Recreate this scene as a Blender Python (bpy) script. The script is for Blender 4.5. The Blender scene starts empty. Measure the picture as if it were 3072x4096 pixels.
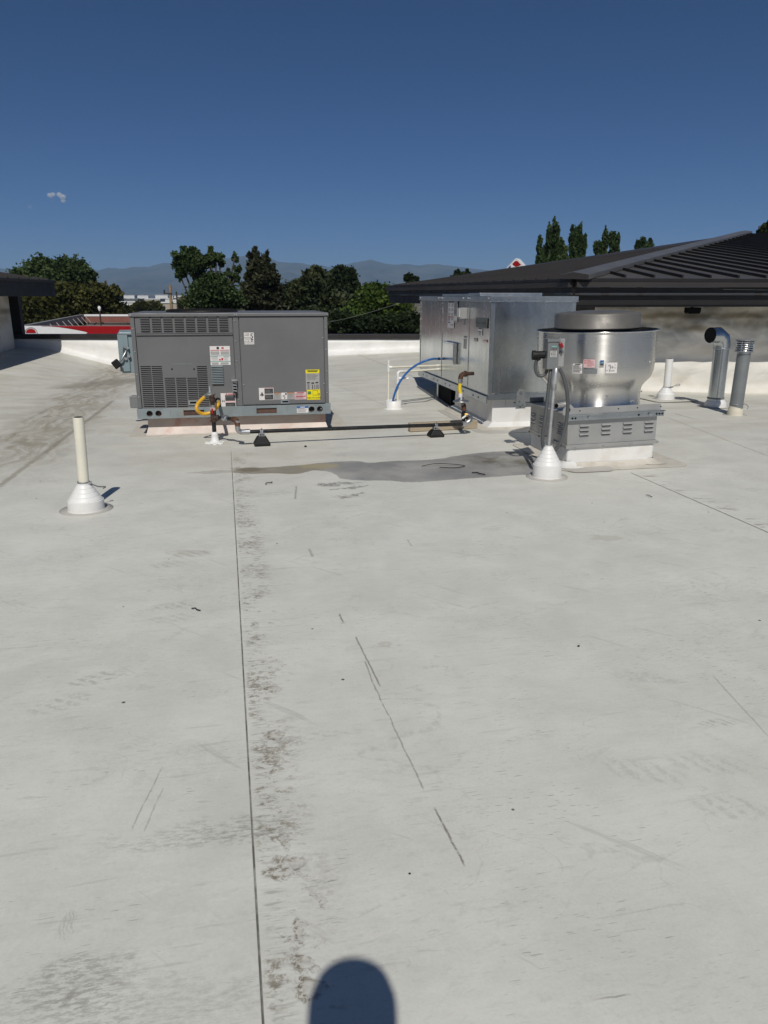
import bpy, bmesh, math, random
import numpy as np
from mathutils import Vector, Matrix, noise

# ---------------------------------------------------------------- camera, sky, sun, exposure
scene = bpy.context.scene
col = scene.collection
R = math.radians
CAM_H, PITCH, FPX = 1.6, R(16.05), 3000.0          # metres, radians, focal length in photo pixels
cam_data = bpy.data.cameras.new("camera")
cam = bpy.data.objects.new("camera", cam_data)
col.objects.link(cam)
cam.location = (0, 0, CAM_H)
cam.rotation_euler = (math.pi / 2 - PITCH, 0, 0)
cam_data.sensor_fit = 'VERTICAL'
cam_data.sensor_height = 36.0
cam_data.lens = 36.0 * FPX / 4096.0
cam_data.clip_start = 0.02
cam_data.clip_end = 40000
scene.camera = cam

SUN_DIR = Vector((-0.0203, 0.680, -0.7330)).normalized()      # the way sunlight travels
SUN_EL = math.asin(-SUN_DIR.z)
sun_data = bpy.data.lights.new("sun", 'SUN')
sun_data.energy = 3.2
sun_data.angle = R(0.53)
sun_data.color = (1.0, 0.955, 0.88)
sun = bpy.data.objects.new("sun", sun_data)
col.objects.link(sun)
sun.location = (0, -20, 30)
sun.rotation_euler = SUN_DIR.to_track_quat('-Z', 'Y').to_euler()

world = bpy.data.worlds.new("World")
scene.world = world
world.use_nodes = True
wn = world.node_tree
bg = wn.nodes["Background"]
sky = wn.nodes.new("ShaderNodeTexSky")
sky.sky_type = 'NISHITA'
sky.sun_disc = False
sky.sun_elevation = SUN_EL
sky.sun_rotation = math.pi
sky.altitude = 1400
sky.air_density = 0.52
sky.dust_density = 2.4
sky.ozone_density = 10.0
hsv = wn.nodes.new("ShaderNodeHueSaturation")
hsv.inputs["Saturation"].default_value = 1.12
wn.links.new(sky.outputs[0], hsv.inputs["Color"])
wn.links.new(hsv.outputs[0], bg.inputs[0])
bg.inputs[1].default_value = 0.05
scene.view_settings.view_transform = 'Standard'
scene.view_settings.look = 'None'
scene.view_settings.exposure = 0.0
scene.view_settings.gamma = 1.0
scene.render.engine = 'CYCLES'
scene.cycles.use_denoising = True
scene.cycles.max_bounces = 8
scene.cycles.volume_bounces = 2
scene.cycles.sample_clamp_indirect = 4.0

# ---------------------------------------------------------------- photo pixels to places
D = 3072 / 1659.0
def ray(px, py):
    u = (px - 1536) / FPX
    v = -(py - 2048) / FPX
    return Vector((u, math.cos(PITCH) + v * math.sin(PITCH), -math.sin(PITCH) + v * math.cos(PITCH)))
EYE = Vector((0, 0, CAM_H))
def on_z(px, py, z=0.0):
    d = ray(px, py); return EYE + d * ((z - CAM_H) / d.z)
def on_y(px, py, y):
    d = ray(px, py); return EYE + d * (y / d.y)
def on_plane(px, py, p, n):
    d = ray(px, py); return EYE + d * ((Vector(p) - EYE).dot(n) / d.dot(n))
def dz(x, y, z=0.0): return on_z(x * D, y * D, z)
def dy(x, y, yy): return on_y(x * D, y * D, yy)
CROP1 = (460, 1180, 900 / 1659.)
CROP3 = (1500, 1130, 850 / 1659.)
CROP4 = (2020, 1200, 680 / 1659.)
CROP5 = (2500, 860, 572 / 1406.)
def zp(c, x, y): return (c[0] + x * c[2], c[1] + y * c[2])

# ---------------------------------------------------------------- materials
MATS = {}
class NT:
    """small helper to write node trees"""
    def __init__(s, name):
        s.m = bpy.data.materials.new(name); s.m.use_nodes = True
        s.t = s.m.node_tree; s.b = s.t.nodes["Principled BSDF"]; s.out = s.t.nodes["Material Output"]
    def n(s, typ, **kw):
        nd = s.t.nodes.new(typ)
        for k, v in kw.items(): setattr(nd, k, v)
        return nd
    def put(s, sock, v):
        if isinstance(v, bpy.types.NodeSocket): s.t.links.new(v, sock)
        elif v is not None:
            if hasattr(sock.default_value, '__len__') and not hasattr(v, '__len__'): v = (v,) * len(sock.default_value)
            if hasattr(sock.default_value, '__len__') and len(sock.default_value) == 4 and len(v) == 3: v = (*v, 1)
            sock.default_value = v
    def math(s, op, a, b=None, c=None, clamp=False):
        nd = s.n("ShaderNodeMath", operation=op, use_clamp=clamp)
        s.put(nd.inputs[0], a)
        if b is not None: s.put(nd.inputs[1], b)
        if c is not None: s.put(nd.inputs[2], c)
        return nd.outputs[0]
    def vm(s, op, a, b=None, scale=None):
        nd = s.n("ShaderNodeVectorMath", operation=op)
        s.put(nd.inputs[0], a)
        if b is not None: s.put(nd.inputs[1], b)
        if scale is not None: s.put(nd.inputs["Scale"], scale)
        return nd.outputs["Value"] if op in ('DOT_PRODUCT', 'LENGTH', 'DISTANCE') else nd.outputs[0]
    def noise(s, vec, scale=5, detail=3, rough=0.55, dist=0.0, col=False):
        nd = s.n("ShaderNodeTexNoise")
        if vec is not None: s.put(nd.inputs["Vector"], vec)
        nd.inputs["Scale"].default_value = scale; nd.inputs["Detail"].default_value = detail
        nd.inputs["Roughness"].default_value = rough; nd.inputs["Distortion"].default_value = dist
        return nd.outputs["Color"] if col else nd.outputs[0]
    def step(s, v, lo, hi, a=0.0, b=1.0):
        nd = s.n("ShaderNodeMapRange", interpolation_type='SMOOTHSTEP')
        s.put(nd.inputs[0], v); s.put(nd.inputs[1], lo); s.put(nd.inputs[2], hi); s.put(nd.inputs[3], a); s.put(nd.inputs[4], b)
        return nd.outputs[0]
    def mix(s, f, a, b):
        nd = s.n("ShaderNodeMix", data_type='RGBA')
        s.put(nd.inputs[0], f); s.put(nd.inputs[6], a); s.put(nd.inputs[7], b)
        return nd.outputs[2]
    def pos(s): return s.n("ShaderNodeNewGeometry").outputs["Position"]
    def objc(s): return s.n("ShaderNodeTexCoord").outputs["Object"]
    def comb(s, x, y, z):
        nd = s.n("ShaderNodeCombineXYZ"); s.put(nd.inputs[0], x); s.put(nd.inputs[1], y); s.put(nd.inputs[2], z); return nd.outputs[0]
    def bump(s, h, strength=0.3, dist=0.01):
        nd = s.n("ShaderNodeBump"); nd.inputs["Strength"].default_value = strength; nd.inputs["Distance"].default_value = dist
        s.put(nd.inputs["Height"], h); s.put(s.b.inputs["Normal"], nd.outputs[0]); return nd.outputs[0]

def mat(name, color, rough=0.5, metal=0.0, var=0.12, scale=6, bump=0.0, spec=0.5, coat=0.0, dirt=None, dirt_scale=3, dirt_amt=0.5, rvar=0.08):
    if name in MATS: return MATS[name]
    q = NT(name)
    p = q.objc()
    f = q.noise(p, scale, 4, 0.6)
    lo = tuple(c * (1 - var) for c in color); hi = tuple(min(1, c * (1 + var)) for c in color)
    c = q.mix(q.step(f, 0.3, 0.7), lo, hi)
    if dirt:
        g = q.step(q.noise(p, dirt_scale, 5, 0.65), 0.5, 0.72)
        c = q.mix(q.math('MULTIPLY', g, dirt_amt), c, dirt)
    q.put(q.b.inputs["Base Color"], c)
    q.put(q.b.inputs["Roughness"], q.step(q.noise(p, scale * 2.3, 3), 0.25, 0.75, max(0.02, rough - rvar), min(1, rough + rvar)))
    q.b.inputs["Metallic"].default_value = metal
    q.b.inputs["Specular IOR Level"].default_value = spec
    if coat: q.b.inputs["Coat Weight"].default_value = coat
    if bump: q.bump(q.noise(p, scale * 3, 4), bump, 0.01)
    MATS[name] = q.m
    return q.m

m_paint = mat("grey_cabinet_paint", (0.152, 0.153, 0.157), 0.45, var=0.06, scale=1.6, spec=0.35, bump=0.10, dirt=(0.19, 0.183, 0.17), dirt_amt=0.35, dirt_scale=2.2)
m_rail = mat("blue_grey_steel", (0.225, 0.262, 0.275), 0.5, var=0.12, scale=5, dirt=(0.3, 0.27, 0.22), dirt_amt=0.4)
m_dbox = mat("blue_grey_box_paint", (0.22, 0.29, 0.32), 0.45, var=0.06)
m_gbox = mat("light_grey_box_paint", (0.19, 0.20, 0.202), 0.4, var=0.05)
m_black = mat("black_void", (0.008, 0.008, 0.009), 0.8, var=0.1, spec=0.1)
m_rubber = mat("black_rubber", (0.012, 0.012, 0.012), 0.6, var=0.3, spec=0.3)
m_pipeblack = mat("black_steel_pipe", (0.02, 0.02, 0.021), 0.35, var=0.3, scale=20, metal=0.3)
m_rust = mat("rusty_iron", (0.085, 0.038, 0.02), 0.75, var=0.5, scale=22, bump=0.3)
m_rustdark = mat("dark_brown_iron", (0.05, 0.026, 0.017), 0.7, var=0.5, scale=22, bump=0.3)
m_zinc = mat("zinc_fitting", (0.5, 0.51, 0.52), 0.35, metal=0.9, var=0.15, scale=30)
m_yellow = mat("yellow_coated_hose", (0.72, 0.40, 0.025), 0.4, var=0.06)
m_yellow2 = mat("bright_yellow_hose", (0.8, 0.58, 0.04), 0.4, var=0.06)
m_blue = mat("blue_hose", (0.02, 0.13, 0.42), 0.4, var=0.1)
m_red = mat("red_plastic", (0.28, 0.008, 0.012), 0.4, var=0.05)
m_brass = mat("brass", (0.6, 0.38, 0.09), 0.35, metal=0.8, var=0.1)
m_pvc = mat("cream_plastic_pipe", (0.78, 0.75, 0.63), 0.4, var=0.05, scale=3)
m_pvcw = mat("white_plastic_pipe", (0.80, 0.80, 0.77), 0.4, var=0.03)
m_boot = mat("white_pipe_boot_membrane", (0.80, 0.80, 0.78), 0.45, var=0.03, scale=4, dirt=(0.6, 0.57, 0.5), dirt_amt=0.25)
m_bootold = mat("cream_pipe_boot_membrane", (0.68, 0.63, 0.52), 0.5, var=0.05, scale=4)
m_ring = mat("membrane_boot_skirt", (0.50, 0.485, 0.44), 0.6, var=0.06, dirt=(0.4, 0.36, 0.29), dirt_amt=0.4)
m_curb = mat("white_curb_membrane", (0.77, 0.765, 0.74), 0.5, var=0.05, scale=2.5, bump=0.12, dirt=(0.6, 0.54, 0.43), dirt_amt=0.35, dirt_scale=4)
m_curbbase = mat("dusty_curb_skirt", (0.60, 0.565, 0.49), 0.6, var=0.07, scale=5, bump=0.1, dirt=(0.47, 0.42, 0.34), dirt_amt=0.6, dirt_scale=6)
m_curbpink = mat("pink_stained_shaded_curb", (0.50, 0.42, 0.37), 0.6, var=0.1, scale=3, dirt=(0.42, 0.17, 0.11), dirt_scale=4, dirt_amt=0.6, bump=0.1)  # pink stain, base also darkened for the shade under the rail
m_curbpinkl = mat("lit_pink_curb_skirt", (0.68, 0.595, 0.535), 0.6, var=0.12, scale=4, dirt=(0.58, 0.34, 0.27), dirt_scale=5, dirt_amt=0.6)  # paler copy of the stained membrane for the sunlit flashing
m_wood = None
m_bronze = mat("dark_bronze_metal", (0.021, 0.0185, 0.018), 0.5, var=0.12, scale=2, spec=0.5)
m_bronzefascia = mat("dark_bronze_fascia", (0.017, 0.0155, 0.0155), 0.5, var=0.1, scale=2, spec=0.4)
m_slot = mat("rusty_brown_interior", (0.10, 0.055, 0.042), 0.8, var=0.3, scale=8)
m_lwhite = mat("white_label", (0.74, 0.71, 0.69), 0.4, var=0.05, scale=30)
m_lgrey = mat("grey_label", (0.38, 0.375, 0.36), 0.4, var=0.05, scale=30)
m_ldark = mat("dark_label_block", (0.055, 0.057, 0.06), 0.5, var=0.1, scale=40)
m_lyel = mat("yellow_label", (0.82, 0.70, 0.01), 0.4, var=0.03)
m_lpink = mat("pink_label", (0.72, 0.50, 0.50), 0.4, var=0.04)
m_lred = mat("red_label_ink", (0.45, 0.05, 0.06), 0.4, var=0.05)
m_lorange = mat("orange_label_ink", (0.5, 0.2, 0.06), 0.4, var=0.05)
m_lteal = mat("teal_label_ink", (0.04, 0.28, 0.26), 0.4, var=0.05)
m_lblue = mat("blue_label_ink", (0.03, 0.13, 0.36), 0.4, var=0.05)
m_ink = mat("black_label_ink", (0.01, 0.01, 0.01), 0.5, var=0.1)
m_inkgrey = mat("grey_label_ink", (0.2, 0.2, 0.2), 0.5, var=0.1)
m_lgreen = mat("green_label_ink", (0.1, 0.2, 0.05), 0.5, var=0.1)
m_signwhite = mat("white_sign_paint", (0.8, 0.81, 0.8), 0.35, var=0.03)
m_signred = mat("red_sign_paint", (0.34, 0.004, 0.004), 0.4, var=0.04)
m_signblue = mat("blue_sign_paint", (0.01, 0.05, 0.20), 0.4, var=0.04)
m_brick = mat("faded_red_panel", (0.24, 0.095, 0.07), 0.6, var=0.12, scale=0.8)
m_brick2 = mat("dusty_red_panel", (0.21, 0.13, 0.12), 0.6, var=0.12, scale=0.8)
m_greysteel = mat("weathered_grey_steel", (0.22, 0.23, 0.22), 0.6, var=0.15, scale=2)
m_conduit = mat("grey_conduit_jacket", (0.085, 0.09, 0.092), 0.45, var=0.08)
m_emt = mat("galvanised_conduit", (0.55, 0.56, 0.56), 0.4, metal=0.7, var=0.1, scale=12)
m_skin = mat("skin", (0.5, 0.3, 0.22), 0.5, var=0.05)
m_shirt = mat("work_shirt_cloth", (0.25, 0.28, 0.3), 0.8, var=0.1)
m_trouser = mat("denim_cloth", (0.05, 0.07, 0.11), 0.8, var=0.1)
m_hair = mat("brown_hair", (0.03, 0.02, 0.013), 0.6, var=0.2)
m_barkd = mat("tree_bark", (0.07, 0.055, 0.042), 0.9, var=0.3, scale=3, bump=0.4)
m_polewood = mat("weathered_pole_wood", (0.30, 0.21, 0.12), 0.8, var=0.15, scale=2)
m_poledark = mat("dark_pole_wood", (0.05, 0.042, 0.035), 0.8, var=0.15, scale=2)
m_townwhite = mat("white_town_wall", (0.72, 0.72, 0.70), 0.6, var=0.08, scale=0.05)
m_towntan = mat("tan_town_wall", (0.42, 0.37, 0.30), 0.7, var=0.08, scale=0.05)
m_towngrey = mat("grey_town_roof", (0.20, 0.21, 0.22), 0.7, var=0.1, scale=0.05)
m_towndark = mat("dark_town_wall", (0.035, 0.045, 0.055), 0.7, var=0.1, scale=0.05)

def galv(name, color=(0.60, 0.62, 0.615), rough=0.24, sp=38, streak=True, bump=0.0):
    q = NT(name); p = q.objc()
    v = q.n("ShaderNodeTexVoronoi"); v.inputs["Scale"].default_value = sp; q.put(v.inputs["Vector"], p)
    g = q.n("ShaderNodeRGBToBW"); q.put(g.inputs[0], v.outputs["Color"])
    f = q.math('ADD', q.math('MULTIPLY', g.outputs[0], 0.2), q.math('MULTIPLY', q.noise(p, 2.2, 4), 0.8))
    c = q.mix(q.step(f, 0.25, 0.75), tuple(x * 0.86 for x in color), tuple(min(1, x * 1.1) for x in color))
    q.put(q.b.inputs["Base Color"], c)
    s = q.noise(q.vm('MULTIPLY', p, (4, 4, 0.5)), 3, 3) if streak else q.noise(p, 6, 3)
    q.put(q.b.inputs["Roughness"], q.step(q.math('ADD', q.math('MULTIPLY', s, .93), q.math('MULTIPLY', g.outputs[0], .07)), 0.25, 0.75, rough - 0.03, rough + 0.04))
    q.b.inputs["Metallic"].default_value = 1.0
    q.bump(q.noise(p, 0.9, 0), 0.08 + bump, 0.02)
    MATS[name] = q.m
    return q.m
m_galv = galv("galvanised_sheet")
m_galvd = galv("galvanised_flange", (0.50, 0.53, 0.545), 0.36)
m_vent = galv("galvanised_vent_duct", (0.52, 0.55, 0.57), 0.24, 60, bump=0.1)
m_ventgrey = mat("dull_grey_vent_metal", (0.235, 0.25, 0.255), 0.5, metal=0.35, var=0.08, scale=5)
m_alplate = mat("plain_aluminium_sheet", (0.41, 0.41, 0.40), 0.46, metal=0.45, var=0.06, scale=4)
m_shiny = mat("bright_aluminium_louvre", (0.8, 0.8, 0.79), 0.22, metal=1.0, var=0.1, scale=12)

def spun(name, color, rough, aniso):
    q = NT(name); p = q.objc()
    q.b.inputs["Metallic"].default_value = 1.0
    z = q.noise(q.vm('MULTIPLY', p, (1.5, 1.5, 9)), 2.0, 2)
    q.put(q.b.inputs["Base Color"], q.mix(z, tuple(c * .93 for c in color), color))
    q.put(q.b.inputs["Roughness"], q.step(z, 0.3, 0.7, rough - 0.015, rough + 0.02))
    q.b.inputs["Anisotropic"].default_value = aniso
    tg = q.n("ShaderNodeTangent", direction_type='RADIAL', axis='Z')
    q.put(q.b.inputs["Tangent"], tg.outputs[0])
    q.b.inputs["Anisotropic Rotation"].default_value = 0.25
    return q.m
m_spun = spun("spun_aluminium", (0.73, 0.715, 0.68), 0.28, 0.93)
m_spundark = mat("weathered_aluminium_cap", (0.165, 0.157, 0.142), 0.5, metal=0.35, var=0.08, scale=5, spec=0.6)

def wood_mat():
    q = NT("weathered_timber"); p = q.objc()
    g = q.noise(q.vm('MULTIPLY', p, (2, 40, 40)), 2.0, 4)
    q.put(q.b.inputs["Base Color"], q.mix(g, (0.26, 0.20, 0.13), (0.50, 0.43, 0.32)))
    q.b.inputs["Roughness"].default_value = 0.85
    q.bump(g, 0.3, 0.01)
    return q.m
m_wood = wood_mat()

def leaf_mat(name, a, b, trans=0.35):
    q = NT(name); p = q.pos()
    f = q.math('ADD', q.math('MULTIPLY', q.noise(p, 0.55, 3), 0.6), q.math('MULTIPLY', q.noise(p, 5.0, 2), 0.4))
    c = q.mix(q.step(f, 0.36, 0.64), a, b)
    q.put(q.b.inputs["Base Color"], c); q.b.inputs["Roughness"].default_value = 0.6; q.b.inputs["Specular IOR Level"].default_value = 0.25
    t = q.n("ShaderNodeBsdfTranslucent"); q.put(t.inputs[0], c)
    mx = q.n("ShaderNodeMixShader"); mx.inputs[0].default_value = trans
    q.t.links.new(q.b.outputs[0], mx.inputs[1]); q.t.links.new(t.outputs[0], mx.inputs[2]); q.t.links.new(mx.outputs[0], q.out.inputs[0])
    return q.m
m_leaf = leaf_mat("green_leaves", (0.036, 0.066, 0.020), (0.085, 0.128, 0.042))
m_leafolive = leaf_mat("olive_leaves", (0.050, 0.058, 0.014), (0.120, 0.118, 0.030))
m_leafbright = leaf_mat("fresh_green_leaves", (0.045, 0.082, 0.016), (0.110, 0.165, 0.030))
m_leafdark = leaf_mat("dark_green_leaves", (0.020, 0.034, 0.013), (0.048, 0.068, 0.025))
m_needle = leaf_mat("conifer_needles", (0.030, 0.035, 0.016), (0.070, 0.075, 0.036), 0.15)
m_needle2 = leaf_mat("green_conifer_needles", (0.026, 0.038, 0.016), (0.068, 0.084, 0.032), 0.15)

# ---------------------------------------------------------------- mesh helpers
class MB:
    def __init__(s): s.v = []; s.f = []; s.m = []; s.s = []; s.mats = []
    def mi(s, m):
        if m not in s.mats: s.mats.append(m)
        return s.mats.index(m)
    def add(s, vs, fs, m, smooth=False):
        o = len(s.v); s.v.extend([tuple(v) for v in vs]); k = s.mi(m)
        for f in fs: s.f.append(tuple(i + o for i in f)); s.m.append(k); s.s.append(smooth)
        return s
    def box(s, x0, x1, y0, y1, z0, z1, m, M=None):
        vs = [Vector((x, y, z)) for x in (x0, x1) for y in (y0, y1) for z in (z0, z1)]
        if M is not None: vs = [M @ v for v in vs]
        return s.add(vs, [(0, 1, 3, 2), (4, 6, 7, 5), (0, 4, 5, 1), (2, 3, 7, 6), (0, 2, 6, 4), (1, 5, 7, 3)], m)
    def quad(s, a, b, c, d, m): return s.add([a, b, c, d], [(0, 1, 2, 3)], m)
    def prism(s, poly, axis_from, axis_to, m, M=None):
        """poly: list of 3-D points (planar), swept by the vector axis_to - axis_from"""
        d = Vector(axis_to) - Vector(axis_from)
        a = [Vector(p) for p in poly]; n = len(a); b = [p + d for p in a]
        vs = a + b
        if M is not None: vs = [M @ v for v in vs]
        fs = [tuple(range(n))[::-1], tuple(range(n, 2 * n))] + [(i, (i + 1) % n, n + (i + 1) % n, n + i) for i in range(n)]
        return s.add(vs, fs, m)
    def cyl(s, p0, p1, r0, m, r1=None, n=20, caps=True, smooth=True):
        r1 = r0 if r1 is None else r1
        p0 = Vector(p0); p1 = Vector(p1); ax = (p1 - p0).normalized()
        u = ax.orthogonal().normalized(); w = ax.cross(u)
        vs = []
        for p, r in ((p0, r0), (p1, r1)):
            for i in range(n):
                a = 2 * math.pi * i / n; vs.append(p + (u * math.cos(a) + w * math.sin(a)) * r)
        s.add(vs, [(i, (i + 1) % n, n + (i + 1) % n, n + i) for i in range(n)], m, smooth)
        if caps:
            s.add(vs[:n], [tuple(range(n))[::-1]], m); s.add(vs[n:], [tuple(range(n))], m)
        return s
    def tube(s, pts, r, m, n=12, caps=True):
        pts = [Vector(p) for p in pts]; rs = r if hasattr(r, '__len__') else [r] * len(pts)
        vs = []; u = None
        for i, p in enumerate(pts):
            t = (pts[min(i + 1, len(pts) - 1)] - pts[max(i - 1, 0)]).normalized()
            u = t.orthogonal().normalized() if u is None else (u - t * u.dot(t)).normalized()
            w = t.cross(u)
            for k in range(n):
                a = 2 * math.pi * k / n; vs.append(p + (u * math.cos(a) + w * math.sin(a)) * rs[i])
        fs = []
        for i in range(len(pts) - 1):
            for k in range(n):
                fs.append((i * n + k, i * n + (k + 1) % n, (i + 1) * n + (k + 1) % n, (i + 1) * n + k))
        s.add(vs, fs, m, True)
        if caps:
            s.add(vs[:n], [tuple(range(n))[::-1]], m); s.add(vs[-n:], [tuple(range(n))], m)
        return s
    def lathe(s, prof, m, c=(0, 0, 0), n=48, M=None, smooth=True, close=False):
        c = Vector(c); vs = []
        for r, z in prof:
            for k in range(n):
                a = 2 * math.pi * k / n; v = Vector((r * math.cos(a), r * math.sin(a), z))
                vs.append((M @ v if M is not None else v) + c)
        fs = []
        for i in range(len(prof) - 1):
            for k in range(n):
                fs.append((i * n + k, i * n + (k + 1) % n, (i + 1) * n + (k + 1) % n, (i + 1) * n + k))
        s.add(vs, fs, m, smooth)
        if close: s.add(vs[:n], [tuple(range(n))[::-1]], m); s.add(vs[-n:], [tuple(range(n))], m)
        return s
    def ball(s, c, r, m, n=10, sz=1.0):
        prof = [(r * math.sin(math.pi * i / n), -r * sz * math.cos(math.pi * i / n)) for i in range(n + 1)]
        prof[0] = (r * .01, prof[0][1]); prof[-1] = (r * .01, prof[-1][1])
        return s.lathe(prof, m, c, 14)
    def text(s, txt, size, m, M):
        vs, fs = text_geo(txt, size)
        return s.add([M @ Vector(v) for v in vs], fs, m)
    def build(s, name, parent=None, bevel=0.0, autosmooth=True):
        me = bpy.data.meshes.new(name)
        me.from_pydata(s.v, [], s.f)
        for m in s.mats: me.materials.append(m)
        me.polygons.foreach_set("material_index", s.m); me.polygons.foreach_set("use_smooth", s.s)
        me.update()
        o = bpy.data.objects.new(name, me); col.objects.link(o)
        if parent is not None: o.parent = parent
        if bevel:
            bm = o.modifiers.new("bevel", 'BEVEL'); bm.width = bevel; bm.segments = 2; bm.limit_method = 'ANGLE'; bm.angle_limit = R(50)
        return o

_tcache = {}
def text_geo(txt, size):
    k = (txt, size)
    if k not in _tcache:
        cu = bpy.data.curves.new("lettering", 'FONT'); cu.body = txt; cu.size = size; cu.align_x = 'CENTER'; cu.align_y = 'CENTER'
        cu.resolution_u = 3
        ob = bpy.data.objects.new("lettering", cu); col.objects.link(ob)
        bpy.context.view_layer.update()
        me = bpy.data.meshes.new_from_object(ob.evaluated_get(bpy.context.evaluated_depsgraph_get()))
        _tcache[k] = ([tuple(v.co) for v in me.vertices], [tuple(p.vertices) for p in me.polygons])
        bpy.data.meshes.remove(me); bpy.data.objects.remove(ob); bpy.data.curves.remove(cu)
    return _tcache[k]

def tag(o, label=None, cat=None, group=None, kind=None):
    if label: o["label"] = label
    if cat: o["category"] = cat
    if group: o["group"] = group
    if kind: o["kind"] = kind
    return o
def thing(name, label, cat, loc=(0, 0, 0), rotz=0.0, group=None, tilt=(0, 0)):
    o = bpy.data.objects.new(name, None); o.empty_display_size = 0.1
    col.objects.link(o); o.location = loc; o.rotation_euler = (tilt[0], tilt[1], rotz)
    return tag(o, label, cat, group)
def frame(loc, rotz=0.0, tilt=(0, 0)):
    from mathutils import Euler
    return Matrix.Translation(Vector(loc)) @ Euler((tilt[0], tilt[1], rotz)).to_matrix().to_4x4()

def panel_open(mb, x0, x1, z0, z1, holes, y0, y1, m):
    """a sheet in the xz plane with rectangular openings"""
    xs = sorted({x0, x1, *[h[0] for h in holes], *[h[1] for h in holes]}); zs = sorted({z0, z1, *[h[2] for h in holes], *[h[3] for h in holes]})
    for i in range(len(xs) - 1):
        run = None
        for j in range(len(zs) - 1):
            cx, cz = (xs[i] + xs[i + 1]) / 2, (zs[j] + zs[j + 1]) / 2
            solid = not any(h[0] < cx < h[1] and h[2] < cz < h[3] for h in holes)
            if solid: run = (run[0], zs[j + 1]) if run else (zs[j], zs[j + 1])
            if (not solid or j == len(zs) - 2) and run:
                mb.box(xs[i], xs[i + 1], y0, y1, run[0], run[1], m); run = None
def round_hole(mb, cx, cz, r, a, y0, y1, m, mdark, n=32):
    sq = []; ci = []
    for k in range(n):
        t = 2 * math.pi * k / n; c, s_ = math.cos(t), math.sin(t); q = a / max(abs(c), abs(s_))
        sq.append((cx + c * q, y0, cz + s_ * q)); ci.append((cx + c * r, y0, cz + s_ * r))
    mb.add(sq + ci, [(k, (k + 1) % n, n + (k + 1) % n, n + k) for k in range(n)], m)
    b = [(x, y1, z) for x, _, z in ci]
    mb.add(ci + b, [(k, (k + 1) % n, n + (k + 1) % n, n + k) for k in range(n)], m)
    mb.add(b, [tuple(range(n))], mdark)

def plate(parent, name, M, u0, u1, v0, v1, bgm, marks=(), texts=(), t=0.0016, label=None):
    """flat label: M maps (x right, y into the surface, z up); marks are fractions from the top-left corner"""
    mb = MB(); mb.box(u0, u1, -t, 0.0004, v0, v1, bgm, M)
    w, h = u1 - u0, v1 - v0
    for i, (a, b, c, d, mm) in enumerate(marks):
        e = t + 0.0009 + 0.00025 * (i % 7)
        mb.box(u0 + a * w, u0 + c * w, -e, -t + 0.0003, v1 - d * h, v1 - b * h, mm, M)
    for (s_, a, b, size, mm, *xs) in texts:
        T = M @ Matrix.Translation((u0 + a * w, -t - 0.0032, v1 - b * h)) @ Matrix.Rotation(math.pi / 2, 4, 'X') @ Matrix.Scale(xs[0] if xs else 1.0, 4, (1, 0, 0))
        mb.text(s_, size * h, mm, T)
    o = mb.build(name, parent)
    if label: o["label"] = label
    return o
def lines(n, a, c, b0, b1, m, rnd, fill=0.55):
    out = []
    for i in range(n):
        y = b0 + (b1 - b0) * i / n
        out.append((a, y, a + (c - a) * rnd.uniform(0.7, 1.0), y + (b1 - b0) / n * fill, m))
    return out
rnd = random.Random(5)

# ---------------------------------------------------------------- roof deck
YAW = R(11.7)
SX, SY = math.cos(YAW), math.sin(YAW)         # along the sheets' width
seam_p = dz(527, 1500)                        # a point on the long lap seam
def deck_z(x, y):
    t = max(0.0, min(1.25, (y - 11.0) / 7.3))
    if t == 0: return 0.0
    pts = [(-14, .80), (-8.0, .41), (-6.5, .02), (-5.9, .0), (-1.3, .25), (1.0, .34), (2.6, .06), (4.0, -.05), (4.8, -.13), (6.64, -.31), (20, -.5)]
    for (a, za), (b, zb) in zip(pts, pts[1:]):
        if a <= x <= b: return t * (za + (zb - za) * (x - a) / (b - a))
    return 0.0

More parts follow.
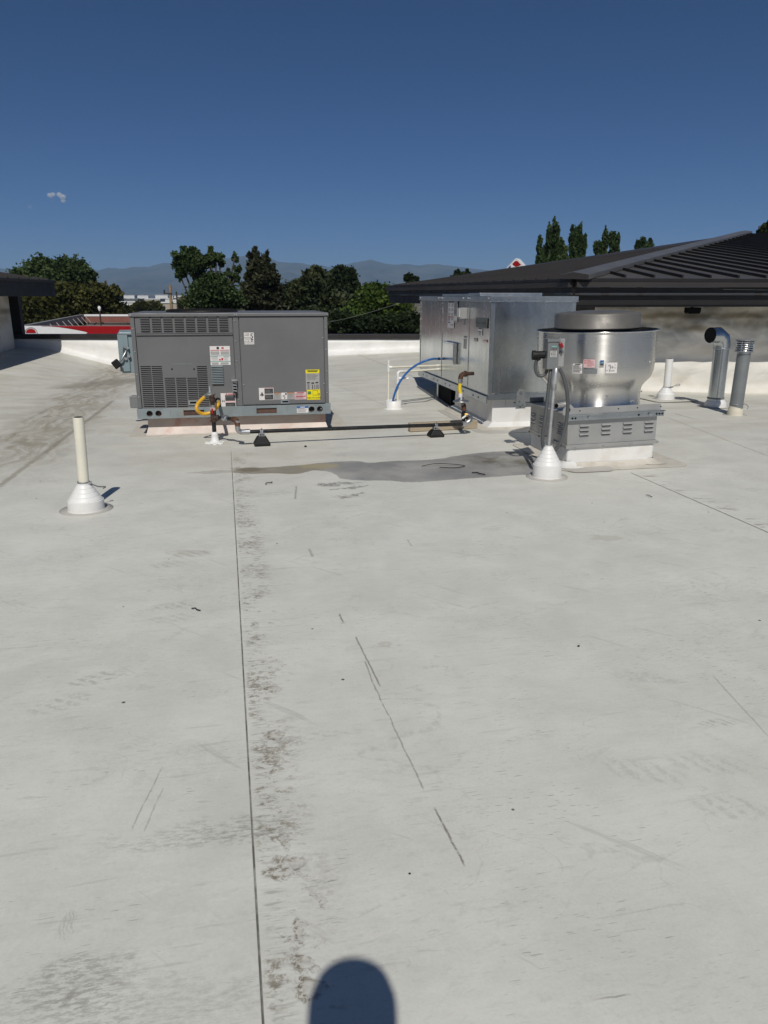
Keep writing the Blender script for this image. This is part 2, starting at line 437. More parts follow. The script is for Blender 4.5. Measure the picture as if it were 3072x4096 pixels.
def deck_material():
    q = NT("roof_membrane")
    P = q.pos()
    su = q.vm('DOT_PRODUCT', P, (SX, SY, 0)); sv = q.vm('DOT_PRODUCT', P, (-SY, SX, 0))
    s0 = seam_p.x * SX + seam_p.y * SY
    s = q.math('SUBTRACT', su, s0)
    G = q.comb(su, sv, 0.0)
    # ground colour: big soft clouds, sheet streaks, fine grain
    big = q.noise(P, 0.55, 4, 0.6); med = q.noise(G, 2.6, 5, 0.62, 0.4)
    streak = q.noise(q.vm('MULTIPLY', G, (2.4, 9.0, 1.0)), 2.6, 5, 0.7)
    grain = q.noise(P, 95, 2, 0.7)
    f = q.math('ADD', q.math('ADD', q.math('MULTIPLY', big, 0.30), q.math('MULTIPLY', med, 0.38)), q.math('ADD', q.math('MULTIPLY', streak, 0.12), q.math('MULTIPLY', grain, 0.20)))
    c = q.mix(q.step(f, 0.36, 0.64), (0.622, 0.622, 0.560), (0.745, 0.745, 0.678))
    # fine dust mottling
    dust = q.step(q.noise(q.vm('MULTIPLY', G, (1.0, 2.6, 1.0)), 16, 7, 0.8), 0.50, 0.68)
    c = q.mix(q.math('MULTIPLY', dust, q.step(q.noise(P, .8, 3), .35, .65, .10, .34)), c, (0.40, 0.40, 0.365))
    sp2 = q.step(q.noise(q.vm('MULTIPLY', G, (1, 1.6, 1)), 70, 3, .7), .66, .72)
    c = q.mix(q.math('MULTIPLY', sp2, q.step(q.noise(P, 1.4, 3), .45, .65, .05, .5)), c, (0.24, 0.235, 0.21))
    # dust gathers farther out on the roof (ponding end)
    far = q.step(q.vm('DOT_PRODUCT', P, (0, 1, 0)), 4.5, 10.5)
    tan = q.step(q.noise(q.vm('MULTIPLY', G, (0.8, 2.4, 1)), 1.3, 5, 0.6), 0.38, 0.7)
    c = q.mix(q.math('MULTIPLY', far, q.math('ADD', 0.16, q.math('MULTIPLY', tan, 0.42))), c, (0.50, 0.465, 0.385))
    def dist_line(a, b):
        a = Vector((a[0], a[1], 0)); b = Vector((b[0], b[1], 0)); d = b - a; L = d.length; d.normalize(); nn = Vector((-d.y, d.x, 0))
        t = q.math('SUBTRACT', q.vm('DOT_PRODUCT', P, tuple(d)), a.dot(d)); e = q.math('SUBTRACT', q.vm('DOT_PRODUCT', P, tuple(nn)), a.dot(nn))
        return t, e, L
    def ell(cx, cy, rx, ry, ang=0.0, warp=0.0, wscale=6.0, soft=0.25, src=None):
        ca, sa = math.cos(ang), math.sin(ang)
        pp = src if src is not None else P
        ex = q.math('DIVIDE', q.math('SUBTRACT', q.vm('DOT_PRODUCT', pp, (ca, sa, 0)), cx * ca + cy * sa), rx)
        ey = q.math('DIVIDE', q.math('SUBTRACT', q.vm('DOT_PRODUCT', pp, (-sa, ca, 0)), -cx * sa + cy * ca), ry)
        r2 = q.math('ADD', q.math('MULTIPLY', ex, ex), q.math('MULTIPLY', ey, ey))
        return q.step(r2, 1.0 + soft, 1.0 - soft), ex, ey
    # small scratches pulled along the sheet
    dash = q.step(q.noise(q.vm('MULTIPLY', G, (17, 170, 1)), 1.0, 1, 0.5), 0.668, 0.70)
    dm = q.step(q.noise(G, 1.6, 5, .7), 0.47, 0.63, 0.04, 1.0)
    c = q.mix(q.math('MULTIPLY', q.math('MULTIPLY', dash, dm), 0.60), c, (0.17, 0.165, 0.15))
    # curved rub marks, paler and darker than the sheet
    for (sc, lo, tone, amt, sd) in ((1.5, .010, (0.74, 0.75, 0.70), .40, 0.0), (1.1, .012, (0.40, 0.40, 0.37), .30, 5.0), (2.3, .010, (0.42, 0.42, 0.385), .30, 11.0)):
        PS = q.vm('ADD', q.vm('MULTIPLY', G, (.8, 1.3, 1)), (sd, sd * .7, 0))
        r_ = q.step(q.math('ABSOLUTE', q.math('SUBTRACT', q.noise(PS, sc, 3, .5, 1.6), .5)), lo * 1.6, lo * .3)
        r_ = q.math('MULTIPLY', r_, q.step(q.noise(q.vm('ADD', PS, (3, 1, 0)), 1.7, 2), .52, .64))
        r_ = q.math('MULTIPLY', r_, q.step(q.noise(P, 30, 3, .7), .38, .6))
        c = q.mix(q.math('MULTIPLY', r_, amt), c, tone)
    dash2 = q.step(q.noise(q.vm('MULTIPLY', G, (2.6, 30, 1)), 1.0, 4, 0.6), 0.62, 0.70)
    c = q.mix(q.math('MULTIPLY', dash2, 0.24), c, (0.33, 0.325, 0.30))
    # faint scuffs in other directions
    rot = q.comb(q.vm('DOT_PRODUCT', P, (0.8, -0.6, 0)), q.vm('DOT_PRODUCT', P, (0.6, 0.8, 0)), 0.0)
    scf = q.step(q.noise(q.vm('MULTIPLY', rot, (1.2, 16, 1)), 1.0, 3), 0.66, 0.72)
    c = q.mix(q.math('MULTIPLY', scf, 0.28), c, (0.38, 0.375, 0.35))
    # specks
    vor = q.n("ShaderNodeTexVoronoi"); vor.inputs["Scale"].default_value = 3.2; q.put(vor.inputs["Vector"], G)
    sp = q.step(vor.outputs["Distance"], 0.030, 0.018)
    c = q.mix(q.math('MULTIPLY', sp, 0.9), c, (0.035, 0.033, 0.03))
    # welded lap: dirt there and in the ripple; dark line also paints the edge's shade
    wob = q.math('MULTIPLY', q.math('SUBTRACT', q.noise(P, 2.2, 2), 0.5), 0.02)
    sw = q.math('ADD', s, wob)
    sfall = q.math('ADD', s, q.math('MULTIPLY', q.math('SUBTRACT', q.noise(P, 3.0, 3), .5), .25))
    inlap = q.math('MULTIPLY', q.step(s, 0.0, 0.03), q.step(sfall, 0.26, 0.05))
    near = q.step(sv, 8.2, 7.9)
    n1 = q.noise(q.vm('MULTIPLY', q.comb(q.math('ADD', su, q.math('MULTIPLY', sv, .5)), sv, 0.0), (20, 34, 1)), 1.0, 6, 0.72, 0.4); n2 = q.noise(G, 3.2, 4, 0.6)
    dirtmask = q.math('MULTIPLY', q.step(q.math('ADD', q.math('MULTIPLY', n1, 0.6), q.math('MULTIPLY', n2, 0.52)), 0.565, 0.64), q.math('MULTIPLY', inlap, near))
    dirtmask = q.math('MULTIPLY', dirtmask, q.step(q.noise(P, 55, 4, 0.75), 0.36, 0.58))
    c = q.mix(q.math('MULTIPLY', inlap, 0.10), c, (0.66, 0.66, 0.62))
    c = q.mix(q.math('MULTIPLY', dirtmask, 0.74), c, (0.185, 0.150, 0.090))
    chat = q.math('MULTIPLY', q.math('MULTIPLY', q.step(s, 0.015, 0.03), q.step(s, 0.10, 0.05)), q.step(q.noise(q.vm('MULTIPLY', G, (10, 70, 1)), 1.0, 3, 0.6), 0.52, 0.66))
    c = q.mix(q.math('MULTIPLY', q.math('MULTIPLY', chat, near), 0.40), c, (0.22, 0.205, 0.165))
    line = q.math('MULTIPLY', q.step(q.math('ABSOLUTE', q.math('SUBTRACT', s, 0.003)), 0.0045, 0.0015), near)
    c = q.mix(q.math('MULTIPLY', line, q.step(q.noise(P, 6, 4, .7), .3, .6, .45, .9)), c, (0.07, 0.065, 0.05))
    # brown blots in that ripple
    wv = q.math('SUBTRACT', q.noise(P, 9, 4, 0.65), 0.5)
    wv2 = q.math('SUBTRACT', q.noise(q.vm('ADD', P, (7.3, 2.1, 0)), 9, 4, 0.65), 0.5)
    PW = q.vm('ADD', P, q.vm('SCALE', q.comb(wv, wv2, 0.0), scale=0.22))
    speck = q.step(q.noise(P, 60, 5, 0.78), 0.42, 0.56)
    PWb = q.vm('ADD', P, q.vm('SCALE', q.comb(wv, wv2, 0.0), scale=0.11))
    PWs = q.vm('ADD', P, q.vm('SCALE', q.comb(wv, wv2, 0.0), scale=0.06))
    blots = [(588, 1490, .055, .05, .75), (596, 1588, .055, .06, .8), (625, 1862, .05, .04, .9), (605, 1885, .07, .035, .8), (645, 2010, .02, .05, .8), (655, 2080, .045, .05, .85),
             (688, 2085, .022, .016, .6), (668, 2140, .045, .05, .9), (548, 1350, .03, .06, .6), (553, 1290, .04, .05, .5), (536, 1128, .03, .05, .55), (541, 1195, .03, .05, .5), (690, 1945, .012, .05, .5), (612, 1820, .02, .05, .6)]
    for (x, y, rx, ry, a) in blots:
        g = dz(x, y); k = .62 if ry > .03 and y < 1700 else .75
        e, ex, ey = ell(g.x, g.y, rx * k, ry * k, 0.35, soft=0.6, src=PWb)
        r2 = q.math('ADD', q.math('MULTIPLY', ex, ex), q.math('MULTIPLY', ey, ey))
        halo = q.step(r2, 6.0, 1.2)
        c = q.mix(q.math('MULTIPLY', halo, 0.22), c, (0.70, 0.705, 0.66))
        ringm = q.step(q.math('ADD', r2, q.math('MULTIPLY', ex, -.45)), 0.12, 0.62, 0.18, 1.0)
        c = q.mix(q.math('MULTIPLY', e, 0.20 * a), c, (0.46, 0.42, 0.33))
        c = q.mix(q.math('MULTIPLY', q.math('MULTIPLY', q.math('MULTIPLY', e, ringm), speck), a), c, (0.135, 0.10, 0.055))
    # dried ponding stain between the two units
    PW2 = q.vm('ADD', P, q.vm('SCALE', q.comb(wv2, wv, 0.0), scale=0.26))
    PW3 = q.vm('ADD', PW2, q.vm('SCALE', q.comb(q.math('SUBTRACT', q.noise(P, 2.3, 3), 0.5), q.math('SUBTRACT', q.noise(q.vm('ADD', P, (3, 9, 0)), 2.3, 3), 0.5), 0.0), scale=0.22))
    CP = (800, 1750, 1400 / 1659.)
    top = [on_z(*zp(CP, x, y)) for x, y in ((150, 160), (215, 146), (300, 143), (400, 136), (480, 130), (600, 118), (740, 112), (800, 119), (900, 112), (1100, 104), (1250, 82), (1350, 70), (1600, 62))]
    bot = [on_z(*zp(CP, x, y)) for x, y in ((150, 164), (215, 172), (340, 170), (460, 172), (540, 156), (600, 160), (640, 176), (665, 194), (760, 203), (900, 205), (1000, 212), (1100, 207), (1250, 196), (1400, 186), (1600, 172))]
    xa, xb = min(top[0].x, bot[0].x), max(top[-1].x, bot[-1].x); ya, yb = 6.4, 8.8
    wsm = q.math('MULTIPLY', wv, 0.05)
    fx = q.math('ADD', q.vm('DOT_PRODUCT', P, (1, 0, 0)), q.math('MULTIPLY', wv2, 0.10)); fy = q.math('ADD', q.vm('DOT_PRODUCT', P, (0, 1, 0)), wsm)
    fu = q.math('DIVIDE', q.math('SUBTRACT', fx, xa), xb - xa); fv = q.math('DIVIDE', q.math('SUBTRACT', fy, ya), yb - ya)
    def curve(pts):
        nd = q.n("ShaderNodeFloatCurve"); cv = nd.mapping.curves[0]; nd.mapping.use_clip = False
        pp = [((p.x - xa) / (xb - xa), (p.y - ya) / (yb - ya)) for p in pts]
        cv.points[0].location = pp[0]; cv.points[1].location = pp[-1]
        for p in pp[1:-1]: cv.points.new(*p)
        nd.mapping.update(); q.put(nd.inputs["Value"], fu); return nd.outputs[0]
    ew = 0.012
    pond = q.math('MULTIPLY', q.step(q.math('SUBTRACT', curve(top), fv), -ew, ew), q.step(q.math('SUBTRACT', fv, curve(bot)), -ew, ew))
    pond = q.math('MULTIPLY', pond, q.math('MULTIPLY', q.step(fu, 0.0, 0.01), q.step(fu, 1.0, 0.985)))
    for (x0, y0, x1, y1, w) in [(690, 1047, 780, 1043, .05), (720, 1056, 790, 1050, .04), (735, 1075, 775, 1068, .04)]:
        a, b = dz(x0, y0), dz(x1, y1)
        e, _, _ = ell((a.x + b.x) / 2, (a.y + b.y) / 2, (b - a).length * 0.60, w * 0.95, math.atan2(b.y - a.y, b.x - a.x), soft=0.35, src=PW3)
        pond = q.math('MAXIMUM', pond, q.math('MULTIPLY', e, q.step(q.noise(P, 20, 4, .7), .35, .6, .3, .9)))
    pc = q.mix(q.step(q.noise(PW, 2.0, 4), 0.35, 0.65), (0.235, 0.232, 0.228), (0.325, 0.32, 0.305))
    pc = q.mix(q.step(q.noise(P, 33, 3, 0.7), 0.62, 0.70), pc, (0.10, 0.09, 0.08))
    gx = dz(560, 1015)
    brown = q.step(q.math('ABSOLUTE', q.math('SUBTRACT', q.vm('DOT_PRODUCT', P, (1, 0, 0)), gx.x)), 0.75, 0.35)
    pc = q.mix(q.math('MULTIPLY', brown, 0.7), pc, (0.27, 0.235, 0.165))
    gy = dz(690, 1007); ey_, _, _ = ell(gy.x, gy.y, .20, .12, 0, soft=.5, src=PW2)
    pc = q.mix(q.math('MULTIPLY', ey_, 0.55), pc, (0.42, 0.36, 0.18))
    gz = dz(1130, 992); e3, _, _ = ell(gz.x, gz.y, .65, .33, .2, soft=.7, src=PW3)
    pc = q.mix(q.math('MULTIPLY', e3, q.step(q.noise(PW2, 4.0, 4), 0.35, 0.65)), pc, (0.10, 0.088, 0.065))
    c = q.mix(q.math('MULTIPLY', q.step(pond, 0.02, 0.5, 0.0, 0.45), 0.6), c, (0.40, 0.37, 0.29))
    c = q.mix(q.math('MULTIPLY', q.step(pond, 0.35, 0.8), q.step(q.noise(P, 1.7, 4, .6), .3, .6, .68, .95)), c, pc)
    gs = dz(512, 1014); e4, _, _ = ell(gs.x + .1, gs.y, .16, .10, 0, soft=.6, src=PW2)
    c = q.mix(q.math('MULTIPLY', e4, 0.55), c, (0.13, 0.10, 0.06))
    gt = dz(470, 1020); e5, _, _ = ell(gt.x, gt.y, .28, .06, .2, soft=.4, src=PW2)
    c = q.mix(q.math('MULTIPLY', e5, 0.5), c, (0.36, 0.34, 0.28))
    # faint tan spots
    for (x, y, rx, ry) in [(1310, 1162, .11, .07), (828, 1392, .035, .03), (405, 1195, .12, .05)]:
        g = dz(x, y); e, _, _ = ell(g.x, g.y, rx, ry, 0, soft=.4, src=PW)
        c = q.mix(q.math('MULTIPLY', e, 0.32), c, (0.40, 0.37, 0.29))
    # long scrape on the right-hand sheet
    for (x0, y0, x1, y1, w, a) in [(733, 1325, 741, 1345, .007, .8), (768, 1375, 822, 1483, .006, .75), (788, 1428, 812, 1492, .005, .7), (812, 1488, 915, 1705, .0045, .6), (938, 1745, 1004, 1870, .0055, .85),
                             (284, 1795, 350, 1660, .004, .45), (310, 1800, 352, 1705, .004, .35), (1540, 1460, 1659, 1590, .005, .4), (640, 1050, 638, 1078, .012, .6), (668, 1185, 676, 1203, .012, .5), (890, 1180, 880, 1165, .01, .35),
                             (1280, 2160, 1360, 2145, .004, .5), (130, 2180, 175, 2120, .010, .35), (180, 2118, 290, 2128, .008, .3)]:
        t, e, L = dist_line(dz(x0, y0), dz(x1, y1))
        e2 = q.math('ADD', e, q.math('MULTIPLY', wv, 0.02))
        k = q.math('MULTIPLY', q.step(q.math('ABSOLUTE', e2), w * 1.1, w * 0.2), q.math('MULTIPLY', q.step(t, -0.01, 0.02), q.step(t, L + 0.01, L - 0.02)))
        k = q.math('MULTIPLY', k, q.step(q.noise(P, 24, 4, 0.75), 0.30, 0.52, .25, 1.0))
        c = q.mix(q.math('MULTIPLY', k, a * .85), c, (0.13, 0.115, 0.09))
    # shoe prints: ribbed dusty ovals
    for (x, y, rx, ry, ang, a) in [(208, 1467, .115, .05, .55, .55), (131, 1522, .12, .055, .6, .42), (418, 1198, .13, .06, .25, .5), (366, 1220, .12, .06, .3, .35), (375, 1310, .12, .05, .2, .4), (378, 1336, .12, .05, .35, .3),
                                  (352, 1002 + 60, .12, .05, .2, .3), (600, 1065, .14, .06, .2, .45), (752, 1072, .14, .06, .15, .5), (1385, 1665, .15, .06, -.3, .3), (1530, 1650, .15, .06, -.2, .3), (1548, 1562, .07, .03, .1, .5), (690, 1590, .16, .03, .25, .3),
                                  (1580, 1745, .13, .06, -.2, .35), (150, 2000, .02, .05, .2, .4), (1150, 1590, .12, .03, .5, .2), (1075, 1140, .13, .05, .5, .35)]:
        g = dz(x, y); e, ex, ey = ell(g.x, g.y, rx, ry, ang, soft=.45, src=PWs)
        e = q.math('MULTIPLY', e, q.step(q.noise(P, 38, 4, .75), .36, .58))
        rib = q.step(q.math('SINE', q.math('ADD', q.math('MULTIPLY', ex, 13.0), q.math('MULTIPLY', ey, 5.0))), -0.35, 0.5)
        c = q.mix(q.math('MULTIPLY', q.math('MULTIPLY', e, q.math('ADD', 0.2, q.math('MULTIPLY', rib, 0.8))), a * 0.75), c, (0.27, 0.265, 0.24))
    # grime near lower left: soft smudges
    for (x, y, rx, ry, a) in [(440, 1805, .30, .05, .35), (180, 2120, .14, .07, .45), (520, 1795, .12, .05, .3), (60, 2200, .25, .1, .25), (330, 2190, .3, .08, .25), (400, 1650, .2, .1, .12)]:
        g = dz(x, y); e, _, _ = ell(g.x, g.y, rx, ry, YAW, soft=.9, src=PW2)
        c = q.mix(q.math('MULTIPLY', q.math('MULTIPLY', e, q.step(q.noise(q.vm('MULTIPLY', G, (1, 3, 1)), 26, 5, 0.75), 0.42, 0.62)), a * 1.1), c, (0.24, 0.235, 0.21))
    # second seam, to the right of the fan
    a, b = dz(1360, 1020), dz(1700, 1168); t, e, L = dist_line(a, b)
    wl = q.math('ADD', e, q.math('MULTIPLY', wv2, 0.015)); al = q.math('MULTIPLY', q.step(t, 0.0, 0.05), q.step(t, L + 2.6, L + 2.5))
    c = q.mix(q.math('MULTIPLY', q.math('MULTIPLY', q.step(q.math('ABSOLUTE', wl), 0.010, 0.004), al), 0.8), c, (0.10, 0.09, 0.065))
    side = q.math('MULTIPLY', q.step(wl, 0.01, 0.05), q.step(wl, 0.24, 0.08))
    nn = q.step(q.noise(q.vm('MULTIPLY', P, (5, 14, 1)), 1.0, 4, 0.65), 0.52, 0.64)
    c = q.mix(q.math('MULTIPLY', q.math('MULTIPLY', side, al), q.math('MULTIPLY', nn, 0.55)), c, (0.25, 0.22, 0.16))
    # drainage valley on the left: creases full of silt
    a, b = dz(0, 1000), dz(262, 800); t, e, L = dist_line(a, b)
    e = q.math('ADD', e, q.math('MULTIPLY', q.math('SUBTRACT', q.noise(P, 1.1, 4), 0.5), 0.9))
    band = q.math('MULTIPLY', q.step(q.math('ABSOLUTE', e), 0.95, 0.15), q.step(t, -2.0, 1.0))
    st = q.step(q.noise(q.comb(q.math('MULTIPLY', t, 1.1), q.math('MULTIPLY', e, 6.0), 0.0), 1.2, 5, 0.62), 0.36, 0.66)
    c = q.mix(q.math('MULTIPLY', band, q.math('ADD', 0.22, q.math('MULTIPLY', st, 0.6))), c, (0.31, 0.272, 0.20))
    gv = dz(238, 828); ev, _, _ = ell(gv.x, gv.y, 1.1, .45, .9, soft=.8, src=PW3)
    c = q.mix(q.math('MULTIPLY', ev, 0.6), c, (0.25, 0.225, 0.175))
    for (x0, y0, x1, y1, w, al_) in [(0, 1050, 240, 870, .03, .55), (60, 905, 262, 812, .02, .3), (712, 770, 905, 835, .02, .35), (1450, 905, 1659, 985, .012, .4), (840, 880, 700, 835, .015, .2)]:
        t, e, L = dist_line(dz(x0, y0), dz(x1, y1))
        e = q.math('ADD', e, q.math('MULTIPLY', wv, 0.06))
        k = q.math('MULTIPLY', q.step(q.math('ABSOLUTE', e), w * 1.5, w * .4), q.math('MULTIPLY', q.step(t, -0.3, 0.1), q.step(t, L + .3, L)))
        c = q.mix(q.math('MULTIPLY', k, al_), c, (0.25, 0.22, 0.165))
    # rust wash in front of the big grey unit
    g = dz(470, 990); e, _, _ = ell(g.x, g.y, 1.5, .5, .2, soft=.9, src=PW3)
    c = q.mix(q.math('MULTIPLY', e, 0.22), c, (0.50, 0.46, 0.38))
    q.put(q.b.inputs["Base Color"], c)
    q.put(q.b.inputs["Roughness"], q.step(q.noise(P, 3, 3), 0.3, 0.7, 0.5, 0.68))
    q.b.inputs["Specular IOR Level"].default_value = 0.35
    # ripples
    rip = q.noise(q.vm('MULTIPLY', G, (4.0, 20, 1)), 1.0, 3)
    h = q.math('ADD', q.math('MULTIPLY', q.noise(q.vm('MULTIPLY', G, (1.2, 2.2, 1)), 1.5, 4, .55), 0.7), q.math('MULTIPLY', q.math('MULTIPLY', rip, inlap), 0.55))
    h = q.math('ADD', h, q.math('MULTIPLY', q.noise(P, 130, 2), 0.03))
    h = q.math('ADD', h, q.math('MULTIPLY', q.math('MULTIPLY', band, q.noise(q.comb(q.math('MULTIPLY', t, 1.0), q.math('MULTIPLY', e, 5.0), 0.0), 1.0, 3)), 1.2))
    q.bump(h, 0.45, 0.016)
    return q.m
m_deck = deck_material()

def deck():
    mb = MB(); xs = np.linspace(-14, 13, 55); ys = np.linspace(-16, 19.2, 72)
    vs = [(x, y, deck_z(x, y)) for y in ys for x in xs]; n = len(xs)
    fs = [(j * n + i, j * n + i + 1, (j + 1) * n + i + 1, (j + 1) * n + i) for j in range(len(ys) - 1) for i in range(n - 1)]
    mb.add(vs, fs, m_deck, True)
    tag(mb.build("roof_deck"), "white membrane flat roof deck with dirt, scuffs and lap seams", "roof deck", kind="structure")
    # the upper sheet of the lap: its edge is the seam
    mb = MB()
    o = Vector((seam_p.x, seam_p.y, 0)); d = Vector((-SY, SX, 0)); w = Vector((-SX, -SY, 0))
    far = 8.15 / 1.0
    t1 = (Vector((dz(498, 968).x, dz(498, 968).y, 0)) - o).dot(d)
    a, b = o + d * -12, o + d * t1
    nseg = 60; top = []; rr = random.Random(3)
    for i in range(nseg + 1):
        p = a.lerp(b, i / nseg) + w * (0.004 * noise.noise((i * .7, 0, 0)))
        top.append(p)
    vs = []
    for p in top:
        vs += [(p.x, p.y, 0.0005), (p.x, p.y, 0.0042), (p.x + w.x * 3.6, p.y + w.y * 3.6, 0.0036)]
    fs = []
    for i in range(nseg):
        fs += [(3 * i, 3 * i + 1, 3 * i + 4, 3 * i + 3), (3 * i + 1, 3 * i + 2, 3 * i + 5, 3 * i + 4)]
    k = 3 * nseg; fs.append((k + 0, k + 2, k + 1)) 
    mb.add(vs, fs, m_deck)
    tag(mb.build("roof_membrane_sheet"), "overlapping membrane sheet whose edge makes the long seam", "roof deck", kind="structure")
deck()

def patch(parent, name, M, poly, z=0.004, m=None, t=0.0035):
    """a flat welded membrane patch with a rounded outline"""
    mb = MB(); mb.prism([(x, y, z - t) for x, y in poly], (0, 0, 0), (0, 0, t), m or m_ring, M)
    return mb.build(name, parent)
def rrect(x0, x1, y0, y1, r, n=6):
    out = []
    for cx, cy, a0 in ((x1 - r, y1 - r, 0), (x0 + r, y1 - r, 90), (x0 + r, y0 + r, 180), (x1 - r, y0 + r, 270)):
        for i in range(n + 1):
            a = R(a0 + 90 * i / n); out.append((cx + r * math.cos(a), cy + r * math.sin(a)))
    return out

# ---------------------------------------------------------------- parapet at the far edge
PY = 18.3
def parapet():
    t = thing("parapet", "low white membrane parapet with dark metal coping along the far roof edge", "parapet", (-3.5, PY, 0))
    mb = MB(); xs = np.linspace(-10.5, 3.4, 60); topz = 0.655
    vs = []
    for i, x in enumerate(xs):
        zb = deck_z(x, PY)
        w = 0.012 * noise.noise((x * 1.3, 0, 0))
        for k, (yy, zz) in enumerate(((-0.16, zb - .02), (-0.06, zb + .045), (-0.012, zb + .12), (0.0 + w, (zb + topz) / 2 + .05), (0.0, topz), (.25, topz), (.25, -5.0))):
            vs.append((x + 3.5, yy, zz))
    n = 7
    fs = [(i * n + k, (i + 1) * n + k, (i + 1) * n + k + 1, i * n + k + 1) for i in range(len(xs) - 1) for k in range(n - 1)]
    mb.add(vs, fs, m_curb, True); mb.build("wall", t)
    mb = MB(); mb.box(-7.0, 6.9, -0.03, 0.29, topz + .003, topz + .075, m_bronze); mb.box(-7.0, 6.9, -0.035, -0.0305, topz - .03, topz + .075, m_bronze)
    mb.build("coping", t, 0.004)
parapet()

# ---------------------------------------------------------------- big grey packaged unit (left)
RO = dz(300, 905, 0.205); RO = Vector((RO.x, RO.y, 0))
RYAW = R(11.0)
RM = frame(RO, RYAW); RMi = RM.inverted()
RN = RM.to_3x3() @ Vector((0, 1, 0))
def fr(x, y, off=0.0):
    p = RMi @ on_plane(*zp(CROP1, x, y), RM @ Vector((0, off, 0)), RN)
    return p.x, p.z
LIDZ0, LIDZ1, RAILZ0, RAILZ1 = 1.372, 1.412, 0.205, 0.325
WID = fr(1563, 200)[0] + 0.006
RDEP = 1.45
def rtu():
    curb = thing("roof_curb", "pink stained membrane curb under the big grey unit", "roof curb", RO, RYAW)
    x0, x1 = fr(247, 1000, .09)[0], fr(1555, 965, .09)[0]
    mb = MB(); mb.box(x0, x1, .09, 1.40, 0, RAILZ0 - .001, m_curbpink); mb.build("curb_wall", curb, 0.012)
    mb = MB()
    vs = [(x0, .088, .085), (x1, .088, .085), (x1 + .02, .02, .012), (x0 - .02, .02, .012), (x1 + .02, .0, .0), (x0 - .02, .0, .0)]
    mb.add(vs, [(0, 3, 2, 1), (3, 5, 4, 2)], m_curbpinkl); mb.build("base_flashing", curb)
    patch(curb, "membrane_patch", Matrix(), rrect(x0 - .22, x1 + .3, -.12, 1.7, .12), m=m_curbbase)
    t = thing("rooftop_unit", "big grey packaged rooftop air unit with louvred panels and yellow stickers", "air unit", RO + Vector((0, 0, RAILZ0)), RYAW)
    o = Vector((0, 0, -RAILZ0))
    OM = Matrix.Translation(o)
    def put(mb, name, bevel=0.0, par=None):
        mb.v = [(v[0], v[1], v[2] - RAILZ0) for v in mb.v]
        return mb.build(name, par or t, bevel)
    W_ = WID
    mb = MB(); mb.box(.004, W_ - .004, .028, RDEP, RAILZ1 + .002, LIDZ0, m_paint)
    put(mb, "cabinet", 0.004)
    # corner and centre posts
    c0, c1 = fr(870, 300)[0], fr(925, 500)[0]
    for a, b in ((0, .045), (W_ - .042, W_)):
        mb = MB(); mb.box(a, b, 0.0, .06, RAILZ1 + .003, LIDZ0 - .001, m_paint)
        for k in range(4):
            zz = RAILZ1 + .14 + k * .26; mb.cyl(((a + b) / 2, 0, zz), ((a + b) / 2, -.006, zz), .008, m_zinc, n=8)
        put(mb, "corner_post", .004)
    xm0, xm1 = fr(883, 450)[0], fr(923, 450)[0]
    mb = MB(); mb.box(xm0, xm1, 0.004, .04, RAILZ1 + .003, LIDZ0 - .001, m_paint)
    for k in range(5):
        zz = RAILZ1 + .08 + k * .23; mb.cyl((xm0 + .018, .004, zz), (xm0 + .018, -.004, zz), .008, m_zinc, n=8)
    put(mb, "centre_post", .003)
    # upper louvre panel
    pz0, pz1 = fr(500, 286)[1], LIDZ0 - .006
    px0, px1 = .053, xm0 - .008
    mb = MB(); mb.box(px0, px1, .006, .024, pz0 + .004, pz1, m_paint)
    lx0, lx1 = fr(178, 200)[0], fr(842, 200)[0]; lz1, lz0 = fr(500, 152)[1], fr(500, 266)[1]
    cw = (lx1 - lx0) / 8
    for c in range(8):
        for r_ in range(9):
            z1 = lz1 - (lz1 - lz0) * r_ / 9; z0 = z1 - (lz1 - lz0) / 9 * .66; a = lx0 + c * cw + .012; b = a + cw - .026
            mb.box(a, b, -.0005 + .005, .0065, z0 - .007, z0 + .002, m_black)
            mb.prism([(a, .006, z1), (a, -.014, z0), (a, -.011, z0 - .002), (a, .006, z1 - .008)], (a, 0, 0), (b, 0, 0), m_paint)
    put(mb, "louvre_panel")
    mb = MB(); mb.prism([(px0, .01, pz0), (px0, -.012, pz0 - .004), (px0, -.012, pz0 - .014), (px0, .01, pz0 - .014)], (px0, 0, 0), (px1, 0, 0), m_paint); put(mb, "drip_rail")
    # lower left access panel with stamped air slots
    zt = pz0 - .018; zb = RAILZ1 + .012
    holes = []; colsx = [((200, 276), 525, 835), ((282, 358), 525, 835), ((371, 445), 612, 835), ((455, 528), 612, 835), ((537, 609), 612, 772), ((614, 687), 525, 835)]
    for (xa, xb), ya, yb in colsx:
        ym = (ya + yb) / 2
        holes.append((fr(xa, 680)[0], fr(xb, 680)[0], fr(xa, yb)[1], fr(xa, ya)[1]))
    mb = MB(); panel_open(mb, px0, px1, zb, zt, holes, .006, .018, m_paint)
    for h in holes:
        mb.box(h[0] - .01, h[1] + .01, .0222, .0275, h[2] - .01, h[3] + .01, m_black)
        step = (fr(300, 525)[1] - fr(300, 835)[1]) / 22.0; z = h[3]
        while z > h[2] + step * .6:
            mb.prism([(h[0], .018, z - step * .42), (h[0], .005, z - step * .50), (h[0], .005, z - step * .92), (h[0], .018, z - step)], (h[0], 0, 0), (h[1], 0, 0), m_paint)
            z -= step
    for x in (420, 583):
        p = fr(x, 547); mb.cyl((p[0], .006, p[1]), (p[0], .004, p[1]), .010, m_black, n=10)
    a, b = fr(418, 508), fr(572, 508); mb.box(a[0], b[0], .0045, .0062, a[1] - .004, a[1], m_rail)
    acc = put(mb, "access_panel")
    # flue louvre
    a, b = fr(708, 520), fr(803, 655); mb = MB(); n = 11
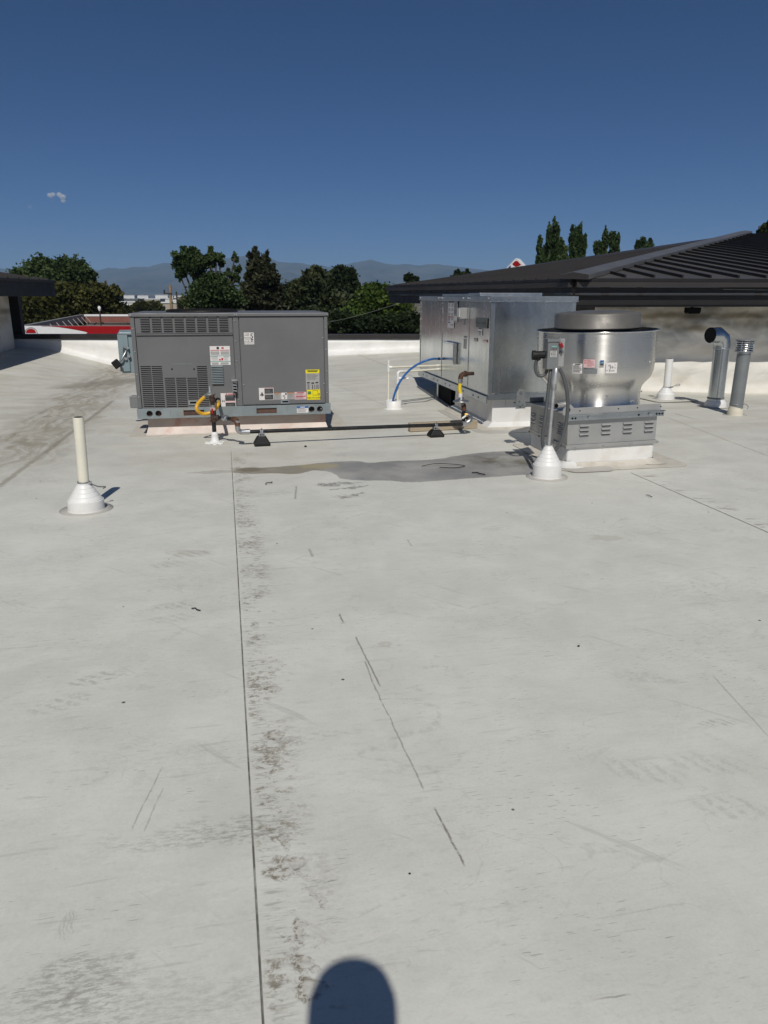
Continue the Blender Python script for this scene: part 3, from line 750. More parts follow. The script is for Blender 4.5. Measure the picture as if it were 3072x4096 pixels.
    mb.box(a[0], b[0], .002, .0062, b[1], a[1], m_paint)
    for k in range(n):
        z1 = a[1] - (a[1] - b[1]) * k / n; z0 = z1 - (a[1] - b[1]) / n * .8
        mb.prism([(a[0], .002, z1), (a[0], -.022, z0), (a[0], -.018, z0 - .002), (a[0], .002, z1 - .006)], (a[0], 0, 0), (b[0], 0, 0), m_rail)
    put(mb, "flue_louvre")
    # right service panel
    rx0, rx1 = xm1 + .008, W_ - .05
    mb = MB(); mb.box(rx0, rx1, .006, .026, zb, LIDZ0 - .006, m_paint)
    for x, y in ((932, 316), (1532, 314), (948, 660), (1541, 652), (1255, 838), (985, 838), (1520, 838)):
        p = fr(x, y); mb.cyl((p[0], .006, p[1]), (p[0], 0, p[1]), .009, m_zinc, n=8)
    srv = put(mb, "service_panel", .003)
    for xa, ya, xb, yb in ((540, 778, 608, 810), (1222, 774, 1287, 800)):
        a, b = fr(xa, ya), fr(xb, yb); mb = MB()
        w, h = b[0] - a[0], a[1] - b[1]
        panel_open(mb, a[0], b[0], b[1], a[1], [(a[0] + .18 * w, b[0] - .12 * w, b[1] + .3 * h, a[1] - .28 * h)], -.006, .0045, m_rail)
        mb.box(a[0] + .15 * w, b[0] - .1 * w, .002, .0045, b[1] + .25 * h, a[1] - .22 * h, m_black)
        put(mb, "panel_handle", .002, acc if xa < 800 else srv)
    # small vent hood with a sprung flap beside the centre post
    a, b = fr(862, 630), fr(902, 716); mb = MB()
    mb.box(a[0], b[0], -.055, .004, b[1], a[1], m_ventgrey); 
    for k in range(7):
        zz = a[1] - .03 - k * .017
        mb.cyl((a[0] + .012, -.060, zz), (b[0] - .006, -.060, zz - .006), .006, m_shiny if k % 2 else m_black, n=8)
    mb.box(a[0] - .004, b[0] + .004, -.07, .004, a[1] - .004, a[1] + .022, m_zinc)
    put(mb, "flue_hood")
    # hole where the gas line goes in
    p = fr(757, 778); mb = MB(); mb.lathe([(.026, -.002), (.034, -.006), (.034, .01), (.026, .01)], m_rubber, (p[0], .002, p[1]), 20, Matrix.Rotation(math.pi / 2, 4, 'X')); mb.cyl((p[0], .003, p[1]), (p[0], .0055, p[1]), .027, m_black)
    put(mb, "gas_inlet")
    # base rail
    ra, rb = 0 - .012, W_ + .012
    holes = [];
    for xa, ya, xb, yb in ((507, 871, 662, 908), (1044, 862, 1194, 900)):
        a, b = fr(xa, ya), fr(xb, yb); holes.append((a[0], b[0], RAILZ0 + .026, RAILZ1 - .030))
    rh = []
    for x, y in ((258, 892), (323, 893), (1450, 873), (1510, 873)):
        p = fr(x, y); zc = (RAILZ0 + RAILZ1) / 2; rh.append((p[0], zc)); holes.append((p[0] - .043, p[0] + .043, zc - .043, zc + .043))
    mb = MB(); panel_open(mb, ra, rb, RAILZ0, RAILZ1, holes, -.02, -.012, m_rail)
    for cx, cz in rh: round_hole(mb, cx, cz, .036, .043, -.02, .03, m_rail, m_rustdark)
    for h in holes[:2]: mb.box(h[0] - .01, h[1] + .01, -.002, .008, h[2] - .01, h[3] + .01, m_slot)
    mb.box(ra, rb, -.0115, RDEP + .01, RAILZ1 - .012, RAILZ1, m_rail); mb.box(ra, rb, -.012, .02, RAILZ0, RAILZ0 + .006, m_rail)
    mb.box(ra, ra + .01, -.012, RDEP, RAILZ0, RAILZ1 - .013, m_rail); mb.box(rb - .01, rb, -.012, RDEP, RAILZ0, RAILZ1 - .013, m_rail)
    mb.box(ra, rb, RDEP, RDEP + .01, RAILZ0, RAILZ1 - .013, m_rail)
    mb.box(rb - .062, rb + .003, -.0245, -.0205, RAILZ0 + .004, RAILZ1 + .012, m_rail)
    for i in range(2):
        for k in range(3): mb.cyl((rb - .05 + i * .035, -.024, RAILZ0 + .025 + k * .038), (rb - .05 + i * .035, -.029, RAILZ0 + .025 + k * .038), .007, m_zinc, n=8)
    for x in (410, 950, 1268):
        xx = fr(x, 885)[0]; mb.box(xx - .0025, xx + .0025, -.0225, -.0195, RAILZ0 + .03, RAILZ1 - .02, m_greysteel)
    rail = put(mb, "base_rail", .003)
    # lid and condenser fan guard
    mb = MB(); mb.box(-.012, W_ + .012, -.014, RDEP + .02, LIDZ0 + .001, LIDZ1, m_paint)
    for x in (fr(880, 138)[0], fr(895, 138)[0], .01, W_ - .012): mb.cyl((x, -.014, LIDZ0 + .02), (x, -.021, LIDZ0 + .02), .010, m_zinc, n=8)
    put(mb, "lid", .007)
    fx = fr(700, 130, .75)[0] * .9; mb = MB()
    cx, cy = .78, .76
    mb.lathe([(.44, LIDZ1), (.44, LIDZ1 + .02), (.425, LIDZ1 + .024), (.425, LIDZ1)], m_rubber, (cx, cy, 0), 40)
    for r_ in (.08, .16, .24, .32, .40):
        mb.lathe([(r_ + .004, LIDZ1 + .03), (r_, LIDZ1 + .034), (r_ - .004, LIDZ1 + .03), (r_, LIDZ1 + .026), (r_ + .004, LIDZ1 + .03)], m_rubber, (cx, cy, 0), 40)
    for k in range(8):
        a = k * math.pi / 4; mb.tube([(cx + .05 * math.cos(a), cy + .05 * math.sin(a), LIDZ1 + .038), (cx + .43 * math.cos(a), cy + .43 * math.sin(a), LIDZ1 + .026)], .005, m_rubber, 6)
    mb.cyl((cx, cy, LIDZ1 + .002), (cx, cy, LIDZ1 + .006), .42, m_black, n=40); mb.cyl((cx, cy, LIDZ1 + .02), (cx, cy, LIDZ1 + .042), .07, m_rubber)
    put(mb, "fan_guard")
    # stickers
    FM = Matrix.Translation((0, .0052, -RAILZ0))
    def sticker(name, xa, ya, xb, yb, bgm, marks=(), texts=(), dy_=0.0, label=None):
        a, b = fr(xa, ya), fr(xb, yb)
        plate(acc if xa < 900 else srv, name, Matrix.Translation((0, .0054 + dy_, -RAILZ0)), a[0], b[0], b[1], a[1], bgm, marks, texts, label=label)
    mk = [(.0, .5, 1, .53, m_lteal), (.0, .8, 1, .83, m_lteal), (.34, .04, .46, .16, m_ink), (.58, .06, .70, .14, m_lred), (.03, .20, .47, .23, m_lred), (.5, .2, .97, .23, m_lred), (.44, .68, .52, .76, m_lred), (.55, .62, .64, .76, m_lred), (.03, .27, .47, .46, m_lgrey), (.53, .27, .97, .46, m_lgrey), (.06, .86, .4, .97, m_lgrey), (.5, .86, .9, .97, m_lgrey)] + lines(4, .05, .42, .55, .79, m_inkgrey, rnd, .25) + lines(4, .66, .95, .55, .79, m_inkgrey, rnd, .25)
    sticker("warning_label", 697, 378, 853, 515, m_lwhite, mk)
    mk = [(.0, .0, .28, 1, m_lwhite), (.3, .02, .98, .12, m_lpink), (.3, .5, .98, .6, m_lpink), (.3, .13, .97, .49, m_ldark), (.3, .61, .97, .97, m_ldark), (.36, .03, .44, .1, m_lred), (.5, .04, .9, .09, m_lred), (.36, .53, .44, .58, m_lred), (.5, .53, .94, .57, m_lred), (.07, .48, .25, .52, m_ink), (.08, .42, .11, .58, m_ink), (.21, .42, .24, .58, m_ink)] + lines(5, .36, .9, .18, .46, m_inkgrey, rnd, .3) + lines(5, .36, .9, .65, .95, m_inkgrey, rnd, .3)
    sticker("warning_label", 778, 725, 893, 838, m_lwhite, mk)
    mk = [(.66, .56, .92, .64, m_ink), (.66, .69, .92, .76, m_ink)]
    tx = [("5", .78, .32, .62, m_ink), ("STAGE", .30, .11, .12, m_ink), ("HEIGHT", .30, .24, .12, m_ink), ("HAUTEUR", .32, .43, .12, m_ink), ("DE PILE", .32, .56, .12, m_ink), ("ALTURA", .30, .74, .12, m_ink), ("DE APILAMIENTO", .48, .88, .105, m_ink)]
    sticker("number_label", 950, 277, 1027, 364, m_lwhite, mk, tx, label="white sticker with a big black 5")
    mk = [(0, 0, 1, .18, m_lyel), (.1, .03, .9, .06, m_ink), (.15, .08, .85, .12, m_ink)] + lines(6, .08, .92, .22, .55, m_inkgrey, rnd, .28) + [(.08, .62, .28, .68, m_ink), (.40, .64, .6, .70, m_ink), (.7, .62, .9, .68, m_ink), (.1, .72, .25, .98, m_inkgrey), (.45, .75, .5, .98, m_ink), (.62, .75, .66, .98, m_ink), (.75, .75, .78, .98, m_ink), (.85, .75, .9, .98, m_ink)]
    sticker("instruction_label", 1405, 551, 1510, 697, m_lgrey, mk)
    mk = [(.06, .18, .32, .48, m_lgreen), (.44, .1, .455, .56, m_ink), (.44, .1, .82, .125, m_ink), (.44, .54, .9, .565, m_ink), (.82, .1, .835, .56, m_ink), (.86, .42, .97, .46, m_ink), (.9, .36, .93, .62, m_ink)]
    sticker("push_label", 1414, 697, 1514, 771, m_lyel, mk, [("PUSH TO CURB", .5, .82, .20, m_ink)], label="yellow sticker reading PUSH TO CURB")
    mk = [(.38, .06, .97, .49, m_ldark), (.38, .55, .97, .97, m_ldark), (.38, 0, .97, .06, m_lpink), (.1, .52, .3, .58, m_ink), (.16, .38, .25, .68, m_ink), (.06, .56, .13, .62, m_ink), (.27, .56, .34, .62, m_ink)] + lines(4, .42, .9, .12, .45, m_inkgrey, rnd, .3) + lines(4, .42, .9, .6, .95, m_inkgrey, rnd, .3)
    sticker("warning_label", 1060, 686, 1172, 773, m_lwhite, mk)
    mk = [(0, .0, .33, .12, m_lorange), (.66, 0, 1, .12, m_lorange), (.36, 0, .64, .98, m_lwhite), (.42, .42, .55, .55, m_ink), (.48, .7, .56, .85, m_ink), (.54, .1, .63, .3, m_ink)] + lines(5, .05, .3, .2, .9, m_inkgrey, rnd, .25) + lines(5, .7, .95, .2, .9, m_inkgrey, rnd, .25)
    sticker("caution_label", 1174, 722, 1321, 769, m_lgrey, mk)
    mk = [(.2, .04, .8, .14, m_lred), (.1, .52, .95, .64, m_lred)] + lines(3, .05, .95, .18, .5, m_inkgrey, rnd, .3) + lines(3, .05, .95, .68, .98, m_inkgrey, rnd, .3)
    sticker("warning_label", 1323, 716, 1412, 769, m_lpink, mk)
    a, b = fr(1340, 855), fr(1426, 900)
    mk = [(0, 0, 1, .3, m_lblue), (.3, .08, .7, .2, m_lwhite)] + lines(4, .05, .95, .36, .95, m_inkgrey, rnd, .3)
    plate(rail, "notice_label", Matrix.Translation((0, -.0205, -RAILZ0)), a[0], b[0], RAILZ0 + .022, RAILZ1 - .018, m_lwhite, mk)
rtu()

# disconnect box at its left end
def disconnect_left():
    p = dy(264, 806, RO.y + .5)
    t = thing("disconnect_box", "tall blue grey electrical disconnect box on the left end of the big grey unit", "electrical box", p, RYAW)
    s = (RO.y + .5) / 3120.0 * D
    h = (806 - 719) * s * 1.02; w = (296 - 262) * s
    mb = MB(); mb.box(0, w + .05, 0, .42, 0, h, m_dbox); mb.build("enclosure", t, .01)
    mb = MB(); mb.box(-.016, w * .55, -.022, -.001, .02, h - .035, m_dbox); mb.build("door", t, .006)
    mb = MB(); mb.prism([(-.01, -.03, h - .03), (-.01, .2, h + .012), (-.01, .2, h + .018), (-.01, -.03, h - .022)], (0, 0, 0), (w + .06, 0, 0), m_dbox); mb.build("rain_hood", t, .003)
    mb = MB(); mb.tube([(w * .4, -.03, h * .55), (w * .32, -.06, h * .48), (w * .1, -.07, h * .34), (-.03, -.07, h * .27)], .012, m_zinc, 8)
    for a, b in ((.5, .62), (.55, .42), (.35, .36)): mb.cyl((w * a, -.02, h * b), (w * a, -.05, h * b), .018, m_zinc, n=12)
    mb.tube([(w * .5, -.045, h * .62), (w * .25, -.05, h * .66), (w * .2, -.05, h * .5)], .008, m_greysteel, 8)
    mb.build("latch", t)
    g = Matrix.Translation((-.045, -.08, h * .24)) @ Matrix.Rotation(R(-35), 4, 'Y')
    mb = MB(); mb.box(-.045, .045, -.02, .02, -.05, .05, m_rubber, g); mb.build("handle", t, .012)
    p = dy(283, 882, RO.y + .25)
    t = thing("junction_box", "small grey electrical junction box low on the left end of the grey unit", "electrical box", p, RYAW)
    k = (RO.y + .25) / 3120.0 * D
    mb = MB(); mb.box(0, 18 * k + .02, 0, .16, 0, 26 * k, m_gbox); mb.build("enclosure", t, .008)
    mb = MB(); mb.box(-.006, 18 * k - .005, -.012, -.001, .006, 26 * k + .008, m_gbox); mb.build("cover", t, .004)
disconnect_left()

# ---------------------------------------------------------------- gas line between the units
def smooth_path(pts, n=8):
    pts = [Vector(p) for p in pts]; out = []
    P = [pts[0] * 2 - pts[1]] + pts + [pts[-1] * 2 - pts[-2]]
    for i in range(1, len(P) - 2):
        for k in range(n):
            t = k / n; a, b, c, d = P[i - 1], P[i], P[i + 1], P[i + 2]
            out.append(0.5 * ((2 * b) + (c - a) * t + (2 * a - 5 * b + 4 * c - d) * t * t + (3 * b - a - 3 * c + d) * t ** 3))
    out.append(pts[-1]); return out
def elbow(a, b, c, r, n=8):
    """points of a bend at b from a to c with radius r"""
    a, b, c = Vector(a), Vector(b), Vector(c)
    u = (a - b).normalized(); w = (c - b).normalized(); out = []
    for i in range(n + 1):
        t = i / n; p = b + u * r * (1 - t) ** 2 + w * r * t ** 2; out.append(p)
    return out
sup_a, sup_b = dz(566, 962), dz(941, 943)
def gas_line():
    base = on_z(*zp(CROP1, 738, 1092))
    gy = base.y
    def q1(x, y, yy=None): return on_y(*zp(CROP1, x, y), yy or gy)
    t = thing("gas_pipe", "black gas pipe run with yellow connectors between the grey and the galvanised unit", "gas pipe", (base.x, base.y, 0))
    L = Vector((base.x, base.y, 0))
    def bl(mb, name, lab=None):
        mb.v = [tuple(Vector(v) - L) for v in mb.v]; o = mb.build(name, t)
        if lab: o["label"] = lab
        return o
    # riser by the grey unit
    zt = q1(700, 905)
    foot = Vector((base.x, base.y, 0))
    top = q1(690, 800); x0 = foot.x
    mb = MB(); mb.cyl(foot + Vector((0, 0, .06)), (x0, gy, zt.z), .024, m_pipeblack); bl(mb, "riser_pipe")
    mb = MB(); mb.lathe([(.10, .004), (.07, .012), (.045, .035), (.036, .09), (.040, .11), (.03, .125), (.024, .13)], m_boot, foot, 24)
    for k in range(9):
        a = k * .7; rr_ = .10 + .05 * ((k * 37) % 5) / 5
        mb.ball(foot + Vector((math.cos(a) * rr_ * .8, math.sin(a) * rr_ * .7, .004)), .02 + .010 * (k % 3), m_boot, 6, .3)
    bl(mb, "sealant_collar")
    mb = MB(); mb.cyl((x0, gy, zt.z - .03), (x0, gy, zt.z + .085), .032, m_rustdark); mb.cyl((x0, gy, zt.z + .085), (x0, gy, zt.z + .15), .022, m_rustdark)
    mb.cyl((x0, gy, zt.z - .045), (x0, gy, zt.z - .025), .038, m_rustdark)
    mb.cyl((x0 + .0, gy, zt.z), (x0 + .06, gy, zt.z), .032, m_rustdark); bl(mb, "tee_fitting", "rusty tee fitting")
    vz = q1(685, 850).z
    mb = MB(); mb.cyl((x0, gy, vz - .03), (x0, gy, vz + .03), .029, m_lpink); mb.cyl((x0, gy, vz + .03), (x0, gy, vz + .06), .024, m_zinc); mb.box(x0 - .009, x0 + .009, gy - .045, gy - .028, vz - .035, vz + .025, m_red); bl(mb, "gas_valve", "valve with a red handle")
    mb = MB(); rz = q1(665, 745).z
    mb.cyl((x0, gy, vz + .06), (x0, gy, rz), .025, m_rustdark); mb.cyl((x0, gy, vz + .10), (x0, gy, vz + .14), .034, m_rustdark)
    mb.cyl((x0, gy, rz), (x0, gy, rz + .02), .026, m_rust); bl(mb, "upper_nipple")
    mb = MB(); rx = x0 - .028
    mb.lathe([(.02, -.03), (.036, -.025), (.040, 0), (.058, .008), (.060, .02), (.040, .03), (.024, .034), (.022, .05), (.015, .054), (.015, .105), (.004, .107)], m_ventgrey, (rx, gy + .03, rz + .0), 24)
    mb.cyl((x0, gy + .02, rz - .005), (rx - .06, gy + .03, rz - .005), .022, m_ventgrey); bl(mb, "regulator", "grey gas regulator with a stem")
    hp = RM @ Vector((fr(760, 780)[0], .0, fr(760, 780)[1]))
    pts = [Vector((rx - .06, gy + .03, rz - .01)), q1(612, 800, gy + .02), q1(603, 845, gy), q1(645, 875, gy + .05), q1(702, 868, gy + .08), q1(742, 838, gy + .10), q1(763, 803, gy + .12), Vector((hp.x + .012, hp.y - .03, hp.z - .01))]
    mb = MB(); mb.tube(smooth_path(pts), .0205, m_yellow, 12); bl(mb, "flexible_hose", "thick yellow flexible gas hose looping to the cabinet")
    mb = MB(); mb.cyl(pts[-1] + Vector((0, 0, -.02)), hp + Vector((0, -.004, 0)), .023, m_zinc); bl(mb, "hose_fitting")
    # branch out to the right and down to the run
    ea = sup_a; eb = sup_b
    za = dy(566, 931, ea.y + .02).z; zb_ = dy(941, 917.5, eb.y + .02).z
    rd = (Vector((eb.x, eb.y, zb_)) - Vector((ea.x, ea.y, za))); rdn = rd.normalized()
    A0 = Vector((ea.x, ea.y, za))
    lx = (on_plane(*zp(CROP1, 905, 990), A0, Vector((-rdn.y, rdn.x, 0)))); s0_ = (lx - A0).dot(rdn)
    low = A0 + rdn * s0_
    hi = Vector((low.x, low.y, zt.z + .0)); 
    brz = zt.z + .004; tee = Vector((x0 + .05, gy, brz)); cr = Vector((low.x, low.y, brz + .005))
    mb = MB(); mb.tube([tee, tee.lerp(cr, .5), cr - (cr - tee).normalized() * .05], .021, m_pipeblack, 14)
    bl(mb, "branch_pipe")
    u = tee.lerp(cr, .42); dv = (cr - tee).normalized(); mb = MB(); mb.cyl(u - dv * .045, u + dv * .045, .032, m_zinc, n=8, smooth=False); mb.cyl(u - dv * .018, u + dv * .018, .039, m_zinc, n=8, smooth=False); bl(mb, "union_fitting")
    mb = MB(); mb.tube([cr - dv * .075] + elbow(cr - dv * .06, cr, cr - Vector((0, 0, .06)), .05) + [cr - Vector((0, 0, .075))], .029, m_rust, 14); bl(mb, "rusty_elbow")
    lo2 = Vector((low.x, low.y, za + rdn.z * s0_))
    mb = MB(); mb.cyl(cr - Vector((0, 0, .07)), lo2 + Vector((0, 0, .09)), .022, m_pipeblack); mb.cyl(lo2 + Vector((0, 0, .05)), lo2 + Vector((0, 0, .13)), .027, m_zinc); bl(mb, "drop_pipe")
    mb = MB(); mb.tube([lo2 + Vector((0, 0, .075))] + elbow(lo2 + Vector((0, 0, .06)), lo2, lo2 + rdn, .05) + [lo2 + rdn * .09], .029, m_zinc, 14); mb.cyl(lo2 + rdn * .08, lo2 + rdn * .13, .030, m_zinc); bl(mb, "lower_elbow")
    end = on_plane(*zp(CROP3, 700, 1083), A0, Vector((-rdn.y, rdn.x, 0)))
    s1 = (end - A0).dot(rdn); E_ = A0 + rdn * s1
    mb = MB(); mb.cyl(lo2 + rdn * .1, E_, .0215, m_pipeblack, n=18); bl(mb, "long_pipe")
    # riser by the galvanised unit
    yy = E_.y
    def q3(x, y, o=0.0): return on_y(*zp(CROP3, x, y), yy + o)
    mb = MB(); c = q3(745, 1075); mb.tube(elbow(E_, q3(752, 1076), q3(745, 1050, .08), .06) + [q3(715, 1050, .14)], .03, m_zinc, 14); mb.cyl(E_ - rdn * .03, E_ + rdn * .03, .032, m_zinc); bl(mb, "end_elbow")
    xv = q3(693, 1000).x; zl = q3(693, 1140).z
    ry = yy + .10
    def q4(x, y, o=.10): return on_y(*zp(CROP3, x, y), yy + o)
    xv = q4(693, 1000).x
    mb = MB(); mb.cyl((xv, ry, q4(693, 1115).z), (xv, ry, q4(693, 1000).z), .022, m_pipeblack); mb.cyl((xv, ry, q4(693, 1120).z), (xv, ry, q4(693, 1085).z), .031, m_pipeblack); mb.cyl((xv, ry, q4(693, 1060).z), (xv, ry, q4(693, 1015).z), .030, m_pipeblack)
    mb.tube([q4(735, 1075), q4(715, 1045), Vector((xv, ry, q4(693, 1040).z))], .026, m_pipeblack, 12); bl(mb, "riser_pipe")
    mb = MB(); mb.cyl(q4(680, 1062, .05), q4(712, 1038, .05), .012, m_pvcw); mb.cyl(q4(712, 1040, .06), q4(716, 1034, .06), .022, m_brass); mb.cyl(q4(700, 1030, .07), q4(722, 1030, .07), .014, m_brass); bl(mb, "gas_valve", "brass valve with a pale lever")
    ctr = q4(672, 928); ctr.x = q4(672, 928).x
    mb = MB(); mb.tube([Vector((xv, ry, q4(693, 1000).z)), Vector((xv, ry, q4(693, 975).z)), q4(690, 955), q4(680, 945)], .030, m_rust, 14); bl(mb, "rusty_elbow")
    mb = MB(); mb.lathe([(.01, -.055), (.035, -.045), (.05, -.02), (.09, -.008), (.098, .0), (.09, .01), (.05, .02), (.034, .028), (.03, .05), (.025, .052)], m_zinc, ctr, 28); bl(mb, "regulator", "flat round zinc regulator")
    hx = q4(667, 880).x
    mb = MB(); mb.cyl((hx, ry, ctr.z + .04), (hx, ry, q4(667, 895).z), .026, m_zinc); mb.cyl((hx, ry, q4(667, 895).z), (hx, ry, q4(667, 866).z), .026, m_lwhite, n=8); bl(mb, "hose_fitting")
    mb = MB(); mb.tube(smooth_path([(hx, ry, q4(667, 868).z), (hx - .012, ry, q4(667, 830).z), (hx - .006, ry, q4(667, 782).z)]), .0215, m_yellow2, 14); bl(mb, "flexible_hose", "short bright yellow flexible hose standing upright")
    mb = MB(); mb.cyl((hx - .004, ry, q4(667, 784).z), (hx - .004, ry, q4(667, 750).z), .027, m_zinc, n=8, smooth=False); bl(mb, "hose_fitting")
    tp = Vector((hx - .004, ry, q4(667, 715).z)); xe = on_plane(*zp(CROP3, 715, 716), tuple(MAUO), MN_left)
    ex = Vector((tp.x + .10, ry + .05, tp.z))
    mb = MB(); mb.tube([Vector((tp.x, ry, q4(667, 752).z))] + elbow(Vector((tp.x, ry, tp.z - .1)), tp, ex, .055) + [tp.lerp(ex, .55)], .029, m_rust, 14); mb.cyl(tp.lerp(ex, .5), tp.lerp(ex, .7), .036, m_rustdark, n=10); mb.cyl(tp.lerp(ex, .6), ex + Vector((.06, .03, 0)), .022, m_rustdark); bl(mb, "rusty_elbow")
    return A0, rdn
MYAW = R(10.9)
MAUO = Vector((1.285, 9.30, 0))
MM = frame(MAUO, MYAW); MMi = MM.inverted()
MN_left = MM.to_3x3() @ Vector((-1, 0, 0)); MN_front = MM.to_3x3() @ Vector((0, -1, 0))
GA0, GRD = gas_line()

def support(p, lab):
    ang = math.atan2(GRD.y, GRD.x); s = (Vector((p.x, p.y, 0)) - Vector((GA0.x, GA0.y, 0))).dot(GRD); zp_ = GA0.z + GRD.z * s
    t = thing("pipe_support", lab, "pipe support", (p.x, p.y, 0), ang, "black rubber pipe supports")
    w, d, tw = .088, .075, .045; ht = zp_ - .050
    mb = MB()
    vs = [(-w, -d, 0), (w, -d, 0), (w, d, 0), (-w, d, 0), (-w, -d, .03), (w, -d, .03), (w, d, .03), (-w, d, .03), (-tw, -.05, ht), (tw, -.05, ht), (tw, .05, ht), (-tw, .05, ht)]
    fs = [(3, 2, 1, 0), (0, 1, 5, 4), (1, 2, 6, 5), (2, 3, 7, 6), (3, 0, 4, 7), (4, 5, 9, 8), (5, 6, 10, 9), (6, 7, 11, 10), (7, 4, 8, 11), (8, 9, 10, 11)]
    mb.add(vs, fs, m_rubber); mb.build("block", t, .012)
    mb = MB(); panel_open(mb, -.034, .034, ht + .001, ht + .038, [(-.022, -.004, ht + .008, ht + .028), (.006, .024, ht + .008, ht + .028)], -.034, -.030, m_zinc)
    mb.box(-.034, .034, -.030, .03, ht + .001, ht + .004, m_zinc); mb.box(-.034, .034, .028, .031, ht + .004, ht + .038, m_zinc); mb.build("strut_channel", t)
    mb = MB(); r = .025; pts = [(0, -.034, ht + .03), (0, -.03, zp_ - .002)] + [(0, -math.cos(a) * r, zp_ + math.sin(a) * r) for a in np.linspace(0, math.pi, 8)] + [(0, .03, zp_ - .002), (0, .034, ht + .03)]
    for i in range(len(pts) - 1):
        a, b = pts[i], pts[i + 1]; mb.quad((-.016, a[1], a[2]), (.016, a[1], a[2]), (.016, b[1], b[2]), (-.016, b[1], b[2]), m_zinc)
    mb.cyl((0, -.03, zp_ + .026), (0, -.03, zp_ + .04), .008, m_zinc, n=8); mb.build("pipe_clamp", t)
    return t
support(sup_a, "black rubber pipe support in front of the big grey unit")
support(sup_b, "black rubber pipe support in front of the timber block")
# timber block
pa, pb = on_z(*zp(CROP3, 275, 1170)), on_z(*zp(CROP3, 800, 1142))
dvec = pb - pa; Lw = dvec.length
mb = MB(); mb.box(0, Lw, 0, .085, 0.001, .105, m_wood)
w = mb.build("timber_block", None, .006); w.location = (pa.x, pa.y, 0.004); w.rotation_euler = (0, 0, math.atan2(dvec.y, dvec.x))
tag(w, "weathered timber block lying on the roof behind the gas pipe", "timber")

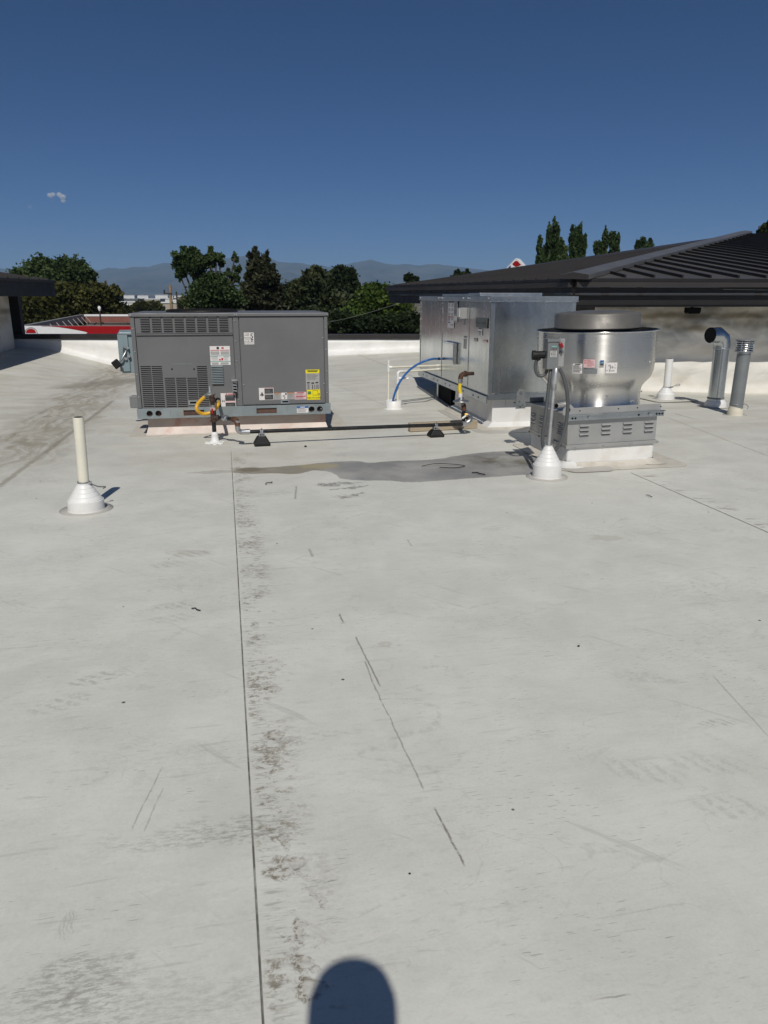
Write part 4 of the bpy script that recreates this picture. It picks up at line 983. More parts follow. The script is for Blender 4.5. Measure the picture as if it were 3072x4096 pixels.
# ---------------------------------------------------------------- galvanised make-up air unit
MZ0, MZ1, MWID, MLEN = 0.365, 1.60, 1.08, 3.6
def fl(x, y):      # left face, crop 3 pixels -> (distance back from the near corner, height)
    p = MMi @ on_plane(*zp(CROP3, x, y), tuple(MAUO), MN_left); return p.y, p.z
def ff(x, y):
    p = MMi @ on_plane(*zp(CROP3, x, y), tuple(MAUO), MN_front); return p.x, p.z
def mau():
    c = thing("roof_curb", "tall white membrane curb under the galvanised air unit", "roof curb", MAUO, MYAW)
    cy1 = 1.75
    mb = MB(); prof = [(-.20, .003), (-.13, .008), (-.085, .02), (-.01, .07), (0, MZ0 - .002)]
    x0, x1, y0, y1 = .10, 1.0, .10, cy1
    vs = []
    ring = lambda o: [(x0 + o, y0 + o), (x1 - o, y0 + o), (x1 - o, y1 - o), (x0 + o, y1 - o)]
    for o_, z in prof: vs += [(x, y, z) for x, y in ring(o_)]
    fs = [(k * 4 + i, k * 4 + (i + 1) % 4, k * 4 + 4 + (i + 1) % 4, k * 4 + 4 + i) for k in range(len(prof) - 1) for i in range(4)]
    mb.add(vs[:12], [f for f in fs if max(f) < 12], m_curbbase, True); mb.add(vs[8:], [tuple(i - 8 for i in f) for f in fs if min(f) >= 8], m_curb, False)
    mb.build("curb_wall", c)
    patch(c, "membrane_patch", Matrix(), rrect(-.20, 1.5, -.32, 1.9, .2))
    mb = MB(); a = ff(1040, 930)[0]
    mb.add([(a - .003, y0 - .003, MZ0 - .01), (a + .003, y0 - .003, MZ0 - .01), (a + .003, y0 - .003, .2), (a - .003, y0 - .003, .2)], [(0, 1, 2, 3)], m_ring); mb.build("lap_seam", c)
    mb = MB()      # gathered corner reinforcement
    for k in range(9):
        an = R(180 + k * 11.25); 
    mb.lathe([(.17, .006), (.10, .014), (.05, .04), (.03, .12)], m_curb, (x0 + .03, y0 + .03, 0), 24); mb.build("corner_boot", c)
    s = thing("shade_box", "box coloured black for the shade under the far end of the galvanised unit", "support", MM @ Vector((.1, 2.0, 0)), MYAW)
    mb = MB(); mb.box(0.0, .85, 0, .75, 0, MZ0 - .003, m_black); mb.build("box", s)  # black stands in for the shaded part under the overhang
    mb = MB(); mb.box(-.02, -.002, .68, .76, 0, MZ0 - .003, m_galvd); mb.box(-.025, -.002, .66, .68, MZ0 - .12, MZ0 - .003, m_galvd); mb.build("edge_trim", s)

    t = thing("air_handler", "galvanised sheet metal make-up air unit beside the blue hose", "air unit", MM @ Vector((0, 0, MZ0)), MYAW)
    def put(mb, name, bevel=0.0):
        mb.v = [(v[0], v[1], v[2] - MZ0) for v in mb.v]; return mb.build(name, t, bevel)
    ys = [0.0, fl(735, 400)[0], fl(690, 400)[0], fl(525, 400)[0], fl(505, 400)[0], MLEN]
    mb = MB(); mb.box(.006, MWID - .006, .006, MLEN - .006, MZ0 + .004, MZ1 - .005, m_galv); put(mb, "casing")
    # side skins with folded seams
    def skin(a, b, nm, off=0.0):
        mb = MB(); n = 6; vs = []
        for j in range(7):
            for i in range(n + 1):
                yy = a + (b - a) * i / n; zz = MZ0 + .07 + (MZ1 - .075 - MZ0 - .07) * j / 6
                bulge = 0.006 * math.sin(math.pi * i / n) * math.sin(math.pi * j / 6) * (0.5 + noise.noise((a * 3, j * .6, i * .4)))
                vs.append((-off - bulge, yy, zz))
        mb.add(vs, [(j * (n + 1) + i, (j + 1) * (n + 1) + i, (j + 1) * (n + 1) + i + 1, j * (n + 1) + i + 1) for j in range(6) for i in range(n)], m_galv, True)
        put(mb, nm)
    skin(.045, ys[1] - .004, "side_panel"); skin(ys[2] + .004, ys[3] - .004, "side_panel"); skin(ys[4] + .004, MLEN - .03, "side_panel")
    for a, b in ((ys[1], ys[2]), (ys[3], ys[4]), (0.0, .04), (MLEN - .028, MLEN)):
        mb = MB(); mb.box(-.008, .004, a, b, MZ0 + .07, MZ1 - .07, m_galv)
        if b - a < .2 and a > .1:
            for k in range(2): mb.cyl((-.008, a + .015, MZ1 - .10 - k * .07), (-.014, a + .015, MZ1 - .10 - k * .07), .008, m_zinc, n=8)
        if a > 3:
            for k in range(9): mb.cyl((-.008, a + .012, MZ0 + .15 + k * .12), (-.013, a + .012, MZ0 + .15 + k * .12), .009, m_zinc, n=8)
        put(mb, "side_post", .002)
    # front (right-hand) face
    mb = MB(); n = 10; vs = []
    xa, xb, za, zb = .05, MWID - .05, MZ0 + .085, MZ1 - .065
    for j in range(n + 1):
        for i in range(n + 1):
            u, v = i / n, j / n; bulge = .009 * math.sin(math.pi * u) * math.sin(math.pi * v) * (.6 + noise.noise((u * 3, v * 3, 2)))
            vs.append((xa + (xb - xa) * u, -.002 - bulge, za + (zb - za) * v))
    mb.add(vs, [(j * (n + 1) + i, j * (n + 1) + i + 1, (j + 1) * (n + 1) + i + 1, (j + 1) * (n + 1) + i) for j in range(n) for i in range(n)], m_galv, True)
    put(mb, "front_panel")
    for a, b in ((0, .048), (MWID - .048, MWID)):
        mb = MB(); mb.box(a, b, -.006, .004, MZ0 + .08, MZ1 - .06, m_galvd)
        if a: mb.box(a - .02, a, -.005, .0, MZ0 + .1, MZ1 - .06, m_galv)
        put(mb, "front_post", .002)
    mb = MB(); mb.box(0, MWID, -.010, .004, MZ0, MZ0 + .078, m_galvd); mb.box(.07, MWID, -.015, -.0105, MZ0 + .072, MZ0 + .084, m_galv)
    put(mb, "front_skirt", .003)
    # base channel along the left side with bolts
    mb = MB(); mb.box(-.03, -.009, -.012, MLEN, MZ0 - .045, MZ0 + .045, m_galvd); mb.box(-.03, .0, -.012, MLEN, MZ0 - .05, MZ0 - .0455, m_galvd)
    for k in range(16):
        yy = .06 + k * .225; mb.cyl((-.03, yy, MZ0), (-.034, yy, MZ0), .012, m_black if k % 3 else m_zinc, n=8)
    put(mb, "base_channel", .003)
    # roof caps
    mb = MB(); mb.box(-.02, MWID + .02, -.02, MLEN + .02, MZ1 - .06, MZ1, m_galvd)
    for k in range(7): mb.cyl((.05 + k * .165, -.02, MZ1 - .026), (.05 + k * .165, -.027, MZ1 - .026), .009, m_zinc, n=8)
    for yy in (.06, ys[1] - .03, ys[1] + .04, ys[2], ys[3] - .05, ys[3] + .03, ys[4] + .03, MLEN - .06): mb.cyl((-.02, yy, MZ1 - .026), (-.028, yy, MZ1 - .026), .011, m_zinc, n=8)
    mb.box(-.022, MWID + .022, -.024, -.0205, MZ1 - .066, MZ1 - .058, m_shiny)
    put(mb, "top_cap", .004)
    mb = MB(); mb.box(-.012, MWID - .25, ys[1] + .05, ys[3], MZ1 + .001, MZ1 + .032, m_galvd); put(mb, "roof_panel", .004)
    mb = MB(); mb.box(-.012, MWID - .27, .42, ys[1] + .04, MZ1 + .001, MZ1 + .04, m_galvd); put(mb, "roof_panel", .004)
    # control box door
    a, b = fl(557, 438), fl(640, 658); mb = MB(); mb.box(-.055, -.009, b[0], a[0], b[1] + .03, a[1] - .03, m_galv)
    mb.box(-.06, -.056, b[0] + .01, a[0] - .02, b[1] + .05, a[1] - .05, m_galv); put(mb, "control_box", .004)
    # small white switch cover high on the post
    a, b = fl(696, 196), fl(742, 284); mb = MB(); mb.box(-.10, -.0085, (a[0] + b[0]) / 2 - .03, (a[0] + b[0]) / 2 + .10, b[1], a[1], m_alplate); mb.box(-.11, -.101, (a[0] + b[0]) / 2 - .02, (a[0] + b[0]) / 2 + .08, b[1] + .02, a[1] - .01, m_lwhite); put(mb, "switch_cover", .003)
    # labels: x axis of a label runs from far to near along the left face
    LM = Matrix.Translation((0, 0, -MZ0)) @ Matrix(((0, 1, 0, -.012), (-1, 0, 0, 0), (0, 0, 1, 0), (0, 0, 0, 1)))
    def lab(name, xa, ya, xb, yb, bgm, marks=(), texts=(), label=None):
        a, b = fl(xa, ya), fl(xb, yb); plate(t, name, LM, -a[0], -b[0], b[1], a[1], bgm, marks, texts, label=label)
    mk = [(.05, .0, .95, .04, m_ink), (.05, .56, .95, .59, m_lred), (.05, .78, .45, .81, m_ink), (.52, .86, .95, .88, m_ink)] + [(.1 + .48 * i, .08 + .17 * j, .42 + .48 * i, .19 + .17 * j, m_lgrey) for i in range(2) for j in range(4)] + lines(6, .1, .42, .6, .76, m_inkgrey, rnd, .4)
    lab("instruction_label", 578, 148, 620, 358, m_lwhite, mk)
    lab("instruction_label", 624, 146, 648, 315, m_lgrey, [(.2, .1, .8, .3, m_inkgrey), (.2, .36, .8, .6, m_inkgrey), (.2, .7, .8, .9, m_lwhite)])
    a, b = fl(795, 275), fl(882, 360)
    lab("name_plate", 795, 273, 882, 360, m_greyplate, [(.04, .36, .06, .64, m_ink), (.06, .40, .08, .60, m_ink), (.08, .45, .10, .55, m_ink)], [("ACCUREX", .56, .5, .30, m_ink, 2.1)], label="grey plate reading ACCUREX")
    lab("warning_label", 814, 356, 842, 416, m_lwhite, [(.05, .0, .95, .1, m_ink), (.05, .42, .95, .56, m_ink), (.2, .64, .8, .94, m_lgrey)])
    lab("small_label", 780, 432, 800, 462, m_lgrey, [(.1, .1, .9, .3, m_inkgrey), (.1, .7, .9, .85, m_lpink)])
    lab("small_label", 852, 444, 878, 470, m_lpink, [(.1, .1, .9, .25, m_lred), (.2, .6, .7, .8, m_lwhite)])
    lab("rating_label", 700, 285, 722, 335, m_lgrey, lines(5, .1, .9, .1, .9, m_inkgrey, rnd, .4))
    lab("rating_label", 700, 415, 722, 432, m_inkgrey); lab("rating_label", 700, 436, 716, 520, m_lgrey, lines(4, .1, .9, .1, .9, m_inkgrey, rnd, .2))
m_greyplate = mat("dull_grey_plate", (0.12, 0.135, 0.13), 0.5, var=0.05)
mau()

# ---------------------------------------------------------------- condensate pipes and blue hose
def pipes():
    p0 = dz(850, 883)
    t = thing("pipe_pocket", "short white round pipe pocket on the roof left of the galvanised unit", "pipe boot", (p0.x, p0.y, 0))
    r = (883 - 833) / 2 * D / 3000 * (p0.y * .98) * 1.35 / 1.6
    r = .118
    mb = MB(); mb.lathe([(r * 1.35, .004), (r * 1.05, .008), (r, .02), (r, .12), (r * .93, .125), (r * .9, .115), (.002, .112)], m_boot, (0, 0, 0), 32); mb.build("collar", t)
    yy = p0.y
    C = (1500, 1380, 260 / 1659.)
    def g(x, y, o=0.0): return on_y(*zp(C, x, y), yy + o)
    def hitL(x, y):
        p = on_plane(*zp(C, x, y), tuple(MAUO), MN_left); return p
    L = Vector((p0.x, p0.y, 0))
    def mk(name, label):
        tt = thing(name, label, "pipe", (p0.x, p0.y, .1)); return tt
    def bl(mb, nm, tt):
        mb.v = [tuple(Vector(v) - Vector(tt.location)) for v in mb.v]; return mb.build(nm, tt)
    t1 = mk("drain_pipe", "taller cream plastic pipe with a capped top standing left in the pipe pocket")
    xl = g(343, 900).x; top = g(343, 390).z; zt = g(343, 568).z
    mb = MB(); mb.cyl((xl, yy, .1), (xl, yy, top), .0165, m_pvc); bl(mb, "upright_pipe", t1)
    mb = MB(); mb.cyl((xl, yy, top - .04), (xl, yy, top + .005), .0205, m_pvcw); bl(mb, "end_cap", t1)
    mb = MB(); mb.cyl((xl, yy, zt - .07), (xl, yy, zt + .05), .0215, m_pvcw); mb.cyl((xl, yy, zt), (xl + .055, yy, zt), .0215, m_pvcw); bl(mb, "tee_fitting", t1); mb = MB(); mb.cyl((xl, yy, .1), (xl, yy, .14), .0215, m_pvcw); bl(mb, "coupling", t1)
    e = hitL(1640, 525)
    mb = MB(); mb.cyl((xl + .05, yy, zt), e + Vector((.02, 0, 0)), .0165, m_pvc); mb.cyl(Vector((xl, yy, zt)).lerp(e, .93), e, .021, m_pvcw); bl(mb, "cross_pipe", t1)
    t2 = mk("drain_pipe", "shorter cream plastic pipe with elbow and side tee standing right in the pipe pocket")
    xr = g(580, 1100, -.02).x; y2 = yy - .02; zk = g(580, 685, -.02).z; zs = g(580, 855, -.02).z
    mb = MB(); mb.cyl((xr, y2, .1), (xr, y2, zk - .05), .0165, m_pvc); bl(mb, "upright_pipe", t2)
    e2 = hitL(1640, 620)
    k = Vector((xr, y2, zk)); dv = (e2 - k).normalized()
    mb = MB(); mb.tube([k - Vector((0, 0, .10))] + elbow(k - Vector((0, 0, .06)), k, e2, .045) + [k + dv * .085], .0215, m_pvcw, 14); bl(mb, "elbow", t2)
    mb = MB(); mb.cyl((xr, y2, zs - .08), (xr, y2, zs + .07), .0215, m_pvcw); mb.cyl((xr, y2, zs), (xr + .06, y2, zs), .0215, m_pvcw); mb.cyl((xr + .05, y2, zs), (xr + .15, y2, zs + .004), .0155, m_pvcw); mb.cyl((xr + .125, y2, zs), (xr + .155, y2, zs), .0195, m_pvcw); bl(mb, "tee_fitting", t2)
    mb = MB(); mb.cyl(k + dv * .08, e2 + Vector((.02, 0, 0)), .0165, m_pvc); mb.cyl(k.lerp(e2, .92), e2, .021, m_pvcw); bl(mb, "cross_pipe", t2)
    e3 = on_plane(*zp(CROP3, 553, 595), tuple(MAUO), MN_left)
    pts = [(g(452, 1520, -.04).x, yy - .04, .1), g(478, 1330, -.05), g(560, 1090, -.06), g(690, 860, -.07), g(880, 640, -.08), g(1130, 470, -.08), g(1400, 370, -.06), Vector(e3) + Vector((-.12, .0, .0)), e3 + Vector((.01, 0, 0))]
    t3 = thing("water_hose", "bright blue hose arching from the pipe pocket to the galvanised unit", "hose", (p0.x, p0.y - .04, .1))
    mb = MB(); mb.tube(smooth_path(pts), .0155, m_blue, 12); bl(mb, "hose", t3)
    q = Vector(e3) + Vector((-.10, 0, 0)); mb = MB(); mb.cyl(q - Vector((.02, 0, 0)), q + Vector((.02, 0, 0)), .019, m_rubber); bl(mb, "hose_clip", t3)
pipes()

# ---------------------------------------------------------------- exhaust fan on its vented curb
FYAW = R(11.5)
FN = dz(1223, 1008)                       # near corner of the white curb
FM = frame((FN.x, FN.y, 0), FYAW, (R(-0.2), R(-1.2))); FMi = FM.inverted()
FS = .93
m_hole = m_black
def fan():
    c = thing("roof_curb", "low white membrane curb under the round exhaust fan", "roof curb", FM.translation, FYAW)
    mb = MB(); mb.box(.004, FS - .004, .004, FS - .004, -.01, .202, m_curb); mb.build("curb_wall", c, .02)
    mb = MB(); o = .11; mb.add([(0, -.001, .035), (FS, -.001, .035), (FS + .02, -o, .006), (-.02, -o, .006)], [(0, 3, 2, 1)], m_curbbase); mb.add([(-.001, 0, .035), (-.001, FS, .035), (-o, FS, .006), (-o, -.02, .006)], [(0, 1, 2, 3)], m_curbbase); mb.build("base_flashing", c)
    patch(c, "membrane_patch", Matrix(), rrect(-.12, FS + .28, -.24, FS + .3, .12), .0075, m_curbbase)
    patch(c, "membrane_patch", Matrix(), rrect(-.08, FS * .42, -.29, .3, .1), .011, m_ring)
    for x in (0.03, FS - .03):
        mb = MB(); mb.lathe([(.17, .0115), (.11, .016), (.04, .05)], m_curbbase if x > .1 else m_curb, (x, 0.03, 0), 28); mb.build("corner_patch", c)
    b = thing("vented_curb", "square galvanised louvred box carrying the round exhaust fan", "fan curb", FM @ Vector((0, 0, .178)), FYAW, tilt=(R(-0.2), R(-1.2)))
    def pb(mb, name, bevel=0): 
        mb.v = [(v[0], v[1], v[2] - .178) for v in mb.v]; return mb.build(name, b, bevel)
    z0, z1 = .178, .50
    mb = MB(); mb.box(-.004, FS + .004, -.004, FS + .004, z0 + .035, z1, m_alplate); pb(mb, "box", .004)
    mb = MB(); mb.box(-.018, FS + .018, -.018, FS + .018, z0, z0 + .034, m_alplate)
    for k in range(4): mb.cyl((.08 + k * .29, -.018, z0 + .016), (.08 + k * .29, -.026, z0 + .016), .011, m_zinc, n=10)
    for k in range(4): mb.cyl((-.018, .1 + k * .27, z0 + .016), (-.026, .1 + k * .27, z0 + .016), .010, m_rustdark, n=10)
    pb(mb, "skirt", .003)
    def louv(M_):
        mb = MB()
        for r_ in range(3):
            zc = r_ * .042
            mb.box(-.048, .048, -.0012, .001, zc - .013, zc + .013, m_ventgrey, M_)
            prof = [(.0, zc + .014), (-.010, zc + .010), (-.014, zc - .002), (-.012, zc - .006), (0.0, zc - .006)]
            mb.prism([(-.046, y, z) for y, z in prof], (0, 0, 0), (.092, 0, 0), m_alplate, M_)
            mb.box(-.044, .044, -.0125, -.0012, zc - .0125, zc - .0065, m_black, M_)
        return mb
    for k in range(4):
        pb(louv(Matrix.Translation((.165 + .228 * k, -.0042, z0 + .13))), "louvre")
    for k in range(4):
        pb(louv(Matrix.Translation((-.0042, .165 + .228 * k, z0 + .13)) @ Matrix.Rotation(-math.pi / 2, 4, 'Z')), "louvre")
    t = thing("exhaust_fan", "round spun aluminium upblast exhaust fan with flat cap", "exhaust fan", FM @ Vector((FS / 2, FS / 2, .50)), FYAW, tilt=(R(-0.2), R(-1.2)))
    cz = .50
    def pf(mb, name, bevel=0):
        mb.v = [(v[0] - FS / 2, v[1] - FS / 2, v[2] - cz) for v in mb.v]; return mb.build(name, t, bevel)
    cc = (FS / 2 + .012, FS / 2, 0)
    RB = .608
    mb = MB(); mb.box(-.03, FS + .03, -.03, FS + .03, cz + .001, cz + .012, m_alplate); mb.box(-.03, FS + .03, -.034, -.0305, cz - .03, cz + .012, m_alplate); pf(mb, "base_plate", .002)
    prof = [(r_ * .955, z_) for r_, z_ in [(.495, cz + .012), (.482, cz + .03), (.480, cz + .17), (.484, cz + .205), (.497, cz + .235), (.522, cz + .268), (.555, cz + .300), (.580, cz + .338), (.594, cz + .385), (.600, cz + .44), (.602, cz + .60), (.604, cz + .765)]]
    mb = MB(); mb.lathe(prof, m_spun, cc, 128); pf(mb, "bowl")
    mb = MB(); mb.lathe([(.576, cz + .760), (.590, cz + .764), (.594, cz + .770), (.589, cz + .775)], m_spun, cc, 96); mb.lathe([(.589, cz + .7752), (.575, cz + .770), (.560, cz + .70), (.545, cz + .5)], m_rubber, cc, 96); pf(mb, "rim")
    mb = MB(); mb.lathe([(.5, cz + .60), (.5, cz + .74), (.3, cz + .76), (.01, cz + .76)], m_black, cc, 48); pf(mb, "wind_band")
    mb = MB(); mb.lathe([(.395, cz + .775), (.422, cz + .79), (.424, cz + .80), (.416, cz + .805), (.414, cz + .920), (.406, cz + .933), (.34, cz + .944), (.15, cz + .958), (.005, cz + .96)], m_spundark, cc, 96); pf(mb, "cap")
    # hinge rails: angle bars on the near and far-left edges
    mb = MB(); y = -.0345
    mb.box(-.06, FS + .05, y - .012, y - .0005, cz - .046, cz + .012, m_galvd); mb.box(-.06, FS + .05, y - .045, y - .0125, cz + .006, cz + .012, m_galvd)
    mb.box(-.06, FS + .02, -.028, -.024, cz + .0125, cz + .075, m_alplate)
    mb.cyl((.19, y - .012, cz - .02), (.19, y - .022, cz - .02), .016, m_zinc, n=12); mb.cyl((FS - .1, y - .012, cz - .02), (FS - .1, y - .022, cz - .02), .018, m_zinc, n=12)
    for x in (.02, .05, FS - .22, FS - .03, FS, FS + .03): mb.cyl((x, y - .012, cz - .022), (x, y - .0135, cz - .022), .010, m_black, n=10)
    for x in (.1, .5, .7, .95): mb.cyl((x, -.028, cz + .045), (x, -.0295, cz + .045), .007, m_black, n=8)
    pf(mb, "hinge_rail", .002)
    mb = MB(); mb.prism([(-.075, -.030, cz + .012), (.035, -.030, cz + .012), (.035, -.030, cz + .08), (.0, -.030, cz + .112), (-.04, -.030, cz + .105), (-.075, -.030, cz + .07)], (0, 0, 0), (0, -.004, 0), m_alplate)
    mb.cyl((-.02, -.034, cz + .06), (-.02, -.0355, cz + .06), .02, m_black, n=14); mb.cyl((-.02, -.034, cz + .085), (-.02, -.037, cz + .085), .012, m_zinc, n=12); pf(mb, "hinge_bracket")
    mb = MB(); mb.box(-.20, .12, FS - .05, FS + .01, cz + .013, cz + .02, m_rubber); mb.box(-.20, .12, FS - .05, FS - .045, cz + .02, cz + .065, m_ventgrey)
    g = [(-.20, FS - .056, cz - .045), (-.09, FS - .056, cz - .045), (-.09, FS - .056, cz + .05), (-.105, FS - .056, cz + .14), (-.13, FS - .056, cz + .165), (-.165, FS - .056, cz + .16), (-.19, FS - .056, cz + .13)]
    mb.prism(g, (0, 0, 0), (0, -.004, 0), m_ventgrey)
    for dx, dz_, r_ in ((-.145, .12, .020), (-.175, -.01, .010), (-.15, -.025, .008), (-.125, -.01, .012), (-.16, .03, .006)): mb.cyl((dx, FS - .060, cz + dz_), (dx, FS - .0615, cz + dz_), r_, m_galvd if r_ > .009 else m_black, n=12)
    pf(mb, "hinge_bracket")
    # bolts on the bowl
    for ang, z in ((-62, .10), (-100, .165), (-35, .17), (-50, .47)):
        mb = MB(); a = R(ang); rr_ = .463 if z < .2 else .58; X0 = FS / 2 + .012
        mb.cyl((X0 + math.cos(a) * rr_, FS / 2 + math.sin(a) * rr_, cz + z), (X0 + math.cos(a) * (rr_ + .012), FS / 2 + math.sin(a) * (rr_ + .012), cz + z), .009, m_zinc, n=10); pf(mb, "bolt")
    mb = MB(); a = R(-150); mb.cyl((FS / 2 + math.cos(a) * .40, FS / 2 + math.sin(a) * .40, cz + .075), (FS / 2 + math.cos(a) * .60, FS / 2 + math.sin(a) * .60, cz + .075), .026, m_alplate); mb.cyl((FS / 2 + math.cos(a) * .598, FS / 2 + math.sin(a) * .598, cz + .075), (FS / 2 + math.cos(a) * .602, FS / 2 + math.sin(a) * .602, cz + .075), .022, m_black); pf(mb, "drain_spout")
    # curved stickers
    axis = FM @ Vector((FS / 2 + .012, FS / 2, 0))
    def sticker(name, xa, ya, xb, yb, bgm, marks, texts=(), label=None):
        # find the azimuth and height of the sticker on the bowl
        def hit(x, y):
            d = ray(*zp(CROP4, x, y)); o = EYE - axis
            A = d.x ** 2 + d.y ** 2; B = 2 * (o.x * d.x + o.y * d.y); C_ = o.x ** 2 + o.y ** 2 - .584 ** 2; disc = max(0, B * B - 4 * A * C_)
            k = (-B - math.sqrt(disc)) / (2 * A); return EYE + d * k
        p = hit((xa + xb) / 2, (ya + yb) / 2); q_ = hit(xa, ya); r_ = hit(xb, yb)
        pl = FMi @ p; az = math.atan2(pl.y - FS / 2, pl.x - FS / 2 - .012)
        w = (Vector((r_.x, r_.y)) - Vector((q_.x, q_.y))).length; h = q_.z - r_.z
        n = 8; mb = MB(); zc = pl.z - cz
        def arc(u0, u1, za, zb, off, mm):
            vs = []
            for i in range(n + 1):
                a = az + ((u0 + (u1 - u0) * i / n) - .5) * w / .583; rr_ = .5845 + off
                vs += [(math.cos(a) * rr_ + .012, math.sin(a) * rr_, za), (math.cos(a) * rr_ + .012, math.sin(a) * rr_, zb)]
            mb.add(vs, [(2 * i, 2 * i + 2, 2 * i + 3, 2 * i + 1) for i in range(n)], mm)
        arc(0, 1, zc - h / 2, zc + h / 2, .001, bgm)
        for i, (a, b_, c_, d_, mm) in enumerate(marks): arc(a, c_, zc + h / 2 - d_ * h, zc + h / 2 - b_ * h, .0022 + .0004 * (i % 6), mm)
        for (s_, u, v, size, mm) in texts:
            a = az + (u - .5) * w / .6; T = Matrix.Translation((math.cos(a) * .6095, math.sin(a) * .6095, zc + h / 2 - v * h)) @ Matrix.Rotation(a + math.pi / 2, 4, 'Z') @ Matrix.Rotation(math.pi / 2, 4, 'X')
            mb.text(s_, size * h, mm, T)
        o = mb.build(name, t)
        if label: o["label"] = label
    sticker("warning_label", 667, 617, 753, 718, m_lwhite, [(.25, .05, .8, .13, m_ink), (.05, .5, .95, .54, m_ink)] + lines(5, .06, .94, .18, .48, m_inkgrey, rnd, .4) + lines(5, .06, .94, .6, .92, m_inkgrey, rnd, .4), [])
    sticker("listing_label", 770, 577, 875, 660, m_lpink, [(.08, .1, .24, .5, m_lred), (.12, .18, .2, .42, m_lpink), (.3, .08, .6, .12, m_lred)] + lines(6, .3, .95, .2, .92, m_lred, rnd, .22))
    sticker("emblem_label", 925, 587, 966, 648, m_lwhite, [(.08, .02, .9, .3, m_lblue), (.08, .55, .9, .82, m_ldark), (.08, .3, .45, .5, m_lblue), (.5, .36, .9, .5, m_lteal), (.1, .87, .9, .95, m_inkgrey)])
    sticker("diagram_label", 987, 610, 1090, 714, m_lwhite, [(.2, .3, .45, .33, m_ink), (.22, .22, .4, .25, m_ink), (.35, .42, .7, .44, m_ink), (.4, .36, .43, .62, m_ink), (.55, .3, .58, .58, m_ink), (.3, .76, .8, .79, m_ink), (.3, .6, .33, .88, m_ink), (.78, .1, .8, .3, m_ink), (.08, .7, .16, .76, m_ink), (.7, .5, .9, .52, m_ink)])
    sticker("rating_plate", 766, 672, 897, 722, m_ventgrey, lines(4, .1, .9, .15, .9, m_alplate, rnd, .3))
fan()

